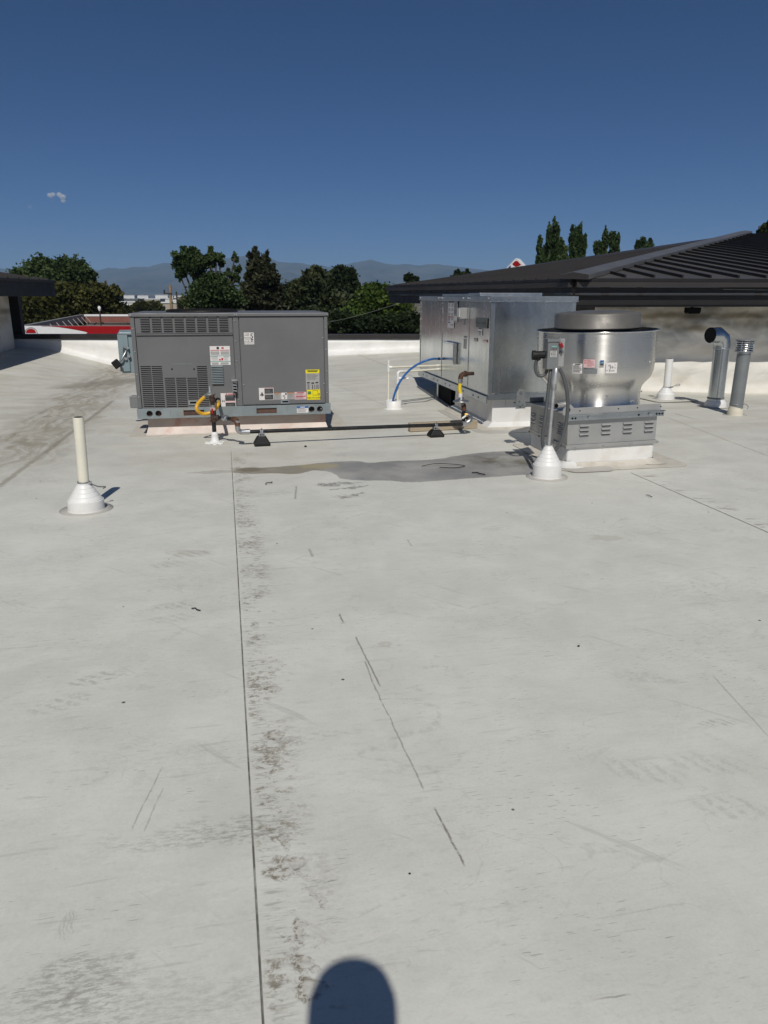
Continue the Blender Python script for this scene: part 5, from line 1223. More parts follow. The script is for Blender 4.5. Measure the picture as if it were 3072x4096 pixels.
# boots, conduit and switch in front of the fan
def stepped_boot(t, r, h, steps, rt, m, ringr=None, base=.35):
    mb = MB(); prof = [(r * 1.02, .004), (r, .012), (r * .985, h * base)]
    for k in range(steps):
        a = k / steps; b = (k + 1) / steps
        ra = r * .93 + (rt - r * .93) * a; rb = r * .93 + (rt - r * .93) * b; za = h * base + (h - h * base) * a; zb = h * base + (h - h * base) * b
        prof += [(ra, za + .001), (ra * .97 + rb * .03, za + (zb - za) * .25), (rb + (ra - rb) * .18, zb)]
    prof += [(rt, h), (rt, h + .012), (rt * .9, h + .012)]
    mb.lathe(prof, m, (0, 0, 0), 48, smooth=False); o = mb.build("boot", t)
    mb = MB(); mb.lathe([(ringr or r * 1.42, .001), (ringr or r * 1.42, .0045), (r * .98, .0055)], m_ring, (0, 0, 0), 48); mb.build("skirt", t)
def conduit():
    p = dz(1181, 1030)
    t = thing("pipe_boot", "white stepped cone pipe boot with two grey conduits in front of the exhaust fan", "pipe boot", (p.x, p.y, 0))
    stepped_boot(t, .132, .285, 5, .034, m_boot, .19, .42)
    yy = p.y
    def g(x, y, o=0.0): return on_y(*zp(CROP4, x, y), yy + o)
    s = thing("disconnect_switch", "grey electrical disconnect switch box with red handle on the fan bowl", "switch box", g(452, 665, .16), R(8))
    b0 = g(452, 665, .16)
    k = (yy + .16) * .975 / 3000 * CROP4[2]
    w = (543 - 362) * k; h = (668 - 378) * k; dpt = .11
    mb = MB(); mb.box(-w / 2, w * .13, -dpt, 0, 0, h * .97, m_gbox); mb.build("enclosure", s, .005)
    mb = MB(); mb.box(w * .131, w / 2, -dpt + .035, 0, .02, h, m_gbox); mb.box(w * .131, w / 2, -dpt + .03, -dpt + .0345, .02, h * .99, m_alplate); mb.build("side_bracket", s, .003)
    mb = MB(); mb.box(-w / 2 - .008, w * .13 + .004, -dpt - .006, -.002, h * .971, h * .992, m_gbox); mb.box(-w / 2 - .008, w * .13 + .004, -dpt - .009, -dpt - .0065, h * .90, h * .992, m_gbox); mb.build("rain_hood", s, .003)
    mb = MB(); M_ = Matrix.Translation((w * .20, -dpt - .012, h * .78)) @ Matrix.Rotation(R(-25), 4, 'Y'); mb.box(-.014, .014, -.014, .010, -.022, .028, m_red, M_); mb.build("handle", s, .006)
    mb = MB(); mb.tube([(w * .21, -dpt - .01, h * .74), (w * .28, -dpt - .012, h * .62), (w * .33, -dpt + .02, h * .52)], .007, m_ventgrey, 8); mb.lathe([(.018, 0), (.02, .004), (.014, .006)], m_zinc, (w * .34, -dpt + .03, h * .54), 16, Matrix.Rotation(math.pi / 2, 4, 'X')); mb.build("latch", s)
    plate(s, "maker_label", Matrix.Translation((0, -dpt - .0002, 0)), -w * .34, w * .0, h * .4, h * .775, m_lwhite, [(0, 0, 1, .17, m_lteal), (.0, .18, 1, .42, m_ink), (.06, .44, .94, .98, m_lgrey), (.12, .62, .22, .8, m_ink)] + lines(3, .4, .9, .5, .9, m_inkgrey, rnd, .3), [("SIEMENS", .5, .085, .13, m_lwhite), ("HEAVY DUTY", .5, .25, .09, m_lwhite), ("SAFETY SWITCH", .5, .34, .075, m_lwhite)], label="label headed SIEMENS on teal")
    mb = MB(); mb.cyl((-w * .2, -dpt * .6, h * .99), (-w * .2, -dpt * .6, h * 1.02), .012, m_zinc); mb.build("top_screw", s); mb = MB(); mb.cyl((w * .3, -dpt * .3, h), (w * .3, -dpt * .3, h * 1.06), .011, m_zinc); mb.build("top_screw", s)
    def bl(mb, nm, par=t):
        mb.v = [tuple(Vector(v) - Vector((p.x, p.y, 0))) for v in mb.v]; return mb.build(nm, par)
    # rigid conduit with its pull elbow
    a = Vector((p.x, p.y, .27)); b = g(478, 840, .03)
    mb = MB(); mb.cyl(a, b, .0155, m_emt); bl(mb, "rigid_conduit")
    mb = MB(); mb.cyl(b - Vector((0, 0, .03)), b + Vector((0, 0, .02)), .024, m_zinc, n=10); bl(mb, "conduit_coupling"); mb = MB(); mb.cyl(a + Vector((0, 0, .0)), a + Vector((0, 0, .03)), .026, m_zinc, n=10); bl(mb, "conduit_coupling")
    c1 = g(500, 665, .04)
    mb = MB(); mb.tube([b, b.lerp(c1, .15), b.lerp(c1, .5), b.lerp(c1, .85), c1], [.019, .026, .028, .026, .016], m_emt, 16); bl(mb, "conduit_body")
    pts = [g(530, 668, .03), g(570, 750, .02), g(605, 900, 0), g(612, 1050, 0), g(590, 1230, 0), g(540, 1390, 0), g(470, 1480, .02), Vector((p.x + .02, p.y, .25))]
    mb = MB(); mb.tube(smooth_path(pts), .0165, m_conduit, 12); bl(mb, "flexible_conduit")
    pts = [g(448, 670, .09), g(432, 800, .06), g(410, 1000, .03), g(385, 1200, 0), g(368, 1300, 0), g(370, 1420, .02), g(400, 1500, .03)]
    mb = MB(); mb.tube(smooth_path(pts), .0165, m_conduit, 12); bl(mb, "flexible_conduit")
    pts = [g(325, 575, .10), g(300, 610, .10), g(297, 680, .10), g(325, 735, .10), g(375, 735, .10), g(405, 700, .10), g(410, 665, .10)]
    cmb = MB(); cmb.tube(smooth_path(pts), .0145, m_conduit, 12)
    o0 = Vector(s.location); inv = s.matrix_basis.inverted()
    cmb.v = [tuple(inv @ Vector(v)) for v in cmb.v]; cmb.build("looped_conduit", s)
    mb = MB(); q = g(320, 550, .10); mb.cyl(q + Vector((-.045, 0, .01)), q + Vector((.06, .0, .015)), .034, m_rubber, n=16); mb.cyl(q + Vector((-.05, 0, .01)), q + Vector((-.02, 0, .01)), .042, m_rubber, n=16); mb.cyl(q + Vector((0, 0, 0)), g(325, 590, .10), .022, m_rubber)
    mb.v = [tuple(inv @ Vector(v)) for v in mb.v]; mb.build("cable_gland", s)
conduit()

# ---------------------------------------------------------------- vents and pipes
def lean_pipe(par, base, top, r, m, name="pipe", open_top=True):
    mb = MB(); base, top = Vector(base), Vector(top); mb.cyl(base, top, r, m, n=28, caps=False)
    if open_top: mb.cyl(top, top - (top - base).normalized() * .25, r * .88, m_black, n=28, caps=False); 
    ax = (top - base).normalized(); u = ax.orthogonal().normalized(); w = ax.cross(u); n = 28; vs = []
    for rr_ in (r, r * .88): vs += [top + (u * math.cos(2 * math.pi * i / n) + w * math.sin(2 * math.pi * i / n)) * rr_ for i in range(n)]
    mb.add(vs, [(i, (i + 1) % n, n + (i + 1) % n, n + i) for i in range(n)], m)
    return mb.build(name, par)
def clamp_ring(par, z, r, tail=None, x=0, y=0):
    mb = MB(); mb.lathe([(r, z - .008), (r + .004, z - .008), (r + .004, z + .008), (r, z + .008)], m_ventgrey, (x, y, 0), 28); mb.box(x + r, x + r + .02, y - .02, y + .002, z - .009, z + .009, m_zinc)
    if tail: mb.tube(smooth_path(tail), .005, m_ventgrey, 6)
    mb.build("clamp", par)
def vents():
    p = dz(187, 1101); p.z = 0
    t = thing("vent_pipe", "tall white vent pipe in a stepped boot standing alone at left", "vent pipe", p)
    top = dy(169, 901, p.y) - p; bt = dy(181, 1046, p.y) - p
    h = bt.z
    stepped_boot(t, .136, h, 4, .048, m_boot, .20, .40)
    lean_pipe(t, (bt.x, 0, h - .05), tuple(top), .040, m_pvc)
    clamp_ring(t, h + .015, .042, [(.045, 0, h + .01), (.09, .05, h - .03), (.12, .12, h - .05), (.09, .15, h - .07)], bt.x)
    # right-hand white pipe
    p = dz(1437, 862); p.z = 0
    t = thing("vent_pipe", "short white vent pipe in a cone boot against the far right wall", "vent pipe", p)
    bt = dy(1442, 838, p.y) - p; top = dy(1446.5, 775, p.y) - p
    h = bt.z - .0
    stepped_boot(t, .14, h, 3, .064, m_boot, .2, .45)
    patch(t, "membrane_patch", Matrix.Rotation(R(14), 4, "Z"), rrect(-.34, .42, -.34, .30, .12), .0045, m_deck)
    lean_pipe(t, (bt.x * .5, 0, h - .04), tuple(top), .058, m_pvcw)
    clamp_ring(t, h + .015, .062, [(.055, 0, h + .01), (.12, 0, h + .03), (.17, 0, h + .06), (.21, 0, h + .055), (.2, 0, h + .035), (.15, 0, h + .035)], bt.x)
    # elbow vent
    p = dz(1545, 878); p.z = 0
    t = thing("vent_duct", "galvanised vent duct with a bent elbow top pointing left", "vent duct", p)
    def g(x, y, o=0.0): return on_y(*zp(CROP5, x, y), p.y + o) - p
    stepped_boot(t, .155, g(880, 1815).z, 1, .115, m_boot, .21, .55)
    r = .112; b = g(890, 1810); e = g(952, 1310); k = r / ((g(970, 1800) - g(822, 1800)).x / 2); r = (g(970, 1800) - g(822, 1800)).x / 2
    mb = MB(); mb.cyl((b.x, 0, .1), tuple(e), r, m_vent, n=32, caps=False); mb.box(b.x - .03, b.x - .026, -r - .004, -r + .004, .15, e.z, m_galvd); mb.build("duct", t)
    ax = (e - b).normalized(); mb = MB()
    el = g(975, 1205); d1 = g(965, 1240); tip = g(838, 1182, -.10)
    pts = [e - ax * .02, e + ax * .02, g(958, 1240, 0), g(935, 1190, -.02), g(893, 1170, -.06), tip]
    mb.tube([e - ax * .03, e + ax * .05, g(950, 1215, -.01), g(912, 1180, -.04), tip], [r * 1.03, r * 1.03, r * 1.03, r * 1.02, r * .98], m_vent, 32, caps=False)
    mb.build("elbow", t)
    dv = (tip - g(912, 1180, -.04)).normalized(); mb = MB(); mb.cyl(tip - dv * .18, tip - dv * .005, r * .94, m_black, n=32); mb.build("opening", t)
    mb = MB(); mb.lathe([(r * 1.05, -.01), (r * 1.08, 0), (r * 1.05, .01)], m_galvd, e, 32); mb.build("band", t); mb = MB(); mb.lathe([(r * 1.03, -.014), (r * 1.07, -.014), (r * 1.07, .01), (r * 1.03, .01)], m_ventgrey, (b.x, 0, b.z + .02), 32); mb.build("band", t)
    # louvred cap vent
    p = dz(1587, 897); p.z = 0
    t = thing("vent_duct", "dull grey vent duct with a louvred cap at the right edge", "vent duct", p)
    hb = g(1090, 1875).z
    patch(t, "membrane_patch", Matrix.Rotation(R(10), 4, "Z"), rrect(-.75, .9, -.30, .36, .12), .0045, m_deck)
    stepped_boot(t, .105, hb, 2, .082, m_bootold, .16, .5)
    base = g(1095, 1860); e = g(1170, 1365); r = (g(1160, 1850) - g(1035, 1850)).x / 2
    mb = MB(); mb.cyl((base.x, 0, .1), tuple(e), r, m_ventgrey, n=28); mb.cyl(tuple(e - (e - base).normalized() * .0), tuple(e + (e - base).normalized() * .05), r * 1.02, m_vent, n=28); mb.build("duct", t)
    c = g(1178, 1290); rc = (g(1262, 1290) - g(1095, 1290)).x / 2; hh = g(1180, 1235).z - g(1180, 1340).z
    ax = (e - base).normalized(); rot = Vector((0, 0, 1)).rotation_difference(ax).to_matrix().to_4x4()
    mb = MB()
    for k in range(5):
        z = -hh / 2 + hh * (k + .1) / 5
        mb.lathe([(rc * .97, z), (rc * 1.03, z + .004), (rc * .9, z + hh / 5 * .75), (rc * .86, z + hh / 5 * .8)], m_shiny, c, 32, rot)
    for k in range(8):
        a = k * math.pi / 4; v0 = rot @ Vector((rc * 1.0 * math.cos(a), rc * 1.0 * math.sin(a), -hh / 2)) + c; v1 = rot @ Vector((rc * math.cos(a), rc * math.sin(a), hh / 2)) + c; mb.cyl(v0, v1, .005, m_shiny, n=6)
    mb.lathe([(rc * .8, -hh / 2), (rc * .8, hh / 2)], m_black, c, 24, rot)
    mb.lathe([(.004, hh / 2 + .012), (rc * 1.08, hh / 2 + .010), (rc * 1.10, hh / 2 + .002), (rc * .9, hh / 2)], m_ventgrey, c, 32, rot); mb.lathe([(r, -hh / 2 - .006), (rc * 1.06, -hh / 2 - .004), (rc * 1.06, -hh / 2 + .006), (rc * .9, -hh / 2 + .006)], m_ventgrey, c, 32, rot)
    mb.build("louvred_cap", t)
    clamp_ring(t, hb + .02, .084, [(.085, 0, hb + .015), (.14, .03, hb + .02), (.19, .03, hb - .02), (.17, .02, hb - .05)], base.x * .3)
vents()

# ---------------------------------------------------------------- building on the right with the dark metal hip roof
m_seamroof = mat("standing_seam_roof_metal", (0.078, 0.073, 0.068), 0.5, var=0.10, scale=0.7, spec=0.5)
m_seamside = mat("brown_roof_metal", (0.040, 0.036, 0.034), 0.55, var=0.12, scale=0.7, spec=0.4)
def wall_mat():
    q = NT("draped_wall_membrane"); P = q.objc()
    wv = q.noise(P, 1.1, 3, 0.5, 0.6)
    c = q.mix(q.step(q.noise(q.vm('MULTIPLY', P, (0.5, 1, 2.2)), 2.2, 4), 0.4, 0.75), (0.74, 0.72, 0.665), (0.64, 0.60, 0.52))
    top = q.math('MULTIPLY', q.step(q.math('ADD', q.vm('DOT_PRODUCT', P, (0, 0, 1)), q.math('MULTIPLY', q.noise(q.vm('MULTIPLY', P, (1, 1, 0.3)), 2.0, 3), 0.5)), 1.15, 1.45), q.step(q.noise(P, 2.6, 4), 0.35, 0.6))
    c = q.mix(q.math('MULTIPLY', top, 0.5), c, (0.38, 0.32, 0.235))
    zz = q.vm('DOT_PRODUCT', P, (0, 0, 1)); xx = q.vm('DOT_PRODUCT', P, (1, 0, 0))
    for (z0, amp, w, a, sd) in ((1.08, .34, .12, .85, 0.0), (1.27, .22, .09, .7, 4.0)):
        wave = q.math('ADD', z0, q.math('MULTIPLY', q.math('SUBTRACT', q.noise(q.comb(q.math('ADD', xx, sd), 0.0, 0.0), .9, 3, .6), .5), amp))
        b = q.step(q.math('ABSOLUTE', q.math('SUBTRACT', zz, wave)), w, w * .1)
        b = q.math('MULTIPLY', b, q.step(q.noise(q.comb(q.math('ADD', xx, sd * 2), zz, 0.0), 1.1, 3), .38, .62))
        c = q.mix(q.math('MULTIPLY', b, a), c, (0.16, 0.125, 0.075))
    q.put(q.b.inputs["Base Color"], c); q.b.inputs["Roughness"].default_value = 0.85; q.b.inputs["Specular IOR Level"].default_value = 0.15
    q.bump(q.math('ADD', wv, q.math('MULTIPLY', q.noise(q.vm('MULTIPLY', P, (1.2, 1, 2.0)), 1.3, 2, .5, .8), .5)), 0.7, 0.16)
    return q.m
m_drape = wall_mat()
CX, CY = 3.04, 12.5
EZ0, EZ1 = 1.43, 1.875
PIT = .13
RA = Vector((math.cos(R(8)), math.sin(R(8)), 0))          # right-hand eave direction
CC = Vector((CX, CY, 0)); DD = Vector((0.13, 21.0, 0))
RB_ = (DD - CC).normalized()
nA = Vector((-RA.y, RA.x, 0)); nB = Vector((RB_.y, -RB_.x, 0))
def right_building():
    t = thing("building", "low building on the right with dark standing seam hip roof over a white membrane wall", "building", (CX + 2, CY + 1, 0))
    L = Vector(t.location)
    def bl(mb, name, bevel=0, par=None):
        off = L if par is None else L
        mb.v = [tuple(Vector(v) - off) for v in mb.v]; return mb.build(name, par or t, bevel)
    hip = None
    # hip direction in plan: equal distance from both eaves
    d = (nA - nB); hd = Vector((-d.y, d.x, 0)).normalized()
    if hd.dot(nA) < 0: hd = -hd
    rate = hd.dot(nA) * PIT
    LEN = 15.0; S = 19.0
    def zr(p, n, o): return EZ1 + PIT * (p - o).dot(n)
    apex = CC + hd * S; apex.z = EZ1 + rate * S
    Rr = CC + RA * LEN
    ridge_r = Rr + nA * ((apex - CC).dot(nA)); ridge_r.z = apex.z
    c0 = Vector((CX, CY, EZ1)); r0 = Vector((Rr.x, Rr.y, EZ1)); d0 = Vector((DD.x, DD.y, EZ1))
    mb = MB(); th = Vector((0, 0, -.05))
    mb.add([c0, r0, ridge_r, apex], [(0, 1, 2, 3)], m_seamroof); 
    # ribs on the front slope
    k = .495; x = 0.40
    ribs = MB()
    smax = (apex - CC).dot(nA)
    while x < LEN:
        a = CC + RA * x
        along = (apex - CC).dot(RA)
        # meet the hip: distance up the slope where the rib hits it
        up = min(smax, x / (hd.dot(RA) / hd.dot(nA))) if hd.dot(RA) > 0 else smax
        s0 = .10; s1 = up - .40
        if s1 > s0 + .1:
            p0 = a + nA * s0; p1 = a + nA * s1; z0 = EZ1 + PIT * s0; z1 = EZ1 + PIT * s1
            w = RA * .016
            vs = [p0 - w, p0 + w, p1 + w, p1 - w]; zz = [z0, z0, z1, z1]
            v3 = [Vector((v.x, v.y, z + .003)) for v, z in zip(vs, zz)] + [Vector((v.x, v.y, z + .046)) for v, z in zip(vs, zz)]
            ribs.add(v3, [(4, 5, 6, 7), (0, 1, 5, 4), (1, 2, 6, 5), (2, 3, 7, 6), (3, 0, 4, 7)], m_ribshade)
        x += k
    roof = bl(mb, "roof")
    roof["label"] = "dark grey front roof slope with raised ribs"
    bl(ribs, "standing_seams")
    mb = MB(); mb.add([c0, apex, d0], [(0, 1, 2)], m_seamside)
    back = d0 + (apex - d0) * 1.0
    mb2 = MB()
    nrib = 22
    for i in range(1, nrib):
        f = i / nrib; a = CC.lerp(DD, f); 
        # up-slope on side B until the far hip (apex-D line) or near hip
        lo = Vector((a.x, a.y, EZ1))
        best = None
        for (e0, e1) in ((c0, apex), (d0, apex)):
            ex, ey = e1.x - e0.x, e1.y - e0.y
            det = nB.x * (-ey) - nB.y * (-ex)
            if abs(det) < 1e-6: continue
            rx, ry = e0.x - a.x, e0.y - a.y
            s_ = (rx * (-ey) - ry * (-ex)) / det; u_ = (nB.x * ry - nB.y * rx) / det
            if s_ > 0.1 and 0 <= u_ <= 1: best = s_ if best is None else min(best, s_)
        if best:
            hi = Vector((a.x + nB.x * best, a.y + nB.y * best, EZ1 + (apex.z - EZ1) * best / max(.01, (apex - CC).dot(nB)))); w = RB_ * .02
            dn = Vector((0, 0, .001)); upv = Vector((0, 0, .022))
            vs = [lo - w + dn, lo + w + dn, hi + w + dn, hi - w + dn, lo - w + upv, lo + w + upv, hi + w + upv, hi - w + upv]
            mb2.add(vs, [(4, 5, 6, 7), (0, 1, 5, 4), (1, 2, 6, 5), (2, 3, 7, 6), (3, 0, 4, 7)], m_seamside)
    bl(mb, "roof"); bl(mb2, "standing_seams")
    # far hidden slopes close the roof
    mb = MB(); far = d0 + Vector((14, 6, 0)); mb.add([d0, apex, far], [(0, 1, 2)], m_seamside); mb.add([far, apex, ridge_r, r0 + Vector((0, 26, 0))], [(0, 1, 2, 3)], m_seamside); bl(mb, "roof")
    # hip cap: folded metal strip
    mb = MB(); w1 = .25; up = Vector((0, 0, .085)); n = 26
    q_ = Vector((-hd.y, hd.x, 0)); vs = []
    for i in range(n + 1):
        s_ = S * i / n - .10; c = CC + hd * s_; c.z = EZ1 + rate * s_
        b = .012 * noise.noise((i * 1.3, 0, 0))
        lft = c + q_ * w1; rgt = c - q_ * w1
        lft.z = EZ1 + PIT * (lft - CC).dot(nB); rgt.z = EZ1 + PIT * (rgt - CC).dot(nA)
        vs += [lft + up * .3, lft + up * .9, c + up * 1.2 + Vector((0, 0, b)), rgt + up * .95, rgt + up * .1]
    mb.add(vs, [(i * 5 + k, i * 5 + k + 1, (i + 1) * 5 + k + 1, (i + 1) * 5 + k) for i in range(n) for k in range(4)], m_hipcap)
    c = CC + hd * -.1; mb.add([vs[0], vs[1], vs[2], vs[3], vs[4]], [(0, 1, 2, 3, 4)], m_seamside)
    bl(mb, "hip_cap")
    # fascia: three stepped boards on each eave, mitred at the corner
    nin = nA; 
    def eave(o, d, n, length, nm):
        mb = MB(); o = Vector((o.x, o.y, 0)); fwd = -n
        def bar(out0, out1, z0, z1, m, st=0.0):
            p = [o + fwd * out0, o + fwd * out1]
            a0, a1 = p[0] - d * st, p[1] - d * st; b0, b1 = p[0] + d * length, p[1] + d * length
            vs = [Vector((v.x, v.y, z)) for z in (z0, z1) for v in (a0, a1, b1, b0)]
            mb.add(vs, [(0, 1, 2, 3)[::-1], (4, 5, 6, 7), (0, 4, 5, 1)[::-1], (1, 5, 6, 2)[::-1], (2, 6, 7, 3)[::-1], (3, 7, 4, 0)[::-1]], m)
        bar(-.10, .06, EZ1 - .055, EZ1 - .004, m_bronzefascia, .0)
        bar(-.10, .10, EZ1 - .135, EZ1 - .058, m_seamside, .0)
        bar(-.10, .015, EZ1 - .225, EZ1 - .138, m_bronzefascia, .0)
        bar(-.10, .055, EZ1 - .255, EZ1 - .228, m_seamside, .0)
        bar(-.10, -.02, EZ0, EZ1 - .257, m_bronzefascia, .0)
        return bl(mb, nm)
    eave(CC, RA, nA, LEN, "fascia"); eave(CC + RB_ * .02, RB_, nB, (DD - CC).length, "fascia")
    # small scratches / bracket on the fascia
    mb = MB(); a = CC + RA * 2.55 - nA * .016; b = CC + RA * 3.35 - nA * .016
    mb.tube([(a.x, a.y, EZ1 - .165), (b.x, b.y, EZ1 - .175)], .006, m_greysteel, 6); bl(mb, "fascia_trim")
    # soffit
    mb = MB(); ov = .92
    inn = CC + nA * ov + hd * 0; 
    corner_in = CC + hd * (ov / hd.dot(nA))
    v = [CC, Rr, Rr + nA * ov, corner_in, DD + nB * ov, DD]
    mb.add([Vector((p.x, p.y, EZ0 + .03)) for p in v], [(0, 3, 2, 1), (0, 5, 4, 3)], m_bronzefascia); bl(mb, "soffit")
    # walls: draped membrane with folds
    mb = MB(); nx, nz = 220, 26; vs = []
    for j in range(nz + 1):
        for i in range(nx + 1):
            p = corner_in + RA * ((LEN) * i / nx); zb = deck_z(p.x, p.y) - .02; z = zb + (EZ0 + .03 - zb) * j / nz
            f = .05 * noise.noise((i * .10, j * .22, 1.0)) + .11 * noise.noise((i * .05, j * .34, 7.0)) * (j / nz) + .02 * noise.noise((i * .3, j * .5, 3.0))
            fold = 0
            for (fx, fz, fw) in ((3.15, 1.05, .12), (3.7, .75, .10), (2.0, 1.15, .3)):
                xx = LEN * i / nx; fold += .11 * math.exp(-((xx - fx - .25 * (z - fz)) / fw) ** 2) * math.exp(-((z - fz) / .45) ** 2)
            cant = -.10 * max(0, 1 - (z - zb) / .10)
            q3 = p - nA * (f * .7 + fold) + nA * (.0 + cant)
            vs.append(Vector((q3.x, q3.y, z)))
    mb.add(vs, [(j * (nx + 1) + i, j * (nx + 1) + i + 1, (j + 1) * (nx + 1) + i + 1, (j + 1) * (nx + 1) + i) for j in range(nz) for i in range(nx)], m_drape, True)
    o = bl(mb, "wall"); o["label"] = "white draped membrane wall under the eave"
    mb = MB(); q0, q1 = corner_in, DD + nB * ov
    mb.add([Vector((q0.x, q0.y, -5)), Vector((q1.x, q1.y, -5)), Vector((q1.x, q1.y, EZ0 + .04)), Vector((q0.x, q0.y, EZ0 + .04))], [(0, 3, 2, 1)], m_bronze); bl(mb, "wall")
    mb = MB(); q2 = DD + nB * ov; mb.add([Vector((q2.x, q2.y, -5)), Vector((q2.x + 7, q2.y + 3, -5)), Vector((q2.x + 7, q2.y + 3, EZ0)), Vector((q2.x, q2.y, EZ0))], [(0, 1, 2, 3)], m_bronze); bl(mb, "wall")
    # flood light under the fascia
    p = on_plane(1494 * D, 671 * D, CC + nA * .35, nA)
    ft = thing("floodlight", "small black floodlight hanging under the dark eave", "light", (p.x, p.y, p.z), R(8))
    s_ = 28 * D / 3000 * 12.3
    mb = MB(); mb.prism([(-s_ * .55, -.1, .055), (s_ * .55, -.1, .055), (s_ * .55, -.1, -.02), (s_ * .45, -.1, -.05), (-s_ * .45, -.1, -.05), (-s_ * .55, -.1, -.02)], (0, 0, 0), (0, .14, 0), m_black); mb.build("housing", ft, .01)
    mb = MB(); mb.cyl((0, 0, .055), (0, 0, EZ0 + .028 - p.z), .02, m_black); mb.build("stem", ft)
m_ribshade = mat("shaded_rib_metal", (0.022, 0.020, 0.019), 0.5, var=0.1, scale=2, spec=0.3)  # roof metal darkened to carry the shade on the rib sides
m_hipcap = mat("grey_hip_cap_metal", (0.115, 0.112, 0.108), 0.4, var=0.10, scale=1.5, spec=0.5)
right_building()

# ---------------------------------------------------------------- building on the left
def left_building():
    t = thing("building", "left building corner with dark eave over a shaded white wall", "building", (-9.5, 16, 0))
    L = Vector(t.location)
    def bl(mb, name, bevel=0):
        mb.v = [tuple(Vector(v) - L) for v in mb.v]; return mb.build(name, t, bevel)
    E_ = Vector((-7.72, 18.35, 0)); d = Vector((.07, -4.75, 0)).normalized(); n = Vector((d.y, -d.x, 0))      # n points left, inward
    if n.x > 0: n = -n
    LEN = 22
    z0, z1 = 1.60, 1.955
    def bar(o, out0, out1, length, za, zb, m, mb):
        a0, a1 = o + n * out0, o + n * out1; b0, b1 = a0 + d * length, a1 + d * length
        vs = [Vector((v.x, v.y, z)) for z in (za, zb) for v in (a0, a1, b1, b0)]
        mb.add(vs, [(3, 2, 1, 0), (4, 5, 6, 7), (0, 1, 5, 4), (1, 2, 6, 5), (2, 3, 7, 6), (3, 0, 4, 7)], m)
    mb = MB(); bar(E_, 0, .1, LEN, z0, z1 - .06, m_bronzefascia, mb); bar(E_, -.05, .1, LEN, z1 - .058, z1, m_seamside, mb); bl(mb, "fascia")
    # end fascia going left
    e2 = E_ + n * 6
    mb = MB(); q = -d * .02
    mb.add([Vector((E_.x, E_.y, z0)), Vector((e2.x, e2.y, z0 + .0)), Vector((e2.x, e2.y, z1)), Vector((E_.x, E_.y, z1))], [(0, 1, 2, 3)], m_bronzefascia); bl(mb, "fascia")
    mb = MB(); a = E_; b = E_ + d * LEN
    rise = .95
    vs = [Vector((a.x, a.y, z1 + .002)), Vector((b.x, b.y, z1 + .002)), Vector((b.x, b.y, z1)) + n * 6 + Vector((0, 0, rise)), Vector((a.x, a.y, z1)) + n * 6 + d * 5 + Vector((0, 0, rise)), Vector((e2.x, e2.y, z1 + .002))]
    mb.add(vs, [(0, 1, 2, 3), (0, 3, 4)], m_seamside)
    for k in range(40):
        p = a + d * (.3 + k * .5); w = d * .02; u = Vector((0, 0, .03)); hi = p + n * 6; 
        s_ = min(1.0, (.3 + k * .5) / 5.0); hi = p + n * 6 * s_
        lo3 = Vector((p.x, p.y, z1 + .003)); hi3 = Vector((hi.x, hi.y, z1 + .003 + rise * s_))
        mb.add([lo3 - w, lo3 + w, hi3 + w, hi3 - w, lo3 - w + u, lo3 + w + u, hi3 + w + u, hi3 - w + u], [(4, 5, 6, 7), (0, 1, 5, 4), (1, 2, 6, 5), (2, 3, 7, 6), (3, 0, 4, 7)], m_seamside)
    bl(mb, "roof")
    mb = MB(); mb.add([Vector((p.x, p.y, z0 + .02)) for p in (E_, E_ + n * 6, E_ + n * 6 + d * LEN, E_ + d * LEN)], [(0, 1, 2, 3)], m_bronzefascia); bl(mb, "soffit")
    mb = MB(); w0 = E_ + n * .95 + d * .35; w1 = w0 + d * LEN
    nseg = 40; vs = []
    for i in range(nseg + 1):
        p = w0.lerp(w1, i / nseg)
        for z, o in ((-.3, .0), (.6, .0), (1.2, .01 * noise.noise((i * .6, 0, 0))), (z0 + .03, 0)): vs.append(Vector((p.x, p.y, z)) + n * o)
    mb.add(vs, [(i * 4 + k, i * 4 + k + 1, (i + 1) * 4 + k + 1, (i + 1) * 4 + k) for i in range(nseg) for k in range(3)], m_drape, True); bl(mb, "wall")
    # dark wall of the part beyond the parapet
    mb = MB(); w2 = w0 - d * .5
    pts = [Vector((-9.5, 18.62, 0)), Vector((-8.74, 18.62, 0)), Vector((-8.80, 18.9, 0)), Vector((-9.5, 18.9, 0))]
    mb.prism([(p.x, p.y, -5) for p in pts], (0, 0, 0), (0, 0, 5 + z0 + .3), m_bronze); bl(mb, "end_wall")
left_building()

def unseen_wing():  # out of view, added so the metal cabinets mirror something dark
    t = thing("building", "unseen dark roofed wing added behind the camera for its reflection in the metal", "building", (0, -10.5, 0))
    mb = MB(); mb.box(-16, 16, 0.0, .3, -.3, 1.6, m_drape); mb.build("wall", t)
    mb = MB(); mb.box(-17, 17, .85, 1.0, 1.45, 1.95, m_bronzefascia); mb.build("fascia", t)
    mb = MB(); mb.add([(-17, 1.02, 1.96), (17, 1.02, 1.96), (17, -8, 5.2), (-17, -8, 5.2)], [(0, 1, 2, 3)], m_seamroof); mb.build("roof", t)
    mb = MB(); mb.add([(-17, .85, 1.5), (17, .85, 1.5), (17, .3, 1.5), (-17, .3, 1.5)], [(0, 1, 2, 3)], m_bronzefascia); mb.build("soffit", t)
unseen_wing()

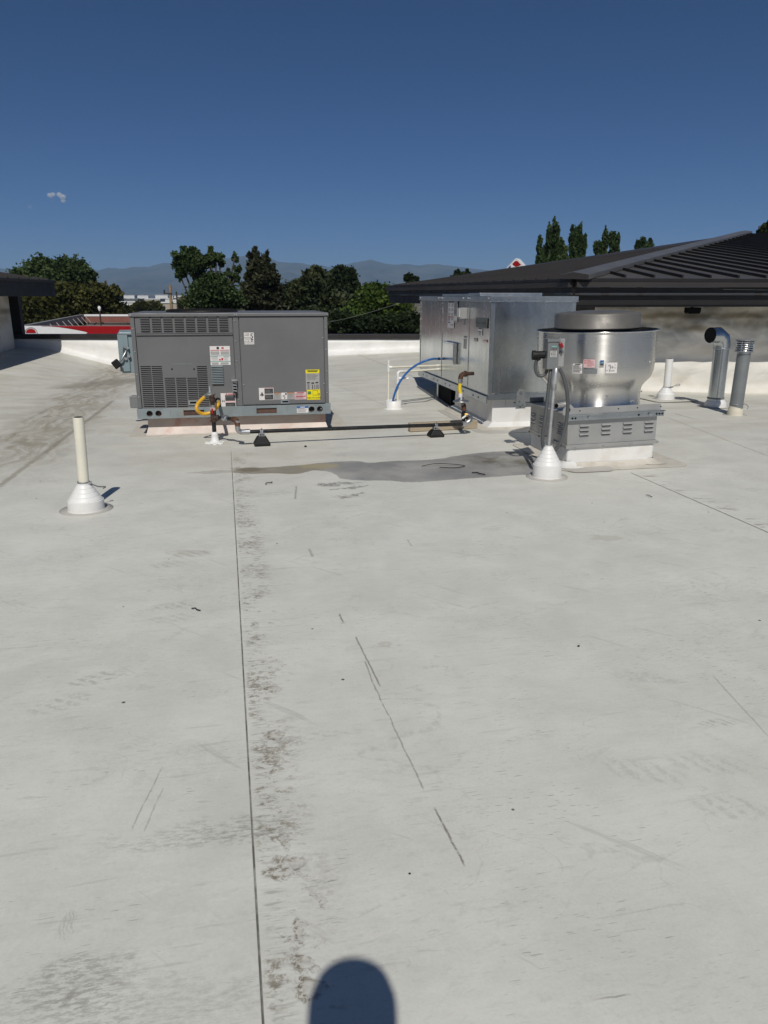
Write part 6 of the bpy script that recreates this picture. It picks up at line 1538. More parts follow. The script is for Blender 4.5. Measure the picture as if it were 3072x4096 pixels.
# ---------------------------------------------------------------- petrol station canopy beyond the parapet
GZ = -5.0
def canopy():
    z1 = .35
    def at(x, y): 
        d = ray(x, y); return EYE + d * ((z1 - CAM_H) / d.z)
    nl = at(98, 1303); nr = at(640, 1303); flp = at(337, 1257); frp = at(760, 1257)
    z0 = on_y(98, 1328, nl.y).z
    t = thing("station_canopy", "red and white station canopy beyond the far left parapet", "canopy", (nl.x + 4, nl.y, GZ))
    L = Vector(t.location)
    def bl(mb, name, lab=None):
        mb.v = [tuple(Vector(v) - L) for v in mb.v]; o = mb.build(name, t)
        if lab: o["label"] = lab
        return o
    nr.z = nl.z = z1
    e = nr - nl
    def strip(p0, p1, out, th, m, za, zb, mb):
        dv = (p1 - p0).normalized(); nn = Vector((dv.y, -dv.x, 0)) * th
        a, b = p0 + dv * 0 + nn.normalized() * out, p1 + nn.normalized() * out
        vs = [Vector((v.x, v.y, z)) for z in (za, zb) for v in (a, b, b + nn, a + nn)]
        mb.add(vs, [(3, 2, 1, 0), (4, 5, 6, 7), (0, 1, 5, 4), (1, 2, 6, 5), (2, 3, 7, 6), (3, 0, 4, 7)], m)
    mb = MB(); strip(nl, nr, 0, .3, m_signwhite, z0 - .25, z1, mb); bl(mb, "fascia", "white near fascia with a red sweep")
    # red sweep on the near fascia
    dv = e.normalized(); out = Vector((dv.y, -dv.x, 0)) * .304
    W_ = e.length
    def fpt(px, py):
        p = on_plane(px, py, tuple(nl + out), Vector((dv.y, -dv.x, 0))); return p
    mb = MB(); top = [(165, 1304), (640, 1304)]; edge = []
    xs = [165, 200, 235, 270, 305, 340, 352]; ys_ = [1304.5, 1305, 1308, 1313, 1319, 1326, 1330]
    poly = [fpt(x, y) for x, y in zip(xs, ys_)] + [fpt(352, 1342), fpt(640, 1342), fpt(640, 1304), fpt(352, 1304)]
    poly2 = [fpt(165, 1303.7)] + [fpt(x, y) for x, y in zip(xs, ys_)] + [fpt(640, 1330), fpt(640, 1303.7)]
    mb.prism([tuple(p) for p in poly2], (0, 0, 0), tuple(out.normalized() * .01), m_signred)
    mb.prism([tuple(fpt(x, 1338)) for x in (340, 640)] + [tuple(fpt(640, 1329.5)), tuple(fpt(352, 1329.5))], (0, 0, 0), tuple(out.normalized() * .012), m_signred)
    bl(mb, "red_sweep")
    mb = MB(); arc = [fpt(124 + 20 * math.cos(a), 1332 - 17 * math.sin(a)) for a in np.linspace(0, math.pi, 14)]
    mb.prism([tuple(p) for p in arc], (0, 0, 0), tuple(out.normalized() * .012), m_signred)
    bl(mb, "red_arch")
    mb = MB(); arc = [fpt(124 + r_ * math.cos(a), 1334 - r_ * .95 * math.sin(a)) for r_, rng in ((27, np.linspace(0, math.pi, 14)), (23, np.linspace(math.pi, 0, 14))) for a in rng]
    mb.prism([tuple(p) for p in arc], (0, 0, 0), tuple(out.normalized() * .011), m_lgrey); bl(mb, "grey_arch")
    # left and far fascias, seen from inside
    mb = MB(); strip(flp, nl, 0, .25, m_greysteel, z0 - .25, z1, mb)
    for k in range(9):
        p = flp.lerp(nl, (k + .5) / 10); q = p + Vector((.55, .0, 0)); q.z = z1 - .55; p2 = Vector((p.x + .2, p.y, z1 - .12)); mb.tube([p2, q], .024, m_lgrey, 6)
    bl(mb, "side_fascia")
    mb = MB(); strip(flp, frp, 0, .25, m_brick, z0 - .3, z1 - .14, mb); strip(flp, frp, -.04, .33, m_signwhite, z1 - .138, z1, mb)
    strip(flp, frp, .26, .06, m_bronze, z1 - .70, z1 - .62, mb); bl(mb, "far_fascia")
    mb = MB(); mb.add([Vector((p.x, p.y, z1 - .75)) for p in (nl, nr, frp, flp)], [(0, 1, 2, 3)], m_brick2); bl(mb, "roof_deck")
    mb = MB(); a = at(240, 1290); b = at(300, 1294); c = at(400, 1298)
    mb.tube(smooth_path([(a.x, a.y, z1 - .35), (b.x, b.y, z1 - .45), (c.x, c.y, z1 - .45)]), .1, m_lgrey, 8); bl(mb, "roof_pipe")
    for f in (.25, .75):
        p = nl.lerp(nr, f) + (flp - nl) * .35; mb = MB(); mb.box(p.x - .25, p.x + .25, p.y - .25, p.y + .25, GZ, z1 - .76, m_signwhite); bl(mb, "column")
    p = at(402, 1290); yy = p.y
    tp = thing("lamp_post", "thin dark lamp post with pale head behind the red canopy", "lamp post", (p.x, yy + 10, GZ))
    top = on_y(398, 1238, yy + 10); mb = MB(); mb.cyl((top.x - p.x, 0, 0), (top.x - p.x, 0, top.z - GZ), .045, m_rustdark, n=10); mb.build("post", tp)
    mb = MB(); mb.lathe([(.03, -.12), (.085, .0), (.10, .14), (.04, .2), (.01, .21)], m_signwhite, (top.x - p.x, 0, top.z - GZ), 12); mb.build("lamp_head", tp)
canopy()

# rotated sign behind the right-hand roof
def sign():
    yy = 70.0
    def g(x, y): return on_y(1960 + x * 200 / 1659., 1020 + y * 200 / 1659., yy)
    s = yy * .98 / 3000; c = on_y(1960 + 900 * .12056, 1020 + 95 * .12056 + 52, yy)
    t = thing("station_sign", "white rounded diamond sign with red and blue shapes above the dark roof", "sign", (c.x, yy, GZ), R(-28))
    r = 50 * s; h = c.z - GZ
    def dia(rad, rc, n=6):
        out = []
        for k in range(4):
            a = R(90 - 90 * k)
            for i in range(n + 1):
                b = a + R(45 - 90 * i / n); cx = (rad - rc * 1.414) * math.cos(a); cz = (rad - rc * 1.414) * math.sin(a)
                out.append((cx + rc * math.cos(b), cz + rc * math.sin(b)))
        return out
    mb = MB(); mb.prism([(x, -.35, z + h) for x, z in dia(r, r * .22)], (0, 0, 0), (0, .7, 0), m_signwhite); mb.build("case", t, .03)
    mb = MB(); mb.prism([(x, -.36, z + h) for x, z in dia(r * .93, r * .2)], (0, 0, 0), (0, -.02, 0), m_lgrey); mb.build("trim", t)
    mb = MB(); mb.prism([(x, -.385, z + h) for x, z in dia(r * .9, r * .19)], (0, 0, 0), (0, -.015, 0), m_signwhite); mb.build("face", t)
    k = r
    mb = MB(); mb.prism([(x * k, -.405, z * k + h) for x, z in ((-.30, .50), (-.12, .68), (0, .74), (.12, .70), (.42, .42), (.2, .34), (0, .30), (-.15, .36))], (0, 0, 0), (0, -.01, 0), m_signred); mb.build("red_shape", t)
    mb = MB(); mb.prism([(x * k, -.405, z * k + h) for x, z in ((-.42, .42), (-.40, .12), (-.74, .08), (-.70, .16))], (0, 0, 0), (0, -.01, 0), m_signblue); mb.prism([(x * k, -.405, z * k + h) for x, z in ((-.6, -.1), (.6, -.1), (.05, -.7), (-.05, -.7))], (0, 0, 0), (0, -.01, 0), m_signblue); mb.build("blue_shape", t)
    mb = MB(); mb.cyl((0, 0, 0), (0, 0, h - r * .9), .25, m_greysteel); mb.build("pole", t)
sign()

# ---------------------------------------------------------------- trees
def leaves_mesh(name, parent, pts, sizes, dirs, m, rg, aspect=1.6):
    n = len(pts)
    P = np.array(pts); S_ = np.array(sizes)[:, None]
    d = np.array(dirs) + rg.normal(0, .45, (n, 3)); d /= np.linalg.norm(d, axis=1)[:, None]
    r = rg.normal(0, 1, (n, 3)); u = np.cross(d, r); u /= np.linalg.norm(u, axis=1)[:, None]
    w = d * aspect
    # a leaf clump: bent pair of triangles (kite)
    nrm = np.cross(d, u)
    v = np.empty((n, 4, 3)); v[:, 0] = P - w * S_ * .5; v[:, 1] = P + u * S_ * .5 + nrm * S_ * .12; v[:, 2] = P + w * S_ * .5; v[:, 3] = P - u * S_ * .5 + nrm * S_ * .12
    me = bpy.data.meshes.new(name); me.vertices.add(n * 4); me.vertices.foreach_set("co", v.reshape(-1))
    me.loops.add(n * 6); idx = np.arange(n)[:, None] * 4
    li = np.concatenate([idx + 0, idx + 1, idx + 2, idx + 0, idx + 2, idx + 3], axis=1).reshape(-1)
    me.loops.foreach_set("vertex_index", li.astype(np.int32)); me.polygons.add(n * 2)
    me.polygons.foreach_set("loop_start", (np.arange(n * 2) * 3).astype(np.int32)); me.polygons.foreach_set("loop_total", np.full(n * 2, 3, np.int32))
    me.materials.append(m); me.update(); me.validate()
    o = bpy.data.objects.new(name, me); col.objects.link(o); o.parent = parent
    return o
def tree(label, dist, bx, blobs, m, n, leaf, seed, name="tree", kind="broad", clump=.16, fill=1.0, ground=GZ):
    if dist < 100: n = int(n * 1.9); leaf *= .62
    """blobs: crown masses as (x, y, rx, ry) in photo display pixels, turned into 3-D ellipsoids at that distance"""
    rg = np.random.default_rng(seed)
    b = dy(bx, 640, dist); base = Vector((b.x, dist, ground))
    t = thing(name, label, "tree", base, 0, "trees beyond the roof")
    sc = D * dist * .985 / 3000
    E3 = []; vol = []
    for (x, y, rx, ry) in blobs:
        c = dy(x, y, dist + rg.uniform(-.5, .5) * rx * sc) - base; E3.append((c, rx * sc, max(rx, ry * .6) * sc * .8, ry * sc)); vol.append(rx * max(rx, ry * .6) * ry)
    vol = np.array(vol) ** .75; vol /= vol.sum()
    pts = []; dirs = []; sizes = []
    for (c, ax, ay, az), f in zip(E3, vol):
        nn = int(n * f); nc = max(6, int(nn / 60))
        cs = []
        for _ in range(nc):
            q = rg.normal(0, 1, 3); q /= np.linalg.norm(q); rad = rg.uniform(.12, 1.08) ** .5
            if kind == "spire": rad *= 1
            cs.append((q * rad, q))
        for q, qn in cs:
            k = max(4, nn // nc); off = rg.normal(0, clump, (k, 3))
            pp = q[None, :] + off
            for row in pp:
                pts.append((c.x + row[0] * ax, c.y + row[1] * ay, c.z + row[2] * az))
                if kind == "conifer": dirs.append((qn[0] * .8, qn[1] * .8, .1 + .6 * rg.random()))
                elif kind == "spire": dirs.append((qn[0] * .4, qn[1] * .4, 1.0))
                else: dirs.append((qn[0] * .6, qn[1] * .6, .25))
                sizes.append(leaf * rg.uniform(.6, 1.35))
    leaves_mesh("crown", t, pts, sizes, dirs, m, rg, 1.9 if kind == "conifer" else 1.35)
    # trunk and limbs
    mb = MB(); topc = max(E3, key=lambda e: e[0].z + e[3] * .4)
    cen = sum((e[0] * e[1] for e in E3), Vector()) / sum(e[1] for e in E3)
    h = topc[0].z; tr = max(.10, .022 * h) * (1.0)
    tp = [Vector((0, 0, 0)), Vector((cen.x * .2, 0, h * .3)), Vector((cen.x * .6, 0, h * .6)), Vector((topc[0].x, topc[0].y * .5, h))]
    sp = smooth_path(tp, 5); mb.tube(sp, [tr * (1 - .85 * i / (len(sp) - 1)) for i in range(len(sp))], m_barkd, 8)
    for (c, ax, ay, az) in E3:
        a = sp[int(len(sp) * rg.uniform(.35, .7))]
        pp = smooth_path([a, a.lerp(Vector(c), .5) + Vector((0, 0, -.15)), Vector(c), Vector(c) + Vector((rg.uniform(-.5, .5) * ax, 0, az * .6))], 4)
        mb.tube(pp, [tr * .5 * (1 - .85 * i / (len(pp) - 1)) for i in range(len(pp))], m_barkd, 6)
    mb.build("trunk", t)
    return t
# far left, two crowns
tree("big tree with feathery green crown behind the left eave", 66, 130, [(88, 587, 32, 24), (125, 582, 36, 20), (160, 590, 34, 26), (60, 600, 34, 22), (185, 605, 20, 22), (120, 612, 60, 26), (150, 572, 14, 9), (85, 568, 12, 9)], m_leaf, 13000, .34, 1, clump=.22)
tree("olive green spreading tree low beyond the red canopy", 58, 160, [(205, 640, 44, 22), (150, 650, 60, 30), (230, 662, 28, 16), (95, 668, 50, 28), (185, 668, 60, 22), (250, 628, 10, 9), (110, 690, 60, 18), (75, 640, 30, 30)], m_leafolive, 14000, .36, 2, clump=.2)
tree("leafy tree with one heavy clump leaning left behind the grey unit", 46, 455, [(400, 556, 20, 16), (418, 566, 24, 20), (394, 574, 16, 18), (420, 541, 10, 9), (390, 597, 8, 9), (437, 556, 12, 12), (456, 541, 8, 9), (467, 556, 17, 9), (454, 570, 12, 12), (476, 566, 8, 8), (507, 557, 7, 11), (516, 578, 9, 12), (494, 590, 9, 7), (507, 600, 12, 10), (456, 612, 32, 20), (430, 606, 16, 16), (462, 636, 44, 24), (440, 652, 40, 22), (486, 648, 34, 20), (484, 614, 14, 14)], m_leaf, 15000, .22, 3, clump=.2)
tree("ragged brown green conifer behind the grey unit", 50, 562, [(541, 552, 5, 13), (553, 553, 5, 14), (565, 556, 6, 13), (575, 562, 6, 14), (560, 578, 22, 15), (584, 580, 7, 14), (545, 590, 14, 14), (575, 600, 22, 16), (550, 612, 24, 14), (592, 606, 8, 14), (572, 628, 26, 16), (545, 636, 24, 18), (602, 622, 5, 14), (600, 645, 8, 16), (570, 655, 36, 20), (530, 648, 16, 18)], m_needle, 12500, .26, 4, "conifer_tree", "conifer", .17)
tree("broad dark conifer with a pointed top right of the ragged one", 54, 668, [(686, 582, 12, 16), (678, 602, 28, 18), (664, 625, 44, 22), (650, 650, 52, 24), (690, 630, 34, 28), (625, 660, 26, 18), (700, 660, 50, 26), (640, 630, 18, 14), (690, 690, 70, 24)], m_needle2, 16000, .30, 5, "conifer_tree", "conifer", .17)
tree("round dark leafy tree between the conifer and the bright green tree", 60, 738, [(738, 600, 28, 20), (752, 615, 24, 22), (722, 612, 24, 24), (738, 640, 38, 24), (715, 655, 30, 22)], m_leafdark, 9000, .34, 6, clump=.16)
tree("bright green bushy tree beside the dark eave", 44, 815, [(812, 625, 24, 20), (795, 622, 6, 12), (830, 640, 26, 20), (800, 655, 36, 24), (842, 665, 34, 24), (810, 690, 60, 26), (760, 690, 40, 22), (860, 690, 34, 26), (790, 640, 16, 16), (870, 670, 20, 22)], m_leafbright, 16000, .24, 7, clump=.19)
tree("dark hedge like tree low behind the parapet", 36, 760, [(735, 700, 34, 22), (790, 706, 40, 18), (845, 706, 44, 20), (890, 700, 26, 24)], m_leafdark, 9000, .22, 8, clump=.2)
# poplars over the right-hand roof
tree("tallest poplar group leftmost above the dark roof", 62, 1192, [(1165, 530, 6, 21), (1186, 522, 7, 26), (1198, 510, 8, 28), (1217, 546, 7, 22), (1176, 545, 9, 18), (1204, 540, 12, 24), (1190, 562, 26, 22), (1170, 562, 10, 22)], m_leaf, 7000, .26, 9, "poplar_tree", "spire", .15)
tree("slim poplar just right of the tallest group", 62, 1246, [(1239, 510, 8, 24), (1250, 516, 8, 26), (1261, 532, 6, 24), (1240, 535, 10, 26), (1253, 548, 12, 24), (1236, 556, 10, 20)], m_leaf, 5200, .26, 10, "poplar_tree", "spire", .15)
tree("poplar with two tall tips in the middle of the roof skyline", 64, 1312, [(1290, 538, 6, 16), (1307, 520, 6, 21), (1322, 518, 7, 20), (1332, 526, 5, 20), (1300, 542, 11, 16), (1325, 542, 11, 18)], m_leaf, 4500, .26, 11, "poplar_tree", "spire", .15)
tree("small poplar tip furthest right of the row", 66, 1390, [(1384, 526, 10, 11), (1405, 527, 6, 8), (1376, 532, 6, 8), (1392, 540, 18, 14)], m_leaf, 2400, .26, 12, "poplar_tree", "spire", .15)
tree("dark tree tip over the roof ridge at the right frame edge", 40, 1650, [(1652, 496, 12, 7), (1640, 498, 5, 4), (1662, 490, 10, 10)], m_leafdark, 1800, .18, 13, clump=.2)
tree("two small dark treetops showing just above the left roof slope", 60, 888, [(883, 600, 8, 8), (898, 603, 6, 6), (892, 615, 14, 10)], m_leafdark, 1600, .26, 14, clump=.2)
tree("tiny dark treetops over the roof slope left of the sign", 75, 1000, [(988, 589, 6, 6), (1012, 588, 5, 6), (1000, 598, 20, 8)], m_leafdark, 1500, .28, 15, clump=.2)
# shrubs in the town gap
for i, (x, y, rx, ry, dd, lab) in enumerate([(308, 663, 16, 9, 140, "bushy olive tree in front of the white town buildings"), (334, 664, 14, 9, 150, "olive tree beside the pale utility pole"), (404, 660, 12, 13, 120, "olive tree just left of the leaning leafy tree"), (272, 670, 9, 6, 130, "small dark tree at the corner of the grey unit")]):
    tree(lab, dd, x, [(x, y, rx, ry), (x - rx * .5, y + 4, rx * .7, ry), (x + rx * .5, y + 5, rx * .7, ry * .9)], m_leafolive, 2200, .7, 40 + i, clump=.22)
# slack cable in front of the bright green tree
a, b = on_y(1325, 1286, 34), on_y(1595, 1214, 34)
mb = MB(); mb.tube(smooth_path([a - Vector((2.5, 0, .35)), a, a.lerp(b, .5) - Vector((0, 0, .05)), b, b + Vector((1.5, 0, .42))], 6), .006, m_greysteel, 6)
o = mb.build("overhead_cable"); tag(o, "pale slack cable crossing in front of the bright green tree", "cable")
# utility poles
for (x, y0, w, dd, m, lab) in [(367, 616, 6.0, 85, m_polewood, "pale thick wooden utility pole above the grey unit"), (381, 630, 3.2, 100, m_poledark, "thin dark utility pole beside the pale one"), (397, 642, 3.0, 110, m_polewood, "short pale utility pole by the leafy tree")]:
    top = dy(x, y0, dd); t = thing("utility_pole", lab, "utility pole", (top.x, dd, GZ), 0, "utility poles in the town")
    r = w * D / 3000 * dd / 2
    mb = MB(); mb.cyl((0, 0, 0), (0, 0, top.z - GZ), r * 1.1, m, r1=r, n=12); mb.build("pole", t)
    if x != 397:
        mb = MB(); mb.box(-r * 4.5, r * 1.5, -r * 1.2, -r * .95, (top.z - GZ) - .95, (top.z - GZ) - .8, m_poledark); mb.box(-r * 4.5, -r * 3.9, -r, r, (top.z - GZ) - .8, (top.z - GZ) - .5, m_poledark); mb.build("crossarm", t)

# ---------------------------------------------------------------- town, ground, mountains
def town():
    blds = [(245, 300, 651, 660, m_townwhite, 330, "long low white warehouse nearest the left trees"), (248, 262, 646, 653, m_townwhite, 420, "small white building left of the grey roofed shed"),
            (263, 297, 645, 652, m_towngrey, 400, "grey roofed shed between white buildings"), (296, 345, 645, 655, m_towntan, 420, "long tan building in the middle of the town"),
            (338, 415, 644, 651, m_townwhite, 480, "long white building behind the pale utility pole"), (250, 290, 637.5, 641, m_townwhite, 900, "far thin white building at left"),
            (291, 320, 638, 641, m_townwhite, 950, "far white block with dark roof line"), (335, 362, 637, 641, m_townwhite, 980, "far white building in the middle"), (365, 420, 638.5, 641.5, m_townwhite, 900, "far long white building at right"),
            (236, 250, 628, 643, m_towndark, 350, "dark tall block beside the left tree"), (255, 285, 660, 672, m_townwhite, 260, "white roofed store low at the left"), (345, 420, 652, 657, m_towntan, 300, "low tan wall near the poles"),
            (515, 535, 636, 641, m_townwhite, 700, "white block showing between tree and conifer"), (603, 618, 652, 664, m_townwhite, 350, "white block showing between the two conifers")]
    for (x0, x1, yt, yb, m, dd, lab) in blds:
        a, b = dy(x0, yt, dd), dy(x1, yt, dd); w = b.x - a.x; zt = a.z; zb = GZ
        t = thing("town_building", lab, "building", (a.x, dd, GZ), 0, "town buildings in the valley")
        h = max(2.0, zt - GZ); dp = max(10, w * .5)
        mb = MB(); mb.box(0, w, 0, dp, 0, h - .5, m); 
        mb.build("wall", t)
        mb = MB(); mb.box(-.3, w + .3, -.3, dp + .3, h - .5, h, m_townwhite if m is not m_towngrey else m_towngrey); mb.build("roof", t)
        if m is m_townwhite and w > 6:
            mb = MB(); k = int(w / 7)
            for i in range(k): mb.box((i + .3) * w / k, (i + .6) * w / k, -.06, .0, h * .3, h * .55, m_towndark)
            mb.build("windows", t)
town()
def ground():
    q = NT("valley_ground"); P = q.pos()
    f = q.noise(q.vm('MULTIPLY', P, (.004, .0016, .004)), 1.0, 6, .65)
    c = q.mix(q.step(f, .35, .65), (0.07, 0.072, 0.045), (0.22, 0.19, 0.15))
    c = q.mix(q.step(q.noise(q.vm('MULTIPLY', P, (.012, .004, 1)), 1.0, 3), .56, .68), c, (0.34, 0.33, 0.31))
    q.put(q.b.inputs["Base Color"], c); q.b.inputs["Roughness"].default_value = .95; q.b.inputs["Specular IOR Level"].default_value = .1
    mb = MB(); mb.add([(-14000, -800, GZ), (14000, -800, GZ), (14000, 12000, GZ), (-14000, 12000, GZ)], [(0, 1, 2, 3)], q.m)
    tag(mb.build("ground"), "flat valley ground spreading to the mountains", "ground", kind="structure")
    # mountains
    q = NT("dry_mountain_slope"); P = q.pos()
    f = q.noise(P, .004, 6, .65)
    c = q.mix(q.step(f, .35, .65), (0.028, 0.033, 0.034), (0.085, 0.078, 0.068))
    q.put(q.b.inputs["Base Color"], c); q.b.inputs["Roughness"].default_value = 1.0; q.b.inputs["Specular IOR Level"].default_value = 0.0
    prof = [(-400, 600), (-100, 588), (0, 579), (60, 584), (130, 588), (190, 586), (215, 584), (235, 580), (290, 578), (325, 575), (360, 569), (420, 566), (470, 560), (520, 555), (545, 552), (565, 556), (582, 557), (605, 565), (640, 568), (680, 570), (718, 578), (735, 574), (760, 568), (788, 563), (802, 559.5), (814, 565), (835, 569), (855, 572), (872, 569), (890, 571), (905, 574), (925, 571), (945, 570), (965, 573), (985, 575), (1010, 579), (1045, 583), (1090, 590), (1200, 596), (1400, 590), (1800, 600), (2200, 610)]
    MYD = 7000.0
    def ridge(x):
        for (a, ya), (b, yb) in zip(prof, prof[1:]):
            if a <= x <= b: return ya + (yb - ya) * (x - a) / (b - a)
        return 612
    mb = MB(); nx, ny = 420, 44; vs = []
    y0, y1 = 4700.0, 8600.0
    for j in range(ny + 1):
        yy = y0 + (y1 - y0) * j / ny
        for i in range(nx + 1):
            dx = -400 + 2600 * i / nx
            xx = dy(dx, 640, MYD).x * (yy / MYD * .35 + .65)
            top = dy(dx, ridge(dx), MYD).z - GZ
            t = (yy - y0) / (MYD - y0)
            if t <= 1: s_ = .13 * min(1, t / .25) ** 1.0 + .87 * max(0, (t - .2) / .8) ** 1.5
            else: s_ = max(0, 1 - (t - 1) * 1.6)
            spur = 1 - abs(noise.noise((xx * .0022, yy * .0007, 3.0))) * 2
            fine = noise.fractal((xx * .004, yy * .003, 1.0), 1.0, 2.0, 5)
            edge = min(1.0, t / .12) if t < .12 else 1
            dmp = 4 * (t * (1 - min(t, 1))) if t <= 1 else 0
            crest = 9 * noise.fractal((dx * .035, 5.0, 2.0), 1.0, 2.1, 5) * max(0, 1 - abs(t - 1) * 5)
            z = GZ - 3 + crest + top * s_ + top * (.20 * spur * dmp + .13 * fine * dmp) * edge + 4 * fine * edge * (.3 if abs(t - 1) < .05 else 1) + (3 * edge)
            vs.append((xx, yy, z))
    n = nx + 1
    mb.add(vs, [(j * n + i, j * n + i + 1, (j + 1) * n + i + 1, (j + 1) * n + i) for j in range(ny) for i in range(nx)], q.m, True)
    tag(mb.build("mountains"), "hazy blue mountain range across the valley", "mountains", kind="structure")
ground()
# valley tree cover too far to count
def far_woods():
    rg = np.random.default_rng(8); pts = []; sizes = []; dirs = []
    for _ in range(230):
        dd = rg.uniform(250, 1900); dx = rg.uniform(190, 760); c = dy(dx, 640, dd); h = rg.uniform(1.5, 4)
        for _k in range(26):
            pts.append((c.x + rg.normal(0, 3), dd + rg.normal(0, 3), GZ + abs(rg.normal(.4, .3)) * h)); sizes.append(rg.uniform(1.2, 2.6)); dirs.append((rg.normal(), rg.normal(), .3))
    o = leaves_mesh("valley_woods", None, pts, sizes, dirs, m_leafdark, rg, 1.2)
    tag(o, "scattered far off trees across the valley floor", "woods", kind="stuff")
far_woods()

# ---------------------------------------------------------------- small cloud
def cloud(lab, cx, cy, w, h, seed, dens, puffs):
    q = NT("cloud_vapour_%d" % seed)
    for nd in list(q.t.nodes):
        if nd != q.out: q.t.nodes.remove(nd)
    P = q.n("ShaderNodeTexCoord").outputs["Object"]
    tot = None
    for (x, z, r) in puffs:
        dd = q.vm('LENGTH', q.vm('MULTIPLY', q.vm('SUBTRACT', P, (x, 0, z)), (1, .9, 1.15)))
        s_ = q.step(dd, r, r * .25); tot = s_ if tot is None else q.math('MAXIMUM', tot, s_)
    nz = q.noise(P, .018, 5, .6)
    den = q.math('MULTIPLY', q.math('MAXIMUM', 0.0, q.math('SUBTRACT', q.math('ADD', tot, q.math('MULTIPLY', q.math('SUBTRACT', nz, .5), 1.1)), .42)), dens)
    v = q.n("ShaderNodeVolumePrincipled"); v.inputs["Color"].default_value = (.97, .97, .97, 1); v.inputs["Anisotropy"].default_value = -0.4
    q.put(v.inputs["Density"], den); q.t.links.new(v.outputs[0], q.out.inputs["Volume"])
    dist = 9000.0; c = dy(cx, cy, dist)
    mb = MB(); mb.box(-w, w, -w * .6, w * .6, -h, h, q.m); o = mb.build("cloud"); o.location = c
    tag(o, lab, "cloud", kind="stuff")
cloud("small white two lobed cloud alone in the blue sky", 123, 428, 150, 110, 1, .07, [(-72, 28, 52), (-38, 36, 46), (30, 36, 50), (62, 14, 56), (66, -28, 44)])
cloud("faint wisp of cloud left of the small white one", 65, 447, 60, 60, 2, .004, [(0, 0, 45)])

# ---------------------------------------------------------------- bits lying on the roof
def debris():
    items = [(425, 1320, "small black twig left of the long seam", .03), (545 * 0 + 660, 966, "dark flake below the grey unit's pipe", .028), (885, 1891, "black pebble near the long scrape", .006), (1250, 1398, "brown pebble on the clean sheet at right", .010), (1420, 1000 + 0, "dark chip in front of the exhaust fan curb", .025), (1403, 1074, "black splinter right of the exhaust fan", .035), (1035, 1025, "black twig on the grey stain", .07), (582, 1046, "curled strap end near the long seam", .05)]
    for i, (x, y, lab, s_) in enumerate(items):
        p = dz(x, y); mb = MB(); rr_ = random.Random(i)
        if "twig" in lab or "strap" in lab or "splinter" in lab: mb.tube(smooth_path([(-s_, 0, .006), (-s_ * .3, s_ * .25, .01), (s_ * .4, -s_ * .1, .008), (s_, s_ * .3, .006)], 4), [s_ * .06 + .001] * 13, m_rubber, 6)
        else:
            mb.ball((0, 0, s_ * .25), s_ * .5, m_rustdark if "brown" in lab else m_rubber, 6, .5); mb.v = [(v[0] * (1 + .3 * rr_.random()), v[1] * (1 + .3 * rr_.random()), v[2]) for v in mb.v]
        o = mb.build("roof_debris"); o.location = (p.x, p.y, .0055); o.rotation_euler = (0, 0, rr_.uniform(0, 3))
        tag(o, lab, "debris", "bits of debris on the roof")
    # wire off-cut on the stain
    p = dz(960, 1010); mb = MB(); mb.tube(smooth_path([(-.22, .02, .006), (-.1, .06, .02), (.05, .08, .015), (.2, .03, .008), (.1, -.05, .006), (-.05, -.03, .006)], 6), .0035, m_rubber, 6)
    o = mb.build("wire_offcut"); o.location = (p.x, p.y, .004); tag(o, "thin dark wire off cut curled on the grey stain", "wire")
debris()

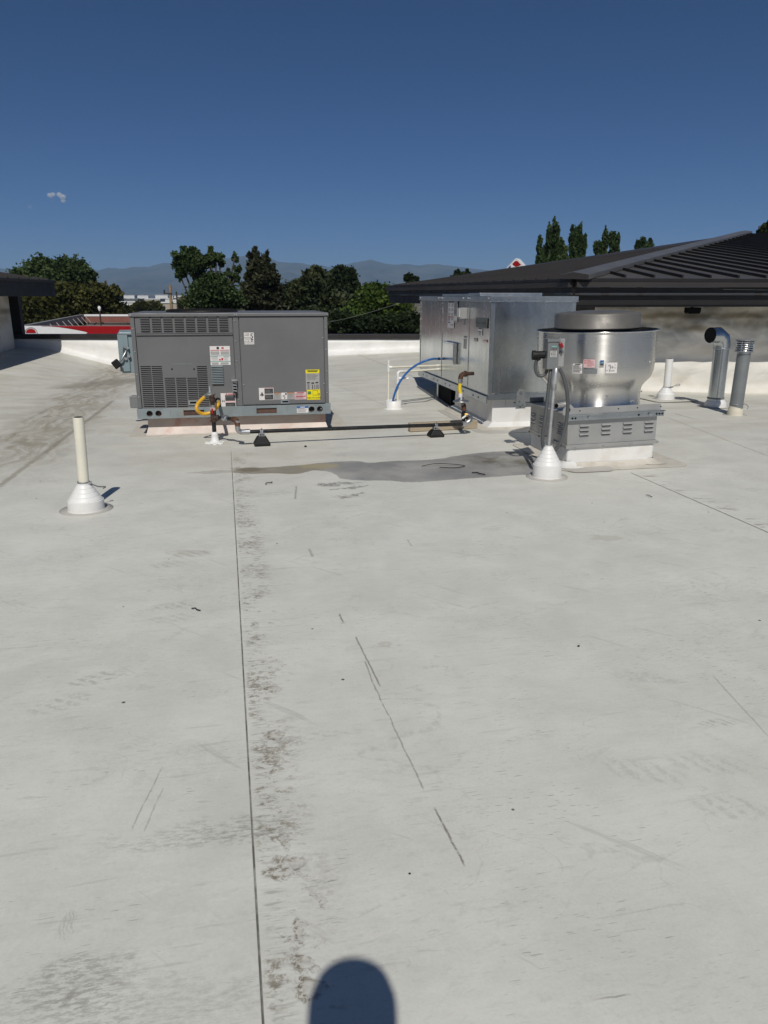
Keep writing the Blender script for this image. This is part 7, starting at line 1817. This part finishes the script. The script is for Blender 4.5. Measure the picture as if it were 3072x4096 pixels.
# ---------------------------------------------------------------- the photographer, whose shadow falls into the picture
def person():
    t = thing("person", "person standing behind the camera in shirt and jeans holding a phone up", "person", (-.026, -.235, 0))
    t.scale = (1.09, 1, .982)
    def skin(name, nodes, edges, m, root=0, sub=2):
        me = bpy.data.meshes.new(name); me.from_pydata([n_[0] for n_ in nodes], edges, []); o = bpy.data.objects.new(name, me); col.objects.link(o); o.parent = t
        me.materials.append(m)
        md = o.modifiers.new("skin", 'SKIN'); md.use_smooth_shade = True
        ly = me.skin_vertices[0].data
        for i, n_ in enumerate(nodes): ly[i].radius = (n_[1], n_[2] if len(n_) > 2 else n_[1]); ly[i].use_root = (i == root)
        s_ = o.modifiers.new("subdivision", 'SUBSURF'); s_.levels = sub; s_.render_levels = sub
        return o
    N = []; E_ = []
    def v(p, a, b=None, frm=None):
        N.append((p, a, b or a)); 
        if frm is not None: E_.append((frm, len(N) - 1))
        return len(N) - 1
    pel = v((0, 0, .98), .15, .11); wa = v((0, 0, 1.15), .14, .10, pel); ch = v((0, 0, 1.38), .16, .11, wa); nk = v((0, 0, 1.53), .065, .065, ch); nk2 = v((0, .015, 1.60), .058, .062, nk)
    hd = v((0, .03, 1.69), .084, .098, nk2); hd2 = v((0, .02, 1.76), .080, .094, hd); 
    nose = v((0, .125, 1.685), .013, .016, hd); 
    for sx in (-1, 1): v((sx * .083, .02, 1.69), .012, .024, hd)
    for sx in (-1, 1):
        hip = v((sx * .095, 0, .90), .085, .09, pel); kn = v((sx * .11, .01, .50), .058, .062, hip); an = v((sx * .115, -.02, .09), .040, .045, kn); v((sx * .125, .13, .04), .04, .03, an)
        sh = v((sx * .185, 0, 1.46), .058, .058, ch)
        if sx == 1:
            el = v((.20, .02, 1.20), .043, .043, sh); wr = v((.065, .19, 1.44), .028, .028, el)
        else:
            el = v((-.23, -.02, 1.19), .043, .043, sh); wr = v((-.22, .06, .94), .028, .028, el)
        palm = v((N[wr][0][0] + (-.012 if sx == 1 else .0), N[wr][0][1] + (.02 if sx == 1 else .015), N[wr][0][2] + (.055 if sx == 1 else -.075)), .036, .018, wr)
        pp = Vector(N[palm][0])
        for k in range(4):
            if sx == 1:
                a = v(tuple(pp + Vector((-.028 + .014 * k * .5 + .012, .012, .012 + .018 * k))), .009, .009, palm); b_ = v(tuple(pp + Vector((-.055, .026, .012 + .018 * k))), .008, .008, a); v(tuple(pp + Vector((-.075, .018, .012 + .018 * k))), .007, .007, b_)
            else:
                a = v(tuple(pp + Vector((.002, -.026 + .018 * k, -.045))), .009, .009, palm); b_ = v(tuple(pp + Vector((.010, -.024 + .017 * k, -.080 - .006 * (k in (1, 2))))), .008, .008, a); v(tuple(pp + Vector((.022, -.022 + .015 * k, -.10 - .006 * (k in (1, 2))))), .007, .007, b_)
        th = v(tuple(pp + (Vector((.012, -.012, .03)) if sx == 1 else Vector((.012, .036, -.012)))), .010, .010, palm); v(tuple(pp + (Vector((-.01, -.014, .06)) if sx == 1 else Vector((.022, .048, -.045)))), .009, .009, th)
    skin("body", N, E_, m_skin)
    # clothes
    S = [((0, 0, .93), .165, .125), ((0, 0, 1.15), .155, .115), ((0, 0, 1.40), .175, .122), ((0, 0, 1.49), .10, .08), ((.19, 0, 1.46), .07, .07), ((.20, .012, 1.28), .058, .058), ((-.19, 0, 1.46), .07, .07), ((-.225, -.012, 1.27), .058, .058)]
    skin("shirt", S, [(0, 1), (1, 2), (2, 3), (2, 4), (4, 5), (2, 6), (6, 7)], m_shirt)
    Tn = [((0, 0, .98), .158, .12)]; Te = []
    for sx in (-1, 1):
        k = len(Tn); Tn += [((sx * .097, 0, .88), .10, .10), ((sx * .112, .01, .5), .074, .078), ((sx * .117, -.02, .08), .062, .066)]; Te += [(0, k), (k, k + 1), (k + 1, k + 2)]
    skin("trousers", Tn, Te, m_trouser)
    for sx in (-1, 1): skin("shoe", [((sx * .118, -.05, .045), .045, .05), ((sx * .124, .06, .045), .048, .042), ((sx * .13, .17, .035), .04, .032)], [(0, 1), (1, 2)], m_rubber)
    mb = MB(); prof = [(.004, 1.853), (.05, 1.845), (.085, 1.815), (.097, 1.77), (.097, 1.72), (.092, 1.69)]
    mb.lathe(prof, m_hair, (0, -.002, 0), 32); mb.v = [(x * .98, y * 1.12 if y < 0 else y * 1.05, z) for x, y, z in mb.v]; mb.build("hair", t)
    for sx in (-1, 1):
        mb = MB(); mb.ball((sx * .032, .122, 1.72), .013, m_signwhite, 8); mb.ball((sx * .032, .131, 1.72), .006, m_ink, 6); mb.build("eye", t)
    mb = MB(); mb.box(-.022, .022, .118, .128, 1.632, 1.642, m_lpink); mb.build("mouth", t, .004)
    ph = thing("phone", "black phone held up in the person's right hand", "phone", (.0, -.016, 1.50))
    mb = MB(); mb.box(-.036, .036, -.004, .004, -.075, .075, m_ink); mb.build("case", ph, .004)
    mb = MB(); mb.box(-.032, .032, -.0052, -.0041, -.07, .07, m_ldark); mb.build("screen", ph)
person()

# ---------------------------------------------------------------- haze over the valley
def haze():
    q = NT("valley_haze")
    for nd in list(q.t.nodes):
        if nd != q.out: q.t.nodes.remove(nd)
    v = q.n("ShaderNodeVolumePrincipled"); v.inputs["Color"].default_value = (.47, .71, 1.0, 1); v.inputs["Density"].default_value = HAZE_D; v.inputs["Anisotropy"].default_value = 0.0
    q.t.links.new(v.outputs[0], q.out.inputs["Volume"])
    mb = MB(); mb.box(-16000, 16000, -900, 13000, GZ - 15, 460, q.m)
    tag(mb.build("haze"), "thin blue haze filling the valley", "haze", kind="stuff")
HAZE_D = 0.00012
haze()
